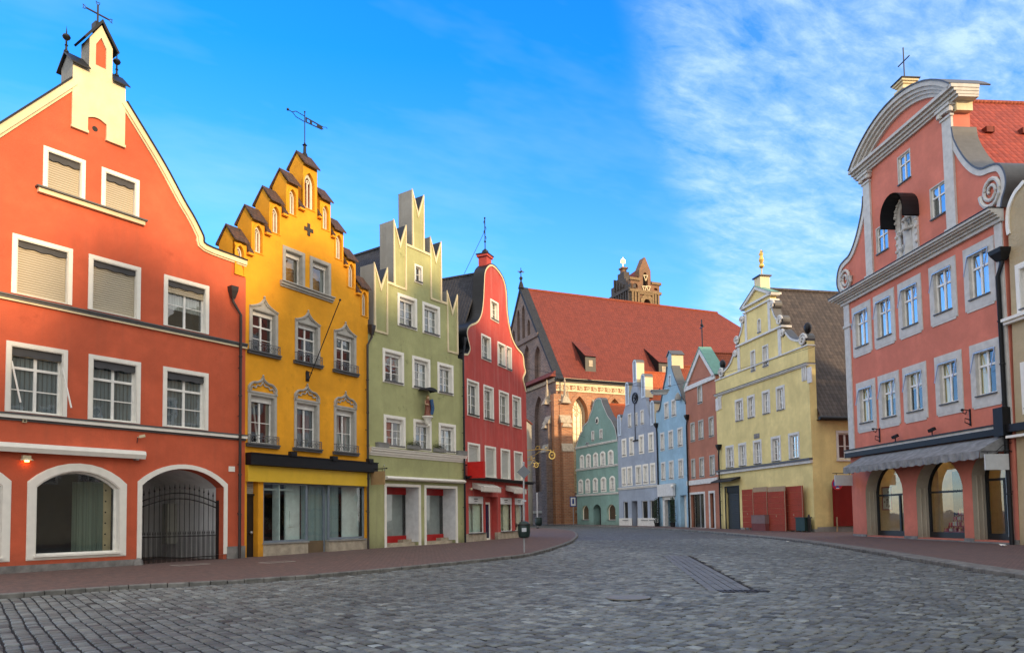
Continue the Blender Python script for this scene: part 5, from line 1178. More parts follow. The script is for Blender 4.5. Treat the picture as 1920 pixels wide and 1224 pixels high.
# ---------------- lavender
H = House('lavender_house', 'lavender house with round-topped turrets and a ring clock on its gable', 'house', P_lv, 180-19.0); p = H.p; W = w_lv
M_lv = plaster('lavender_render', (.35, .40, .48), .35, streak=.2); M_lvt = plain('pale_blue_trim', (.55, .64, .72), .7)
T5 = []
for (x0, x1, yt, yb) in ((318, 335, 440, 570), (365, 384, 245, 385), (408, 432, 110, 250), (460, 482, 195, 340), (517, 537, 355, 505)):
    a = p(C3(x0, (yt+yb)/2)); b_ = p(C3(x1, (yt+yb)/2)); T5.append([max(0, a[0]), b_[0], p(C3((x0+x1)/2, yt))[1], p(C3((x0+x1)/2, yb))[1]])
wT = sum(t[1]-t[0] for t in T5)/5; wT = max(wT, .8)
for t in T5: c = (t[0]+t[1])/2; t[0], t[1] = max(0.0, c-wT/2), min(W, c+wT/2)
outl = [(0, -.3), (W, -.3)]; 
for i in range(4, -1, -1):
    a, b_, z, bt = T5[i]; c = (a+b_)/2; r_ = (b_-a)/2
    if i == 4: outl += [(W, bt), (b_, bt)] if b_ < W-.01 else [(W, bt)]
    outl += [(b_, z-r_)]+[(c+r_*math.cos(math.pi*k/8), z-r_+r_*math.sin(math.pi*k/8)) for k in range(1, 8)]+[(a, z-r_)]
    if i > 0: n_ = T5[i-1]; lo = min(n_[2], z); outl += [(a, (bt+.3 if i > 2 else bt)), (n_[1], (T5[i-1][3]+.3 if i <= 2 else max(T5[i-1][3]-.4, bt+.9)))] if i > 2 else [(a, bt+.2), (n_[1], n_[3]+.6 if False else max(n_[3]+.4, bt-1.6))]
outl += [(0, T5[0][3])] if T5[0][0] > .01 else []
rrow(H, C3, [(378, 440, 400, 520), (453, 413, 476, 497)], .14, trim=M_rwin); rwin(H, C3, (424, 430, 438, 508), .12, cols=1)
rrow(H, C3, [(340, 595, 370, 695), (385, 582, 415, 684), (443, 565, 476, 675), (500, 550, 535, 664)], .2, trim=M_white, rows=2)
rrow(H, C3, [(340, 765, 370, 870), (373, 757, 406, 868), (423, 748, 461, 863), (467, 742, 503, 860), (511, 735, 545, 854)], .2, trim=M_white, rows=2)
r = H.row([(C3(348, 965), C3(381, 1078)), (C3(458, 960), C3(500, 1080)), (C3(508, 955), C3(558, 1082))])
for q in r: H.window(q, .05, trim=False, cols=1, rows=1, transom=0, pane=M_shop, curtain=False, reveal=.12, room=1.2, name='shop_window')
q = H.rect(C3(400, 963), C3(438, 1098)); H.holes.append((arc(q[0], q[1], -.02, q[3]), .7)); H.wall(outl, M_lv, .45)
H.part('door', MB().box(q[0], q[1], .62, .7, 0, q[3]).box(q[0]+.2, q[1]-.2, .58, .62, .3, .5), plain('brown_grey_door', (.12, .09, .08), .5))
H.part('plinth', MB().box(0, q[0], -.03, .1, -.2, .9).box(q[1], W, -.03, .1, -.2, .9), M_rwin)
a, b_ = p(C3(330, 885)), p(C3(550, 870)); H.band('string_course', 0, W, (a[1]+b_[1])/2, [(.14, -.02, .08), (.08, -.16, -.02)], M_rwin)
for i, (a, b_, z, bt) in enumerate(T5):
    r_ = (b_-a)/2; c = (a+b_)/2; e = .16
    H.part('turret_trim', MB().ring(arc(a, b_, bt, z, r_*.98, 8), arc(a+e, b_-e, bt+e, z-e, (r_-e)*.98, 8), -.06, .01), M_lvt)
    vs = [(c+(r_+.03)*math.cos(math.pi*k/8), w, z-r_+(r_+.03)*math.sin(math.pi*k/8)) for w in (-.08, .95) for k in range(9)]
    H.part('turret_cap', MB().add(vs, [(k, k+1, 10+k, 9+k) for k in range(8)]), M_lead); H.part('turret_cheek', MB().box(b_-.02, b_+.01, .0, .92, bt, z-r_).box(a-.01, a+.02, .0, .92, bt, z-r_), M_cream)
    H.part('turret_back', MB().add([(x, .92, zz) for x, zz in arc(a, b_, bt, z, r_*.98, 8)], [tuple(range(11))]), M_lv)
c = p(C3(423, 342)); m = MB().ring([(c[0]+.62*math.cos(k*.314), c[1]+.62*math.sin(k*.314)) for k in range(20)], [(c[0]+.48*math.cos(k*.314), c[1]+.48*math.sin(k*.314)) for k in range(20)], -.12, -.02); m.bar((c[0], -.12, c[1]), (c[0]+.15, -.12, c[1]+.38), .05).bar((c[0], -.12, c[1]), (c[0]+.25, -.12, c[1]-.12), .06).ball((c[0], -.1, c[1]), .12, 8, 5).tube([(c[0]+.3, -.12, c[1]+.28), (c[0]+.4, -.16, c[1]), (c[0]+.1, -.16, c[1]-.38)], .08, 6)
H.part('ring_clock', m, M_black); H.part('clock_rod', MB().tube([(c[0]-.1, -.08, c[1]-.6), (c[0]-.1, -.08, c[1]-4.6)], .04).bar((c[0]-.6, -.08, c[1]-4.6), (c[0]+.5, -.08, c[1]-4.6), .12), M_iron)
rz = H.F.side(C3(600, 190), W*.5)[1]; H.body(0, W, T5[0][3], T5[4][3], W*.5, rz, .45, 12, M_lv, M_otile); H.pipe((1230.5, 797), (1236, 983), mat=M_black, w=-.16, hop=.42, r=.075); Hlv = H
# ---------------- sky blue
H = House('sky_blue_house', 'sky blue house with a narrow crest turret and a blank white shop sign', 'house', P_bl, 180-12.0); p = H.p; W = w_bl
M_bl = plaster('sky_render', (.33, .51, .63), .3, streak=.2)
g = [P_(C3, *q) for q in ((556, 425), (572, 412), (585, 340), (597, 272), (612, 200), (616, 152))]; g2 = [P_(C3, *q) for q in ((642, 150), (660, 210), (690, 285), (712, 345), (726, 365), (734, 372))]
tu0, tu1 = p(C3(617, 120))[0], p(C3(643, 120))[0]; tz = p(C3(630, 85))[1]; tp_ = p(C3(630, 62))[1]
outl = [(0, -.3), (W, -.3), (W, g2[-1][1])]+[(min(W, x), z) for x, z in reversed(g2[:-1])]+[(tu1, g2[0][1]), (tu1, tz), ((tu0+tu1)/2, tp_), (tu0, tz), (tu0, g[-1][1])]+[(max(0, x), z) for x, z in reversed(g[:-1])]+[(0, g[0][1]-.1)]
rwin(H, C3, (622, 205, 640, 270), .12, cols=1, rows=2, trim=M_lvt); rrow(H, C3, [(597, 375, 625, 463), (640, 352, 670, 449)], .16); rrow(H, C3, [(573, 557, 600, 657), (622, 540, 653, 646), (677, 522, 710, 631)], .16); rrow(H, C3, [(578, 733, 606, 837), (625, 722, 656, 830), (682, 708, 715, 822)], .16)
q = H.rect(C3(590, 945), C3(665, 1108)); H.holes.append((arc(q[0]+.3, q[1], -.02, q[3]), .7)); H.room_box(arc(q[0]+.3, q[1], 0, q[3]), .72, 2.5); r2_ = H.rect(C3(692, 928), C3(735, 1108)); H.holes.append((arc(r2_[0], min(W-.1, r2_[1]), -.02, r2_[3]), .5)); H.wall(outl, M_bl, .45)
f = H.part('shop_entrance', MB().box(q[0], q[0]+.45, -.06, .3, 0, q[3]).box(q[0], q[1], -.06, .1, q[3]-.2, q[3]+.25), M_rwin); H.part('door_glass', MB().box(q[0]+.45, q[1], .6, .62, 0, q[3]-.2), M_glass, f); H.part('door_mullion', MB().box((q[0]+q[1])/2+.1, (q[0]+q[1])/2+.2, .55, .62, 0, q[3]-.2).box(q[0]+.45, q[0]+.55, .55, .62, 0, q[3]), M_iron, f); H.part('step', MB().box(q[0]+.3, q[1], -.3, .5, -.1, .15), M_stone, f)
H.part('side_door', MB().box(r2_[0], min(W-.1, r2_[1]), .42, .5, 0, r2_[3]), M_rwin)
gl = [(max(0, x), z) for x, z in g]; H.part('gable_coping', MB().ribbon(smooth_line(gl, 3), 0, .1, -.1, .5).ribbon(smooth_line([(min(W, x), z) for x, z in g2], 3), 0, .14, -.1, .8), M_lead)
H.part('turret_cheek', MB().box(tu1-.02, tu1+.02, -.02, 1.2, g2[0][1]-.2, tz).box(tu0-.02, tu0+.01, -.02, 1.2, g[-1][1], tz), M_cream); H.part('turret_roof', MB().ribbon([(tu0-.1, tz-.05), ((tu0+tu1)/2, tp_+.05), (tu1+.1, tz-.05)], 0, .08, -.1, 1.3), M_lead)
rz = H.F.side(C3(755, 150), W*.48)[1]; H.body(0, W, g[0][1]-.4, g2[-1][1]-.3, W*.48, rz, .45, 12, M_bl, M_rtile); H.pipe((1288, 782), (1292.5, 985), mat=M_black, w=-.16, hop=.42, r=.075)
c = p(C3(700, 335)); H.part('bell_lamp', MB().lathe((c[0], -.35, c[1]-.3), [(.32, 0), (.3, .2), (.2, .5), (.05, .7)], 10).bar((c[0], -.35, c[1]), (c[0], 0, c[1]), .08), M_concrete)
a, b_ = p(C3(568, 865), -.0), p(C3(668, 930)); T_ = thing('shop_sign', 'blank white panel sign above the entrance of the sky blue house', 'sign', H.F, a[0], 0, b_[1]); MB().box(.1, b_[0]-a[0], -.3, -.06, 0, a[1]-b_[1]).build('sign_panel', plain('sign_white', (.62, .62, .60), .5), T_); MB().ball((b_[0]-a[0]+.1, -.4, .9), .16).bar((b_[0]-a[0]+.1, -.4, 1.0), (b_[0]-a[0]+.1, 0, 1.1), .04).build('sign_lamp', M_white, T_)
for k, x in enumerate((575, 673)):
    u = p(C3(x, 1040))[0]; T_ = thing('potted_shrub', 'dark slender potted shrub '+('left' if k == 0 else 'right')+' of the sky blue house entrance', 'plant', H.F, u, -.45, 0, group='shrubs beside the sky blue entrance')
    MB().lathe((0, 0, 0), [(.18, 0), (.26, .5), (.28, .5)], 12).build('pot', M_iron, T_); MB().tube([(0, 0, .4), (0, 0, 2.4)], .03).build('stem', M_brtile, T_); m = MB(); rg = random.Random(k)
    for i in range(520):
        zz = rg.uniform(.5, 2.9); rr_ = .30*(1-(zz/3.4)**2)+.05; an = rg.uniform(0, 6.28); c = Vector((rr_*math.cos(an)*rg.random()**.5, rr_*math.sin(an)*rg.random()**.5, zz)); d = Vector((rg.gauss(0, 1), rg.gauss(0, 1), rg.gauss(0, 1))).normalized()*.13; e = d.cross(Vector((rg.random(), .3, 1))).normalized()*.05; m.quad(c, c+d*.5+e, c+d, c+d*.5-e)
    m.build('foliage', plain('dark_leaf', (.025, .05, .02), .6, var=.5), T_)
# ---------------- brown
H = House('terracotta_house', 'terracotta brown house with a triangular white-edged pediment', 'house', P_br, 180-9.5); p = H.p; W = w_br
M_br = plaster('terracotta_render', (.46, .19, .12), .3, streak=.2); ap = P_(C3, 815, 42); el, er = P_(C3, 730, 280), P_(C3, 905, 190)
ez = (el[1]+er[1])/2; au = W/2 if abs(ap[0]-W/2) < 1 else ap[0]; outl = [(0, -.3), (W, -.3), (W, ez), (ap[0], ap[1]), (0, ez)]
rwin(H, C3, (797, 270, 830, 371), .14, trim=M_stucco); rrow(H, C3, [(755, 495, 785, 602), (803, 478, 838, 590), (865, 455, 900, 572)], .14, trim=M_stucco); rrow(H, C3, [(760, 712, 788, 826), (808, 700, 842, 822), (870, 685, 907, 808)], .14, trim=M_stucco, sillmat=M_lead)
q1 = H.rect(C3(750, 912), C3(850, 1118)); q2 = H.rect(C3(866, 902), C3(911, 1122)); 
for q in (q1, q2): H.holes.append((arc(max(.2, q[0]+.18), q[1]-.18, .1, q[3]-.18), .25)); H.room_box(arc(q[0], q[1], .1, q[3]), .26, 2)
H.wall(outl, M_br, .5)
for q in (q1, q2):
    a, b_ = max(.1, q[0]), q[1]; f = H.part('shop_frame', MB().ring([(a, 0), (b_, 0), (b_, q[3]), (a, q[3])], [(a+.2, .1), (b_-.2, .1), (b_-.2, q[3]-.2), (a+.2, q[3]-.2)], -.05, .02), M_rwin); H.part('shop_pane', MB().box(a+.1, b_-.1, .2, .215, 0, q[3]), M_shop, f); H.part('mullion', MB().box(a+(b_-a)*.55, a+(b_-a)*.55+.08, .16, .22, 0, q[3]), M_steel, f)
H.part('lower_wall_paint', MB().box(0, W, -.012, .0, -.1, .0), M_br)
a, b_ = P_(C3, 740, 852), P_(C3, 930, 818); H.band('string_course', 0, W, (a[1]+b_[1])/2, [(.12, -.35, .08)], M_rwin)
m = MB().ribbon([(0, ez), (ap[0], ap[1]), (W, ez)], -.38, .02, -.12, .02).box(0, W, -.12, .02, ez-.42, ez-.04); H.part('pediment_moulding', m, M_rwin)
H.part('copper_verge', MB().ribbon([(-.1, ez-.08), (ap[0], ap[1]+.02), (W+.1, ez-.08)], .0, .1, -.16, 1.0), plain('verdigris', (.14, .30, .24), .6)); H.part('pediment_cheek', MB().box(W-.02, W+.004, 0, 1.0, ez-2.2, ez), M_br)
z = ap[1]; H.part('cross_finial', MB().tube([(ap[0], .2, z), (ap[0], .2, z+2.6)], .05, 6).bar((ap[0]-.4, .2, z+1.9), (ap[0]+.4, .2, z+1.9), .08).ball((ap[0], .2, z+2.1), .14, 8, 5), M_black)
rz = H.F.side(C3(1010, 72), ap[0])[1]; H.body(0, W, ez-2, ez-2, ap[0], rz, .5, 14, M_br, M_rtile); H.pipe((1347.5, 838), (1351.5, 990), mat=M_black, w=-.16, hop=.4, r=.07)
# ---------------- yellow corner house
H = House('scroll_gable_house', 'pale yellow corner house with white scrolls on its gable and a gilded finial', 'house', P_yr, a_yr); p = H.p; W = p((1524.5, 900))[0]; Hyr = H
M_yr = plaster('pale_yellow_render', (.82, .67, .29), .4, streak=.2)
def Q(x, y): return p(W1(x, y))
def Ql(*l): return [Q(*q) for q in l]
zk = (Q(80, 1005)[1]+Q(790, 757)[1])/2; zb1 = (Q(105, 888)[1]+Q(770, 618)[1])/2; zt2 = (Q(232, 668)[1]+Q(548, 497)[1])/2; zt3 = (Q(287, 410)[1]+Q(490, 310)[1])/2; uM = (Q(375, 222)[0]); 
tl2, tr2 = Q(243, 760)[0], Q(555, 600)[0]; tl3, tr3 = Q(308, 500)[0], Q(492, 420)[0]; cu = (tl2+tr2)/2; h2 = (tr2-tl2)/2; h3 = (tr3-tl3)/2; zap = Q(375, 225)[1]; zpe = (Q(280, 370)[1]+Q(540, 262)[1])/2
base_h = W/2-.25
def curve(h0, z0, h1, z1): return [(h1+(h0-h1)*x, z0+(z1-z0)*z) for x, z in ((1, 0), (.98, .12), (.72, .22), (.45, .42), (.22, .78), (.0, .96))]
lo = curve(base_h-.5, zb1+.25, h2, zt2-.1); up = curve(h2+.05, zt2+.25, h3, zt3-.1)
half = [(W/2, -.3), (W/2, zb1), (base_h, zb1), (base_h, zb1+.2)]+lo+[(h2, zt2+.18)]+up+[(h3, zpe), (h3+.35, zpe), (h3+.35, zpe+.12), (0, zap)]
outl = [(cu+x, z) for x, z in half]; outl = [(min(W, x), z) if abs(x-W) > .4 else (W, z) for x, z in outl]; lft = [(cu-x, z) for x, z in reversed(half[:-1])]; lft = [(max(0, x), z) for x, z in lft]; lft[-1] = (0, -.3); lft[-2] = (0, zb1); outl[0] = (W, -.3); outl[1] = (W, zb1); outl += lft
rwin(H, W1, (382, 455, 412, 548), .08, trim=M_rwin, rows=2, rise=.2); rrow(H, W1, [(333, 685, 373, 825), (418, 645, 467, 785)], .10)
kw = dict(sillmat=M_lead); rrow(H, W1, [(222, 1045, 285, 1182), (310, 1010, 368, 1152), (415, 970, 477, 1122), (515, 930, 583, 1090)], .16, bot=.04, **kw)
rrow(H, W2, [(165, 400, 232, 552), (263, 380, 328, 542), (375, 352, 445, 527), (512, 325, 592, 504), (645, 290, 735, 482)], .16, bot=.04, **kw)
gd = H.rect(W2(163, 708), W2(275, 1030)); H.holes.append((arc(gd[0], gd[1], -.02, gd[3]), .3)); 
# side wall towards the lane, with one window
SD = 11.0; H.wall(outl, M_yr, .5)
m = MB(); sgut = H.F.side(W2(832, 182), W); zg = sgut[1]; sw0 = H.F.side(W2(1010, 275), W); sw1 = H.F.side(W2(1125, 490), W)
hole = [(sw0[0]+.14, sw1[1]), (sw1[0]+.3, sw1[1]), (sw1[0]+.3, sw0[1]-.14), (sw0[0]+.14, sw0[1]-.14)]
tr = tessellate_polygon([[Vector((a, b, 0)) for a, b in l] for l in ([(.5, -.3), (SD, -.3), (SD, zg), (.5, zg)], hole)]); fl = [(.5, -.3), (SD, -.3), (SD, zg), (.5, zg)]+hole
m.add([(W-.003, a, b) for a, b in fl], [tuple(t_) for t_ in tr]); m.add([(x, a, b) for x in (W-.003, W-.3) for a, b in hole], [(i, (i+1) % 4, 4+(i+1) % 4, 4+i) for i in range(4)]); sidew = H.part('side_wall', m, M_yr)
m = MB(); hu0, hu1, hz0, hz1 = hole[0][0], hole[1][0], hole[0][1], hole[2][1]; X0 = W-.16
for a, b, c_, d in ((hu0, hu0+.1, hz0, hz1), (hu1-.1, hu1, hz0, hz1), (hu0, hu1, hz0, hz0+.1), (hu0, hu1, hz1-.1, hz1), ((hu0+hu1)/2-.07, (hu0+hu1)/2+.07, hz0, hz1), (hu0, hu1, (hz0+hz1)/2-.03, (hz0+hz1)/2+.03)): m.box(X0-.05, X0, a, b, c_, d)
f = H.part('window', m, M_rwin, sidew); 
bx = MB()
for a, b, c_, d in ((hu0-.16, hu0+.01, hz0-.05, hz1+.16), (hu1-.01, hu1+.16, hz0-.05, hz1+.16), (hu0-.0, hu1, hz1-.01, hz1+.16)): bx.box(W-.02, W+.03, a, b, c_, d)
H.part('surround', bx.box(W-.02, W+.09, hu0-.2, hu1+.2, hz0-.15, hz0-.04), M_rwin, sidew); H.part('pane', MB().quad((X0-.02, hu0, hz0), (X0-.02, hu1, hz0), (X0-.02, hu1, hz1), (X0-.02, hu0, hz1)), M_glass, sidew); H.part('window_recess', MB().box(W-1.0, W-.5, hu0-.2, hu1+.2, hz0-.2, hz1+.2), M_dark, sidew)
# front details
m = MB(); m.box(0, W+.02, -.20, .52, zk-.02, zk+.05).box(0, W+.0, -.12, .51, zk-.10, zk-.02); H.part('main_cornice', m, M_rwin); H.part('cornice_flashing', MB().box(-.02, W+.04, -.24, .54, zk+.06, zk+.09), M_black)
m = MB().box(0, W+.03, -.08, .55, zb1-.08, zb1+.02).box(cu-h2-.1, cu+h2+.25, -.14, .7, zt2-.05, zt2+.10).box(cu-h3-.15, cu+h3+.2, -.12, .65, zt3-.06, zt3+.06).box(cu-h3-.35, cu+h3+.4, -.16, .7, zpe-.02, zpe+.14); H.part('tier_cornice', m, M_rwin)
m = MB().ribbon([(cu-h3-.42, zpe+.1), (cu, zap+.05), (cu+h3+.42, zpe+.1)], -.2, .02, -.16, .6); H.part('pediment_moulding', m, M_rwin); H.part('pediment_flashing', MB().ribbon([(cu-h3-.45, zpe+.1), (cu, zap+.06), (cu+h3+.45, zpe+.1)], .02, .05, -.2, .5), plain('verdigris', (.14, .30, .24), .6))
m = MB()
for s in (-1, 1):
    m.box(*sorted((cu+s*h2, cu+s*(h2-.38))), -.05, .01, zb1, zt2-.05).box(*sorted((cu+s*h3, cu+s*(h3-.3))), -.05, .01, zt2+.1, zt3-.05).box(*sorted((cu+s*(W/2-.03 if s > 0 else cu), cu+s*((W/2 if s > 0 else cu)-.5))), -.06, .01, zk-1.3, zk-.26)
H.part('pilaster', m, M_rwin)
def scroll(c, r, dirn=1, turns=1.6, th=.07, w=-.09):
    pts = [(c[0]+dirn*r*(1-.72*k/26)*math.cos(2*math.pi*turns*k/26), w, c[1]+r*(1-.72*k/26)*math.sin(2*math.pi*turns*k/26)) for k in range(27)]; return pts
m = MB(); dk = MB()
for s in (-1, 1):
    for cv in (lo, up): m.ribbon([(cu+s*x, z) for x, z in (smooth_line(cv, 4) if s < 0 else list(reversed(smooth_line(cv, 4))))], -.14, .03, -.08, .02); dk.ribbon([(cu+s*x, z) for x, z in (smooth_line(cv, 4) if s < 0 else list(reversed(smooth_line(cv, 4))))], .02, .06, -.10, .55)
    for c, r in (((cu+s*(base_h-.55), zb1+.42), .42), ((cu+s*(h2+.25), zt2-.5), .26), ((cu+s*(h2-.05), zt2+.5), .34), ((cu+s*(h3+.32), zt3-.45), .3)): m.tube(scroll(c, r, s), .085, 6); dk.lathe((0, 0, 0), [(.001, 0)], 3) if False else None; n = 14; dk.add([(c[0]+(r+.03)*math.cos(2*math.pi*k/n), w, c[1]+(r+.03)*math.sin(2*math.pi*k/n)) for w in (.0, .58) for k in range(n)], [(k, (k+1) % n, n+(k+1) % n, n+k) for k in range(n)]+[tuple(range(n))])
H.part('scroll_moulding', m, M_rwin); H.part('scroll_flashing', dk, M_lead)
a, b_ = p(W2(120, 600)), p(W2(838, 478)); z = (a[1]+b_[1])/2; H.band('string_course', 0, W, z, [(.25, -.02, .12)], M_lead); H.band('string_fillet', 0, W, z-.1, [(.16, -.12, .08)], M_rwin)
for s in (0, 1):
    x = cu+(-1 if s == 0 else 1)*(base_h-.1)*.96; zf = zb1+.1; H.part('ball_finial', MB().lathe((x, .2, zf), [(.24, 0), (.22, .10), (.10, .16), (.06, .6), (.07, .72), (.18, .82), (.25, 1.05), (.24, 1.25), (.14, 1.42), (.02, 1.48)], 12), M_black, smooth=True)
m = MB().box(cu-.42, cu+.42, .1, .9, zap-.5, zap+.75); ch = H.part('gable_pedestal', m, M_cream); H.part('pedestal_cap', MB().box(cu-.55, cu+.55, .0, 1.0, zap+.75, zap+.85), M_black, ch)
H.part('gilded_finial', MB().tube([(cu, .5, zap+.8), (cu, .5, zap+1.5)], .04, 6).ball((cu, .5, zap+1.7), .2).lathe((cu, .5, zap+1.85), [(.1, 0), (.2, .3), (.12, .6), (.16, .75), (.1, .95), (.03, 1.1)], 8).tube([(cu-.3, .5, zap+2.7), (cu, .5, zap+2.5), (cu+.2, .5, zap+2.8)], .05, 5), M_gold, ch)
m = MB()
for s in (Q(725, 840), Q(117, 1055)):
    for k in range(3): m.box(s[0]-.3+k*.2, s[0]-.18+k*.2, -.07, 0, s[1]-.5, s[1]+.55)
    m.box(s[0]-.34, s[0]+.4, -.05, 0, s[1]+.5, s[1]+.62)
H.part('triglyph', m, M_rwin)
H.part('garage_shutter', MB().box(gd[0], gd[1], .2, .28, 0, gd[3]-.45), wavy('anthracite_slats', (.018, .023, .027), .14, 1, .45, .01, .7)); H.part('shutter_frame', MB().ring([(gd[0]-.1, -.02), (gd[1]+.1, -.02), (gd[1]+.1, gd[3]+.08), (gd[0]-.1, gd[3]+.08)], [(gd[0]+.01, -.01), (gd[1]-.01, -.01), (gd[1]-.01, gd[3]-.01), (gd[0]+.01, gd[3]-.01)], -.03, .02).box(gd[0], gd[1], .1, .2, gd[3]-.45, gd[3]), M_black)
a, b_ = p(W2(130, 650)), p(W2(290, 640), -.5); H.part('door_canopy', MB().add([(x, w, z_) for x in (.15, gd[1]+.35) for w, z_ in ((0, gd[3]+.62), (0, gd[3]+.78), (-.8, gd[3]+.5), (-.8, gd[3]+.4))], [(0, 1, 2, 3), (7, 6, 5, 4), (0, 4, 5, 1), (1, 5, 6, 2), (2, 6, 7, 3), (3, 7, 4, 0)]), M_iron)
H.part('corner_pier', MB().box(W-.9, W+.02, -.0, .55, -.2, .05), M_stone); H.part('plinth', MB().box(gd[1]+.2, W+.05, -.05, .2, -.3, .22).box(W-.2, W+.06, .2, SD, -.3, .35), M_concrete)
eL = zk-.3; rz = H.F.side(W1(900, 265), cu)[1]; 
R_ = MB(); run = W-cu; k_ = (rz-zg)/(run+.45); R_.add([(W+.45, .5, zg), (cu, .5, rz), (cu, SD+4, rz), (W+.45, SD+4, zg), (W+.45, .5, zg-.12), (cu, .5, rz-.12), (cu, SD+4, rz-.12), (W+.45, SD+4, zg-.12)], [(0, 1, 2, 3), (7, 6, 5, 4), (0, 3, 7, 4), (0, 4, 5, 1), (2, 6, 7, 3)]).add([(-.1, .5, zg), (cu, .5, rz), (cu, SD+4, rz), (-.1, SD+4, zg)], [(0, 1, 2, 3)])
ro = H.part('roof', R_, M_brtile); H.part('gutter', MB().tube([(W+.5, .3, zg-.02), (W+.5, SD+3, zg-.02)], .13, 8).box(W-.1, W+.45, .45, SD, zg-.12, zg-.05), M_black, ro); H.part('ridge_tiles', MB().tube([(cu, .5, rz+.03), (cu, SD+4, rz+.03)], .13, 8), M_brtile, ro); H.part('parapet_side', MB().box(W-.02, W+.004, .0, .5, zg-.3, zb1), M_yr)
H.part('vent_plate', MB().box(*[p(W2(382, 300))[0], p(W2(425, 300))[0]], -.02, .01, p(W2(400, 335))[1], p(W2(400, 297))[1]), M_stone)
# hoarding of red boards in front of the corner house
M_board = plaster('red_board', (.36, .06, .034), .2, streak=.35, grain=6, blot=('7A3A2C', .35)); M_mdf = plain('bare_board', (.36, .25, .15), .8); bl = []
for i, (x0, x1, yt, yb, lb) in enumerate(((297, 383, 722, 1015, 'leftmost red board, short and faded, beside the dark garage shutter'), (383, 490, 705, 1040, 'red board with a pale bare strip on top, second from the garage shutter'), (495, 628, 700, 1058, 'tallest red board reaching the ground in the middle of the hoarding'), (628, 762, 697, 1035, 'rightmost red board of the hoarding, raised on feet'))):
    w_ = -.35 if i != 2 else -.6; a, b_ = H.p(W2(x0, 900), w_)[0], H.p(W2(x1, 900), w_)[0]; zt_, zb_ = H.p(W2((x0+x1)/2, yt), w_)[1], H.p(W2((x0+x1)/2, yb), w_)[1]
    T_ = thing('hoarding_board', lb, 'board', H.F, (a+b_)/2, w_, 0, group='red hoarding boards'); h_ = (b_-a)/2; split = .35 if i in (1, 2) else 0
    zl0 = max(.05, zb_); npl = 7; hp = (zt_-split-zl0)/npl; mb = MB()
    for j in range(npl): mb.box(-h_, h_, -.03-.006*(j % 2), .03, zl0+j*hp+.004, zl0+(j+1)*hp-.004)
    mb.build('board_panel', M_board, T_); MB().box(-.09, -.02, -.045, -.03, zl0+1.0, zl0+1.12).box(h_-.06, h_-.01, -.05, -.03, zl0, zt_-split).build('batten', M_mdf, T_)
    if split: MB().box(-h_, h_, -.032, .028, zt_-split+.003, zt_).build('bare_strip', M_mdf, T_)
    m = MB()
    for s in (-.8, 0, .8): m.bar((h_*s, .06, 0), (h_*s, .06, max(.3, zb_+.3)), .08).bar((h_*s, .0, .05), (h_*s, .3, .05), .07)
    m.build('support_post', M_mdf, T_)
a, b_ = H.p(W2(383, 1000), -.75)[0], H.p(W2(488, 1000), -.75)[0]; T_ = thing('site_box', 'small weathered pink-grey box in front of the red boards', 'box', H.F, (a+b_)/2, -.8, 0); zt_ = H.p(W2(435, 922), -.9)[1]
MB().box(-(b_-a)/2, (b_-a)/2, -.15, .25, .0, zt_*.5).build('box_body', plain('maroon_board', (.16, .045, .04), .8), T_); MB().box(-(b_-a)/2, (b_-a)/2, -.16, .24, zt_*.5+.003, zt_).box(-(b_-a)/2-.03, (b_-a)/2+.03, -.18, .26, zt_, zt_+.04).build('box_lid', plain('weathered_pink', (.20, .13, .12), .8), T_)
a, b_ = H.p(W2(762, 1000), -.3)[0], H.p(W2(812, 1000), -.3)[0]; T_ = thing('waste_crate', 'dark green crate on wheels by the house corner', 'crate', H.F, (a+b_)/2, -.5, 0); MB().box(-.5, .5, -.3, .2, .12, .95).box(-.55, .55, -.35, .25, .95, 1.02).build('crate_body', plain('bin_green', (.01, .035, .03), .5), T_); MB().lathe((.55, 0, .0), [(.1, 0), (.12, .9), (.05, 1.2)], 8).build('post', M_iron, T_)
m = MB(); w0_ = H.F.side(W2(990, 900), W+.15)[0]; T_ = thing('side_board', 'deep red board standing against the side wall in the lane', 'board', H.F, W+.15, w0_, 0); zt_ = H.F.side(W2(1060, 690), W+.15)[1]; MB().box(-.03, .03, 0, 4.4, .38, zt_).build('board_panel', plaster('deep_red_board', (.22, .012, .008), .1), T_); MB().bar((.05, .2, 0), (.05, .2, 1), .08).bar((.05, 4, 0), (.05, 4, 1), .08).build('support_post', M_mdf, T_)
q = H.F.side((1570, 907), W+.6); T_ = thing('no_stopping_sign', 'round blue no-stopping sign with a red cross and rim in the lane', 'traffic sign', H.F, W+.6, q[0], q[1])
n = 24; R0 = .40
def disc(r, x): return [(x, r*math.cos(2*math.pi*k/n), r*math.sin(2*math.pi*k/n)) for k in range(n)]
MB().add(disc(R0, .0)+disc(R0, -.03), [tuple(range(n)), tuple(range(2*n-1, n-1, -1))]+[(k, (k+1) % n, n+(k+1) % n, n+k) for k in range(n)]).build('sign_face', plain('sign_blue', (.01, .04, .30), .4, var=0), T_)
g = MB(); M_sgr = plain('sign_rim_red', (.55, .01, .012), .4, var=0); vs = disc(R0, .006)+disc(R0*.80, .006); g.add(vs, [(k, (k+1) % n, n+(k+1) % n, n+k) for k in range(n)]); 
for s in (-1, 1): g.add([(.008, y*c_-z*s_*s, y*s_*s+z*c_) for y, z in ((-R0*.84, -.045), (R0*.84, -.045), (R0*.84, .045), (-R0*.84, .045)) for c_, s_ in ((.7071, .7071),)], [(0, 1, 2, 3)])
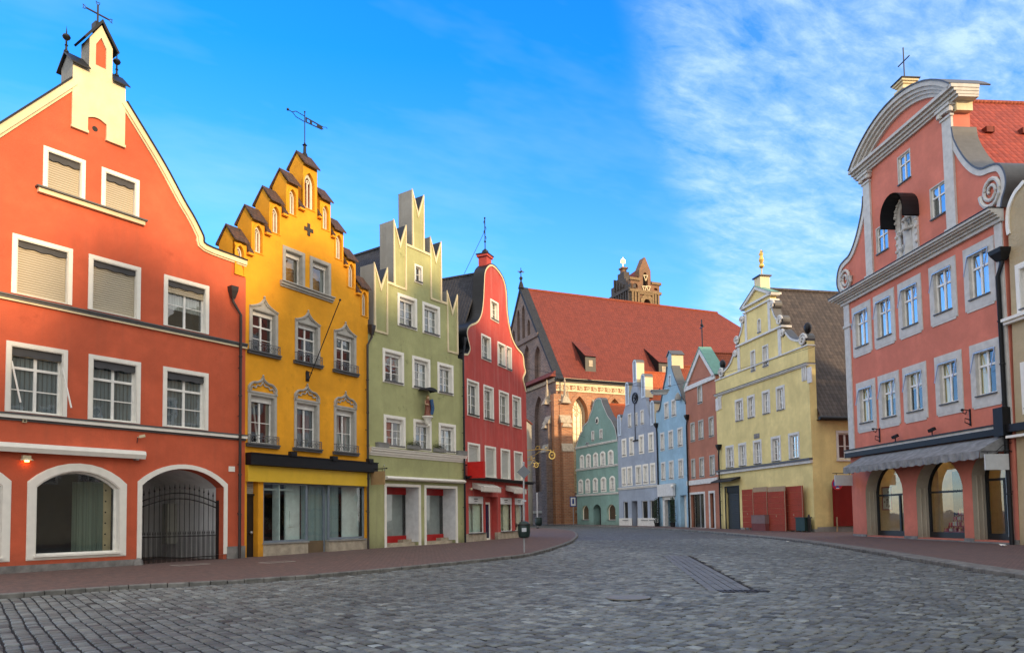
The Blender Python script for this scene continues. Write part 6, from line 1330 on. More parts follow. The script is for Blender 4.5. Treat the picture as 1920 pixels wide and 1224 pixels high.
g.build('rim_and_cross', M_sgr, T_); MB().box(-.60, -.02, -.02, .02, -.1, -.05).box(-.6, -.02, -.02, .02, .1, .15).build('bracket', M_steel, T_); MB().box(.004, .01, -.1, .12, -.30, -.24).build('arrow_mark', M_white, T_)
# ================================================================== brick church
yc = P_te[1]+6.5; d = ray(1047, 985); s_ = yc/d.y
FC = Frame((CAM.x+d.x*s_, yc), 66.5)
wr, zr = FC.side((976, 541), 0); ze = FC.p((1052, 708))[1]; ue, zr2 = FC.p((1345, 591), wr)
print('church corner', FC.P, 'ridge w', wr, 'z', zr, 'eave', ze, 'end', ue, zr2, 'gable left at', FC.side((958, 600), 0))
M_cb = bricks('church_brick_sunlit', (.54, .235, .105), (.34, .14, .07), (.46, .33, .2), .6, .22, .03, patch=(.20, .10, .06), bump=.03, pf=.5)  # street side: warm sunlight raised into the brick colour
M_cbd = bricks('church_brick_shaded', (.30, .19, .14), (.15, .10, .08), (.30, .24, .2), .6, .22, .03, patch=(.085, .065, .055), bump=.03)  # same brick with the gable end's shade put into its colour
M_cs = plain('pale_limestone', (.38, .32, .23), .8, bump=.02, bs=12, var=.3); M_trac = plain('tracery_stone', (.66, .55, .34), .8)
CH = thing('brick_church', 'huge brick church with a steep red tiled roof and tall gothic windows', 'church', FC)
def cp_(name, mb, mat, par=None, smooth=False): return mb.build(name, mat, par or CH, None, smooth)
Lc = max(ue, 40)+1; Wc = 2*wr
holes = []; 
def cwin(x0, x1, xs, ytop, zbot, rise_k=1.15):
    a, b_ = FC.p(C2(x0, 600))[0], FC.p(C2(x1, 600))[0]; zt_ = FC.p(C2((x0+x1)/2, ytop))[1]; return a, b_, zbot, zt_
zwb = FC.p(C2(480, 855))[1]; w1_ = cwin(435, 548, 0, 165, zwb); pitch = FC.p(C2(735, 200))[0]-(w1_[0]+w1_[1])/2; ww = w1_[1]-w1_[0]
wins = [(w1_[0]+pitch*k, w1_[1]+pitch*k, zwb, w1_[3]) for k in range(4)]
for a, b_, z0, z1 in wins: holes.append(arc(a, b_, z0, z1, ww*1.0, 10, 1))
outer = [(0, -1), (Lc, -1), (Lc, ze), (0, ze)]; loops = [outer]+holes; fl = [q for l in loops for q in l]
tr = tessellate_polygon([[Vector((a, b_, 0)) for a, b_ in l] for l in loops]); m = MB(); m.add([(a, 0, b_) for a, b_ in fl], [tuple(t_) for t_ in tr])
for h in holes: n = len(h); m.add([(a, w, z) for w in (0, 1.1) for a, z in h], [(i, (i+1) % n, n+(i+1) % n, n+i) for i in range(n)])
wall = cp_('wall', m, M_cb)
for (a, b_, z0, z1), h in zip(wins, holes):
    g = MB(); rs = ww; g.ring(arc(a-.02, b_+.02, z0-.02, z1+.02, rs, 10, 1), arc(a+.22, b_-.22, z0+.22, z1-.3, rs*.93, 10, 1), .75, 1.0)
    for k in range(1, 4): x = a+(b_-a)*k/4; g.box(x-.06, x+.06, .82, .96, z0, z1-rs*(.55 if k != 2 else .3))
    for k in range(1, 12): z = z0+(z1-rs-z0)*k/12; g.box(a, b_, .86, .92, z-.035, z+.035)
    for cx_, cz_, r in ((a+ww*.28, z1-rs*.72, ww*.17), (b_-ww*.28, z1-rs*.72, ww*.17), ((a+b_)/2, z1-rs*.40, ww*.19), ((a+b_)/2, z1-rs*.98, ww*.12)): g.ring([(cx_+r*math.cos(k*.524), cz_+r*math.sin(k*.524)) for k in range(12)], [(cx_+r*.7*math.cos(k*.524), cz_+r*.7*math.sin(k*.524)) for k in range(12)], .82, .96)
    f = cp_('window', g, M_trac, wall); cp_('pane', MB().add([(x, .9, z) for x, z in h], [tuple(range(len(h)))]), plain('leaded_glass', (.42, .36, .22), .25, .0, .6, bump=.01, bs=8, var=.25), f)
    cp_('window_moulding', MB().ring(arc(a-.5, b_+.5, z0, z1+.6, rs*1.12, 10, 1), arc(a-.01, b_+.01, z0+.01, z1+.01, rs, 10, 1), -.12, .02), M_cb, f); cp_('window_sill', MB().box(a-.5, b_+.5, -.35, .5, z0-.5, z0), M_cbd, f)
# gable wall (shaded end) with blind arches
Wl = FC.side((1000, 900), 0)[0]; gw0, gw1 = FC.side(C2(245, 500), 0)[0], FC.side(C2(165, 500), 0)[0]
Gh = []; zgw = FC.side(C2(220, 150), 0)[1]; zgb = FC.side(C2(200, 850), 0)[1]; gh0 = [(gw0+.3, zgb), (gw1, zgb), (gw1, zgw-2.4), ((gw0+.3+gw1)/2, zgw), (gw0+.3, zgw-2.4)]
A_ = lambda h: arc(h[0], h[1], h[2], h[3], (h[1]-h[0])*.95, 8, 1)
Gh.append(A_((gw0+.6, gw1, zgb, zgw))); nspan = 6; step_ = Wc/nspan
for k in range(nspan):
    a = step_*k+step_*.22; b_ = a+step_*.56; c = (a+b_)/2; top = ze+(zr-ze)*(1-abs(c-wr)/wr)
    if top-ze > 4: Gh.append(A_((a, b_, ze+1.0, min(ze+(zr-ze)*.42, top-2.2))))
for k in range(nspan*2):
    a = step_*k/2+step_*.14; b_ = a+step_*.26; c = (a+b_)/2; top = ze+(zr-ze)*(1-abs(c-wr)/wr); lo_ = ze+(zr-ze)*.5
    if top-lo_ > 3.2: Gh.append(A_((a, b_, lo_, top-1.6)))
outer = [(0, -1), (Wc, -1), (Wc, ze), (wr, zr), (0, ze)]; loops = [outer]+Gh; fl = [q for l in loops for q in l]
tr = tessellate_polygon([[Vector((a, b_, 0)) for a, b_ in l] for l in loops]); m = MB(); m.add([(0, a, b_) for a, b_ in fl], [tuple(t_) for t_ in tr])
for h in Gh: n = len(h); m.add([(x, a, z) for x in (0, .5) for a, z in h], [(i, (i+1) % n, n+(i+1) % n, n+i) for i in range(n)]); m.add([(.5, a, z) for a, z in h], [tuple(range(n))])
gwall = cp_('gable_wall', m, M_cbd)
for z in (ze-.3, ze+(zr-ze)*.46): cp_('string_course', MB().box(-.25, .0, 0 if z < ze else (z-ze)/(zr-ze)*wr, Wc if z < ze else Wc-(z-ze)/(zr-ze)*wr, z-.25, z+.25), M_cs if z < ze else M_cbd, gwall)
cp_('tiled_ledge', MB().add([(x, w, z) for w in (0, Wc) for x, z in ((-.9, ze+.1), (0, ze+1.0), (0, ze+.1))], [(0, 1, 2), (5, 4, 3), (0, 3, 4, 1), (1, 4, 5, 2), (2, 5, 3, 0)]), M_ctile, gwall)
# roof
oh = .35; kk = (zr-ze)/wr; m = MB(); m.add([(1.1, -oh, ze-oh*kk*.55), (Lc, -oh, ze-oh*kk*.55), (Lc, .0, ze), (1.1, 0, ze), (ue, wr, zr), (1.1, wr, zr), (Lc+6, wr*.55, ze+(zr-ze)*.52), (Lc+14, 0, ze)], [(0, 1, 2, 3), (3, 2, 7, 6, 4, 5)]).add([(1.1, wr, zr), (ue, wr, zr), (Lc+14, Wc, ze), (1.1, Wc, ze)], [(0, 1, 2, 3)])
roof = cp_('roof', m, M_ctile); cp_('ridge_tiles', MB().tube([(1.2, wr, zr+.02), (ue, wr, zr+.02)], .18, 8), M_rtile, roof)
cp_('gutter', MB().tube([(0, -oh-.1, ze-oh*kk*.55), (Lc, -oh-.1, ze-oh*kk*.55)], .16, 6).box(0, Lc, -oh+.1, .1, ze-oh*kk*.55-.35, ze-oh*kk*.55-.15), M_black, roof)
cp_('slate_verge', MB().add([(x, w, z) for x in (-.15, 1.2) for w, z in ((-oh, ze-oh*kk*.55+.05), (0, ze+.12), (wr, zr+.25), (Wc, ze+.12), (Wc, ze-.3), (wr, zr-.5), (0, ze-.3), (-oh, ze-oh*kk*.55-.3))], [(0, 1, 2, 3, 4, 5, 6, 7), tuple(range(15, 7, -1))]+[(i, (i+1) % 8, 8+(i+1) % 8, 8+i) for i in range(8)]), M_slate, roof)
cp_('iron_finial', MB().lathe((.1, wr, zr), [(.5, 0), (.25, .9), (.1, 1.2), (.3, 1.6), (.08, 1.9), (.06, 3.2)], 8).bar((.1, wr-.5, zr+2.6), (.1, wr+.5, zr+2.6), .12).bar((-.4, wr, zr+2.6), (.6, wr, zr+2.6), .12), M_iron, roof)
for (q0, q1) in (((560, 800), (705, 968)), ((1130, 855), (1262, 965))):
    # dormers: the long tiled lid slopes less than the roof
    t_ = (.10, .335); u1 = FC.p(C1(q1[0]-30, q1[1]), wr*.12)[0]; wlo, whi = wr*.09, wr*.40; hw = .85; zlo = ze+kk*wlo; zhi = ze+kk*whi
    m = MB().add([(u1+s*hw, w, z) for s in (-1, 1) for w, z in ((wlo, zlo), (wlo, zlo+2.2), (whi, zhi+.05))], [(0, 1, 2), (5, 4, 3), (0, 3, 4, 1)]); dn_ = cp_('dormer', m, M_black, roof)
    cp_('dormer_lid', MB().add([(u1+s*(hw+.2), w, z) for s in (-1, 1) for w, z in ((wlo-.35, zlo+2.1), (whi, zhi+.15))], [(0, 1, 3, 2)]), M_ctile, dn_) if False else cp_('dormer_lid', MB().add([(u1+s*(hw+.2), w, z) for s in (-1, 1) for w, z in ((wlo-.35, zlo+2.1), (whi, zhi+.15))], [(0, 1, 3, 2)]), M_ctile, roof)
    cp_('dormer_window', MB().box(u1-.32, u1+.32, wlo-.06, wlo, zlo+.7, zlo+1.6), M_cs, roof)
# tracery frieze under the eaves
zf1 = ze-.9; zf0 = FC.p(C2(400, 122))[1]; hf = zf1-zf0; m = MB().box(.0, Lc, -.12, .01, zf1-.1, zf1+.9).box(0, Lc, -.14, .01, zf0-.14, zf0+.08); r = hf*.38; k = 0; u = r+.2
while u < min(Lc, 46):
    zc_ = (zf0+zf1)/2; s = 1 if k % 2 else -1
    m.ring([(u+r*math.cos(j*.524), zc_+s*hf*.08+r*math.sin(j*.524)) for j in range(12)], [(u+r*.66*math.cos(j*.524), zc_+s*hf*.08+r*.66*math.sin(j*.524)) for j in range(12)], -.10, .01)
    m.bar((u+r*.9, -.05, zf0), (u+r*1.5, -.05, zc_), .16).bar((u+r*1.5, -.05, zc_), (u+r*.9, -.05, zf1), .16).bar((u, -.05, zc_+s*hf*.08-s*r*.6), (u+r*.1, -.05, zc_+s*r*.7), .12); u += 2*r+.5; k += 1
cp_('tracery_frieze', m, M_trac, wall)
cp_('base_course', MB().box(-.2, Lc, -.2, .02, 3.4 if False else FC.p(C2(400, 990))[1]-.2, FC.p(C2(400, 990))[1]+.15).box(-.25, .0, .1, Wc, FC.p(C2(200, 990))[1]-.2, FC.p(C2(200, 990))[1]+.15), M_cs, wall)
# buttresses: at the corner and between the windows
def buttress(u, w, du, dw, ztop, levels, mat=M_cb, ax=0):
    m = MB(); c = MB(); z0 = -1; prev = 0
    for i, (zt_, ext) in enumerate(levels):
        if ax == 0: m.box(u-du/2, u+du/2, -ext, .05, z0, zt_); c.add([(x, y, z) for x in (u-du/2-.06, u+du/2+.06) for y, z in ((-ext-.1, zt_), (-(levels[i+1][1] if i+1 < len(levels) else 0), zt_+1.1), (-(levels[i+1][1] if i+1 < len(levels) else 0), zt_))], [(0, 1, 2), (5, 4, 3), (0, 3, 4, 1), (2, 5, 3, 0)])
        else: m.box(-ext, .05, w-du/2, w+du/2, z0, zt_); c.add([(y, x, z) for x in (w-du/2-.06, w+du/2+.06) for y, z in ((-ext-.1, zt_), (-(levels[i+1][1] if i+1 < len(levels) else 0), zt_+1.1), (-(levels[i+1][1] if i+1 < len(levels) else 0), zt_))], [(0, 1, 2), (5, 4, 3), (0, 3, 4, 1), (2, 5, 3, 0)])
        z0 = zt_
    b0 = cp_('buttress', m, mat); cp_('weathering', c, M_cs, b0); return b0
zA, zB, zC_ = FC.p(C2(330, 565))[1], FC.p(C2(330, 360))[1], FC.p(C2(330, 205))[1]
lv = [(zA, 1.6), (zB, 1.25), (zC_, .8)]
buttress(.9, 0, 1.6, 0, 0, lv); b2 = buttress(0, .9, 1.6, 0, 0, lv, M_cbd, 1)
m = MB().box(-.7, .4, -.7, .4, -1, zC_+1); cp_('corner_pier', m, M_cb)
for (x, y) in ((.9, -.9), (-.9, .9)):
    m = MB()
    for zz, s in ((zC_-.3, 1), (zB-.6, 1.1)):
        m.add([(x-.7*s, y-.55*s, zz), (x+.7*s, y-.55*s, zz), (x+.7*s, y+.55*s, zz), (x-.7*s, y+.55*s, zz), (x, y, zz+1.5)], [(0, 1, 2, 3), (0, 1, 4), (1, 2, 4), (2, 3, 4), (3, 0, 4)])
    m.lathe((x, y, zC_+1.0), [(.26, -.6), (.22, .5), (.09, 1.6), (.16, 1.75), (.03, 2.2)], 6).lathe((x+.6, y+.3, zC_), [(.16, 0), (.14, .9), (.04, 1.6)], 5); cp_('pinnacle', m, M_cs, b2)
for k in range(3): buttress(w1_[0]+pitch*(k+.5)+ww*.5, 0, 1.5, 0, 0, [(zA, 1.4), (zC_-.5, .9)])
cp_('church_downpipe', MB().tube([(-.1, 2.6, ze-1), (-.1, 2.6, 0)], .12, 8), M_black, gwall)
# ---------------- tower behind
dT = FC.world(0, Wc+8, 0); q_ = ray(1184, 600); s_ = (dT.y+12)/q_.y; FT = Frame((CAM.x+q_.x*s_, CAM.y+q_.y*s_), 66.5); zT = lambda x, y: FT.p((x, y))[1]
TW = thing('church_tower', 'weathered brick church tower with stepped gables rising behind the red church roof', 'tower', FT)
uT = FT.p((1237, 560))[0]; wT_ = FT.side((1147, 575), 0)[0]; zc1_ = FT.p(T1(950, 700))[1]; zc2_ = FT.p(T1(620, 465))[1]; zc3_ = FT.p(T1(700, 310))[1]; zap_ = FT.p(T1(770, 110))[1]
def tp(name, mb, mat, par=None): return mb.build(name, mat, par or TW)
print('tower', FT.P, uT, wT_, zc1_, zc2_, zc3_, zap_)
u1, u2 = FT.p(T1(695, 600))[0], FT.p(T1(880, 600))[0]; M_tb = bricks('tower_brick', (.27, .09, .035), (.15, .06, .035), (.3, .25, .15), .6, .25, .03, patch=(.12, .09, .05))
ar0, ar1 = FT.p(T1(755, 850))[0], FT.p(T1(865, 850))[0]; lan0, lan1 = FT.p(T1(745, 450))[0], FT.p(T1(825, 450))[0]; zl0, zl1 = FT.p(T1(780, 580))[1], FT.p(T1(780, 350))[1]
om = [(0, -1), (uT, -1), (uT, zc2_-.4), (u2, zc2_-.4), (u2, zc3_), ((u1+u2)/2+.14, zap_), ((u1+u2)/2-.14, zap_), (u1, zc3_), (u1, zc2_), (0, zc2_)]
hz1 = arc(lan0, lan1, zl0, zl1, (lan1-lan0), 6, 1); hz2 = arc(ar0, ar1, zc1_-9, FT.p(T1(800, 795))[1], (ar1-ar0)*.5, 8); mrg = [arc(u1*.28, u1*.78, zc1_+.6, zc2_-.8, u1*.2, 5), arc(u2+(uT-u2)*.3, u2+(uT-u2)*.8, zc1_+.6, zc2_-1.2, u1*.2, 5)]
m = MB().prism(om, 0, 1.6, [hz1, hz2]+mrg); bt_ = tp('wall', m, M_tb)
tp('belfry_recess', MB().box(.2, uT-.2, 1.2, 1.5, zc1_-9.2, zc1_+.0).box(lan0-.2, lan1+.2, .9, 1.2, zl0-.1, zl1+.2), M_dark, bt_); tp('niche_back', MB().box(.2, u1-.1, .5, .7, zc1_+.4, zc2_-.6).box(u2+.1, uT-.2, .5, .7, zc1_+.4, zc2_-1), bricks('bright_brick', (.42, .14, .05), (.3, .1, .04), (.3, .2, .12), .6, .25, .03), bt_)
m = MB(); tr_ = MB(); e = .3
for a, b_, z in ((-.3, u1, zc2_), (u2, uT+.3, zc2_-.4), (-.3, uT+.3, zc1_), (u1-.2, u2+.2, FT.p(T1(800, 710))[1])): m.box(a, b_, -e, .3, z-.25, z+.25)
for s in (.15, .45, .8): m.box(u1*s-.2, u1*s+.2, -.25, 0, zc1_-6, zc1_).box(u2+(uT-u2)*s-.2, u2+(uT-u2)*s+.2, -.25, 0, zc1_-6, zc1_)
for cx_, cz_ in (((lan0+lan1)/2, FT.p(T1(785, 450))[1]), (FT.p(T1(765, 630))[0], FT.p(T1(765, 630))[1]), (FT.p(T1(830, 630))[0], FT.p(T1(830, 630))[1])):
    tr_.bar((cx_-.5, -.12, cz_+.5), (cx_+.5, -.12, cz_+.5), .16).bar((cx_-.45, -.12, cz_+.5), (cx_, -.12, cz_-.6), .14).bar((cx_+.45, -.12, cz_+.5), (cx_, -.12, cz_-.6), .14)
m.ring(arc(ar0-.7, ar1+.7, zc1_-9, hz2[6][1]+.9, (ar1-ar0)*.7, 8), arc(ar0, ar1, zc1_-8.8, hz2[6][1], (ar1-ar0)*.5, 8), -.2, .02)
tp('tracery', tr_, M_trac, bt_); tp('stone_dressing', m, plain('lichen_stone', (.21, .14, .07), .85, bump=.02, bs=8, var=.4), bt_)
M_tbd = bricks('tower_brick_shaded', (.10, .075, .06), (.06, .05, .045), (.12, .11, .1), .6, .25, .03)  # tower brick again, darkened in colour for the face turned from the sun
# shaded side with its own stepped gable
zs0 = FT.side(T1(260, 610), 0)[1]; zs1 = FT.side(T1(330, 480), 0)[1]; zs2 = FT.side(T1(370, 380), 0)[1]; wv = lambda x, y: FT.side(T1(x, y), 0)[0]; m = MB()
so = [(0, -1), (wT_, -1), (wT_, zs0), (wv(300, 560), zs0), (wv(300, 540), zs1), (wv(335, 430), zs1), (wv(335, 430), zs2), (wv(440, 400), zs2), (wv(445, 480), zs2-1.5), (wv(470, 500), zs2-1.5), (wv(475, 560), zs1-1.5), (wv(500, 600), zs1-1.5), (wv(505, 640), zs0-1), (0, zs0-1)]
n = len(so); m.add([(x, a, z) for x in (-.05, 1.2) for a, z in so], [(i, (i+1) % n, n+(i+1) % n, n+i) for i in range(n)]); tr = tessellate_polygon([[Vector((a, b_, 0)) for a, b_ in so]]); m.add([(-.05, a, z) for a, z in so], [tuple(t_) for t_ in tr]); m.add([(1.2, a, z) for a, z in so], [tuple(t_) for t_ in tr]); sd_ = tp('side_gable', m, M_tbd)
m = MB()
for k in range(7): a = wT_*(k+.5)/8; m.box(-.35, -.05, a-.18, a+.18, zs0-9, zs0-2.2)
for k in range(4): m.box(-.4, 0, wv(335, 430)-(k-1.0)*1.0-.3, wv(335, 430)-(k-1)*1.0, zs0-1.2, zs2-.8-k*.6)
m.box(-.45, 0, 0, wT_+.2, zs0-2.2, zs0-1.8).box(-.45, 0, 0, wT_+.2, zs0-9.2, zs0-8.8); tp('side_mullion', m, M_tbd, sd_)
m = MB().add([(.2, .4, zc2_-2), ((u1+u2)/2, .8, zap_-1.4), ((u1+u2)/2, wT_-.5, zap_-1.8), (.2, wT_-.5, zc2_-2), (uT-.2, .4, zc2_-2), (uT-.2, wT_-.5, zc2_-2)], [(0, 1, 2, 3), (4, 5, 2, 1)]); tp('roof', m, M_rtile)
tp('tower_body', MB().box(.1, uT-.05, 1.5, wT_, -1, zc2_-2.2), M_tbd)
ck = FT.side(T1(455, 260), (u1+u2)/2*.5); m = MB().box(.8, 1.7, ck[0]-.5, ck[0]+.5, zc2_-1, FT.side(T1(455, 290), 1.2)[1]).box(.6, 1.9, ck[0]-.75, ck[0]+.75, FT.side(T1(455, 290), 1.2)[1], FT.side(T1(455, 265), 1.2)[1]); cpn = tp('turret', m, M_tb)
zv = FT.side(T1(455, 155), 1.2)[1]; tp('gilded_vane', MB().tube([(1.2, ck[0], zv-3), (1.2, ck[0], zv+.8)], .08, 6).prism([(.7, zv-.4), (1.7, zv-.35), (1.75, zv+.35), (1.4, zv+.5), (.8, zv+.4)], ck[0]-.06, ck[0]+.06), M_gold, cpn)
# ================================================================== pink house
q = ground(1757, 1012.5, .1); a_pk = 180-4.95
F = Frame((q.x, q.y), a_pk); uL = F.p((1600.5, 1000))[0]; P0 = F.P+F.u*uL
H = House('baroque_house', 'salmon pink house with grey pilasters, scrolls and a rounded baroque pediment', 'house', (P0.x, P0.y), a_pk); p = H.p; Hpk = H
M_pk = plaster('salmon_render', (.68, .215, .145), .3, streak=.12, bump=.006, grain=40); M_gy = plain('grey_moulding', (.52, .50, .45), .7, bump=.002); M_gy2 = plain('pale_grey_paint', (.56, .54, .49), .7)
W = p((1890, 600))[0]
def Qa(f, x, y): return p(f(x, y))
zk1 = (p(P2(20, 485))[1]+p(P2(940, 0))[1])/2; zk2 = (p(P2(5, 440))[1]+p(P1(1010, 940))[1])/2   # bottom and top of the great cornice
print('pink W', W, 'cornice', zk1, zk2, p(P2(5, 440))[1], p(P1(1010, 940))[1], 'check base', F.P)
uPl0, uPl1 = (Qa(P2, 222, 100)[0]+Qa(P2, 228, 230)[0])/2, Qa(P2, 272, 200)[0]; uPr0, uPr1 = Qa(P1, 690, 900)[0], Qa(P1, 740, 900)[0]; cu = (uPl0+uPr1)/2
zc_b = (p(P1(268, 762))[1]+p(P1(655, 440))[1])/2; zc_t = (p(P1(165, 782))[1]+p(P1(705, 345))[1])/2; zarc = p(P1(560, 262))[1]
print('pilasters', uPl0, uPl1, uPr0, uPr1, 'center', cu, 'levels', zc_b, zc_t, zarc)
pw = (uPl1-uPl0+uPr1-uPr0)/2; hw = (uPr1-uPl0)/2; hr = (p(P1(700, 320))[0]-p(P1(160, 780))[0])/2; hr = max(hr, hw+.25)
rh = zarc-zc_t
# side curves measured on the nearer wing and mirrored
wing = [Qa(P1, *s) for s in ((716, 525), (735, 590), (780, 672), (830, 728), (880, 750), (930, 733), (975, 724), (1003, 750), (1018, 800), (1016, 850), (1000, 905), (990, 938))]
wing = [(x-cu, z) for x, z in wing]; wing[0] = (hw, wing[0][1]); wing[-1] = (wing[-1][0], zk2); wl = [Qa(P2, 30, 390)[0]-cu, Qa(P2, 28, 340)[0]-cu]; print('wing', wing, 'left extent', wl)
ext = max(x for x, z in wing); kx = 1.0; wing = [(hw+(x-hw)*kx, z) for x, z in wing]
wc = smooth_line(wing, 4)
def arcp(r, z0, h, n=14): R = (r*r+h*h)/(2*h); a0 = math.asin(min(1, r/R)); a0 = a0 if h < r else math.pi-a0; return [(R*math.sin(a0-2*a0*i/n), z0+h-R+R*math.cos(a0-2*a0*i/n)) for i in range(n+1)]
ap = arcp(hr, zc_t, rh, 18)
outl = [(0, -.3), (W, -.3), (W, zk2-.05)]+[(min(cu+x, W+.0), z) for x, z in reversed(wc)]+[(cu+hw, zc_t)]+[(cu+x, z) for x, z in ap]+[(cu-hw, zc_t)]+[(max(.02, cu-x), z) for x, z in wc]+[(0, zk2-.05)]
kw = dict(trim=M_gy2, transom=.33, cols=2, rows=1, reveal=.10, fw=.085, proud=.035, sillmat=M_lead)
def prow(f1, lst, **k):
    d = dict(kw); d.update(k); R = H.row(lst); ww_ = sum(r[1]-r[0] for r in R)/len(R); out = []
    for r in R:
        c = (r[0]+r[1])/2; r = (c-ww_/2, c+ww_/2, r[2], r[3]); sw_ = ww_*.18; f = H.window(r, sw_, bot=.42, **d); g = MB()
        g.box(r[0]+.1, r[1]-.1, -.035, .01, r[2]-.10, r[2]+.02); H.part('apron', g, M_gy2, f)
        b = MB(); h_ = r[3]-r[2]
        b.bar((r[0]+sw_-.05, -.06, r[3]-sw_-.05), (r[1]-sw_+.05, -.06, r[3]-sw_-.05), .05); 
        for s in (r[0]+sw_-.03, r[1]-sw_+.03): b.bar((s, -.06, r[3]-sw_-.06), (s, -.26, r[3]-sw_-.06-h_*.32), .035)
        H.part('blind_rod', b, M_steel, f); out.append(r)
    return out
R1_ = prow(0, [(P2(130, 480), P2(256, 738)), (P2(265, 408), P2(407, 672)), (P2(415, 322), P2(585, 605)), (P2(613, 215), P2(808, 510)), (P2(838, 97), P2(1047, 412))], pane=M_glass2)
R2_ = prow(0, [(P2(158, 957), P3(270, 197)), (P2(292, 906), P3(418, 167)), (P2(448, 852), P3(585, 135)), (P2(650, 792), P3(803, 88)), (P2(883, 708), P3(1033, 42))], pane=M_shop, curtain=wavy('warm_curtain', (.85, .68, .34), .1, 0, .9, .02, .7))
for q in ((415, 690, 493, 795), (592, 862, 687, 985), (298, 1078, 370, 1185)): H.window(H.rect(P1(*q[:2]), P1(*q[2:])), .05, transom=.33, rows=1, trim=M_gy2, reveal=.06, sillmat=M_lead, pane=M_glass2, proud=.02)
# niche
nu0, nu1 = Qa(P1, 440, 1050)[0], Qa(P1, 505, 1050)[0]; nz1 = p(P1(470, 935))[1]; nz0 = zk2+.08
H.holes.append((arc(nu0, nu1, nz0, nz1, (nu1-nu0)/2*.98), .45))
# shop openings
ops = []
for x0, x1, yt in ((345, 718, 405), (850, 1318, 345), (1412, 1850, 330)):
    a, b_ = p(P4(x0, 900))[0], p(P4(x1, 900))[0]; ops.append([a, b_])
zt_ = (p(P4(560, 420))[1]+p(P4(1120, 370))[1])/2; zt_ = zt_+.30; ops[2][1] = min(ops[2][1], W-.25)
for a, b_ in ops: h = arc(a, b_, .16, zt_, (b_-a)*.42, 14); H.holes.append((h, .72)); H.room_box(h, 1.06, 1.07) if False else None
wall = H.wall(outl, M_pk, .8)
H.part('niche_back', MB().add([(x, .449, z) for x, z in arc(nu0-.01, nu1+.01, nz0, nz1, (nu1-nu0)/2*.98)], [tuple(range(13))]), M_pk)
M_beige = plaster('beige_reveal', (.48, .43, .33), .3)
for a, b_ in ops:
    h = arc(a+.012, b_-.012, .1, zt_-.012, (b_-a)*.42, 14); n = len(h); m = MB().add([(x, w, z) for w in (-.004, .66) for x, z in h], [(i, (i+1) % n, n+(i+1) % n, n+i) for i in range(1, n)])
    for kx_ in (.22, .45): m.tube([(a+.02, kx_, .1), (a+.02, kx_, zt_-(b_-a)*.42)], .035, 6)
    H.part('splayed_reveal', m, M_beige)
M_anth = plain('anthracite_frame', (.018, .022, .026), .4)
lampw = plain('shop_wall', (.62, .52, .34), .8)
for k, (a, b_) in enumerate(ops):
    o_ = arc(a, b_, .12, zt_, (b_-a)*.42, 14); i_ = arc(a+.1, b_-.1, .42, zt_-.1, (b_-a)*.40, 14); m = MB().ring(o_, i_, .60, .72).box(a, b_, .62, .70, zt_-(b_-a)*.42-.28, zt_-(b_-a)*.42-.18)
    if k != 1: xm = a+(b_-a)*(.62 if k == 0 else .48); m.box(xm-.06, xm+.06, .61, .71, .15, zt_-(b_-a)*.42-.2).box(xm, b_, .61, .71, .12, .42)
    f = H.part('shop_window', m, M_anth); H.part('pane', MB().add([(x, .66, z) for x, z in o_], [tuple(range(len(o_)))]), M_shop, f)
A0, A1_ = ops[0][0]-.4, ops[2][1]+.2
si = H.part('shop_room', MB().box(A0, A1_, 4.2, 4.3, 0, zt_+.4).box(A0-.1, A0, .8, 4.2, 0, zt_+.4).box(A1_, A1_+.1, .8, 4.2, 0, zt_+.4).box(A0, A1_, .8, 4.2, zt_+.4, zt_+.45).box(A0, A1_, .8, 4.2, .1, .16).box(ops[0][1]+.3, ops[0][1]+.4, 1.6, 4.2, .16, zt_+.4), lampw)
for u_, w_ in ((ops[0][0]+.7, 1.6), (ops[0][0]+1.6, 3.0), (ops[1][0]+.5, 1.6), (ops[1][0]+1.7, 2.6), (ops[2][0]+.8, 2.4)): H.part('ceiling_lamp', MB().lathe((u_, w_, zt_+.3), [(.15, 0), (.15, .04)], 12), glow('shop_lamp', (1, .66, .30), 9), si)
H.part('door_pull', MB().box(ops[2][0]+(ops[2][1]-ops[2][0])*.56, ops[2][0]+(ops[2][1]-ops[2][0])*.56+.04, .54, .58, .3, 2.9), M_steel)
H.part('plinth', MB().box(0, ops[0][0], -.05, .3, -.3, .22).box(ops[0][1], ops[1][0], -.05, .3, -.3, .22).box(ops[1][1], ops[2][0], -.05, .3, -.3, .22).box(ops[2][1], W, -.05, .3, -.3, .22).box(ops[0][0]-.02, ops[2][1]+.02, -.10, 1.0, -.3, .10), M_stone)
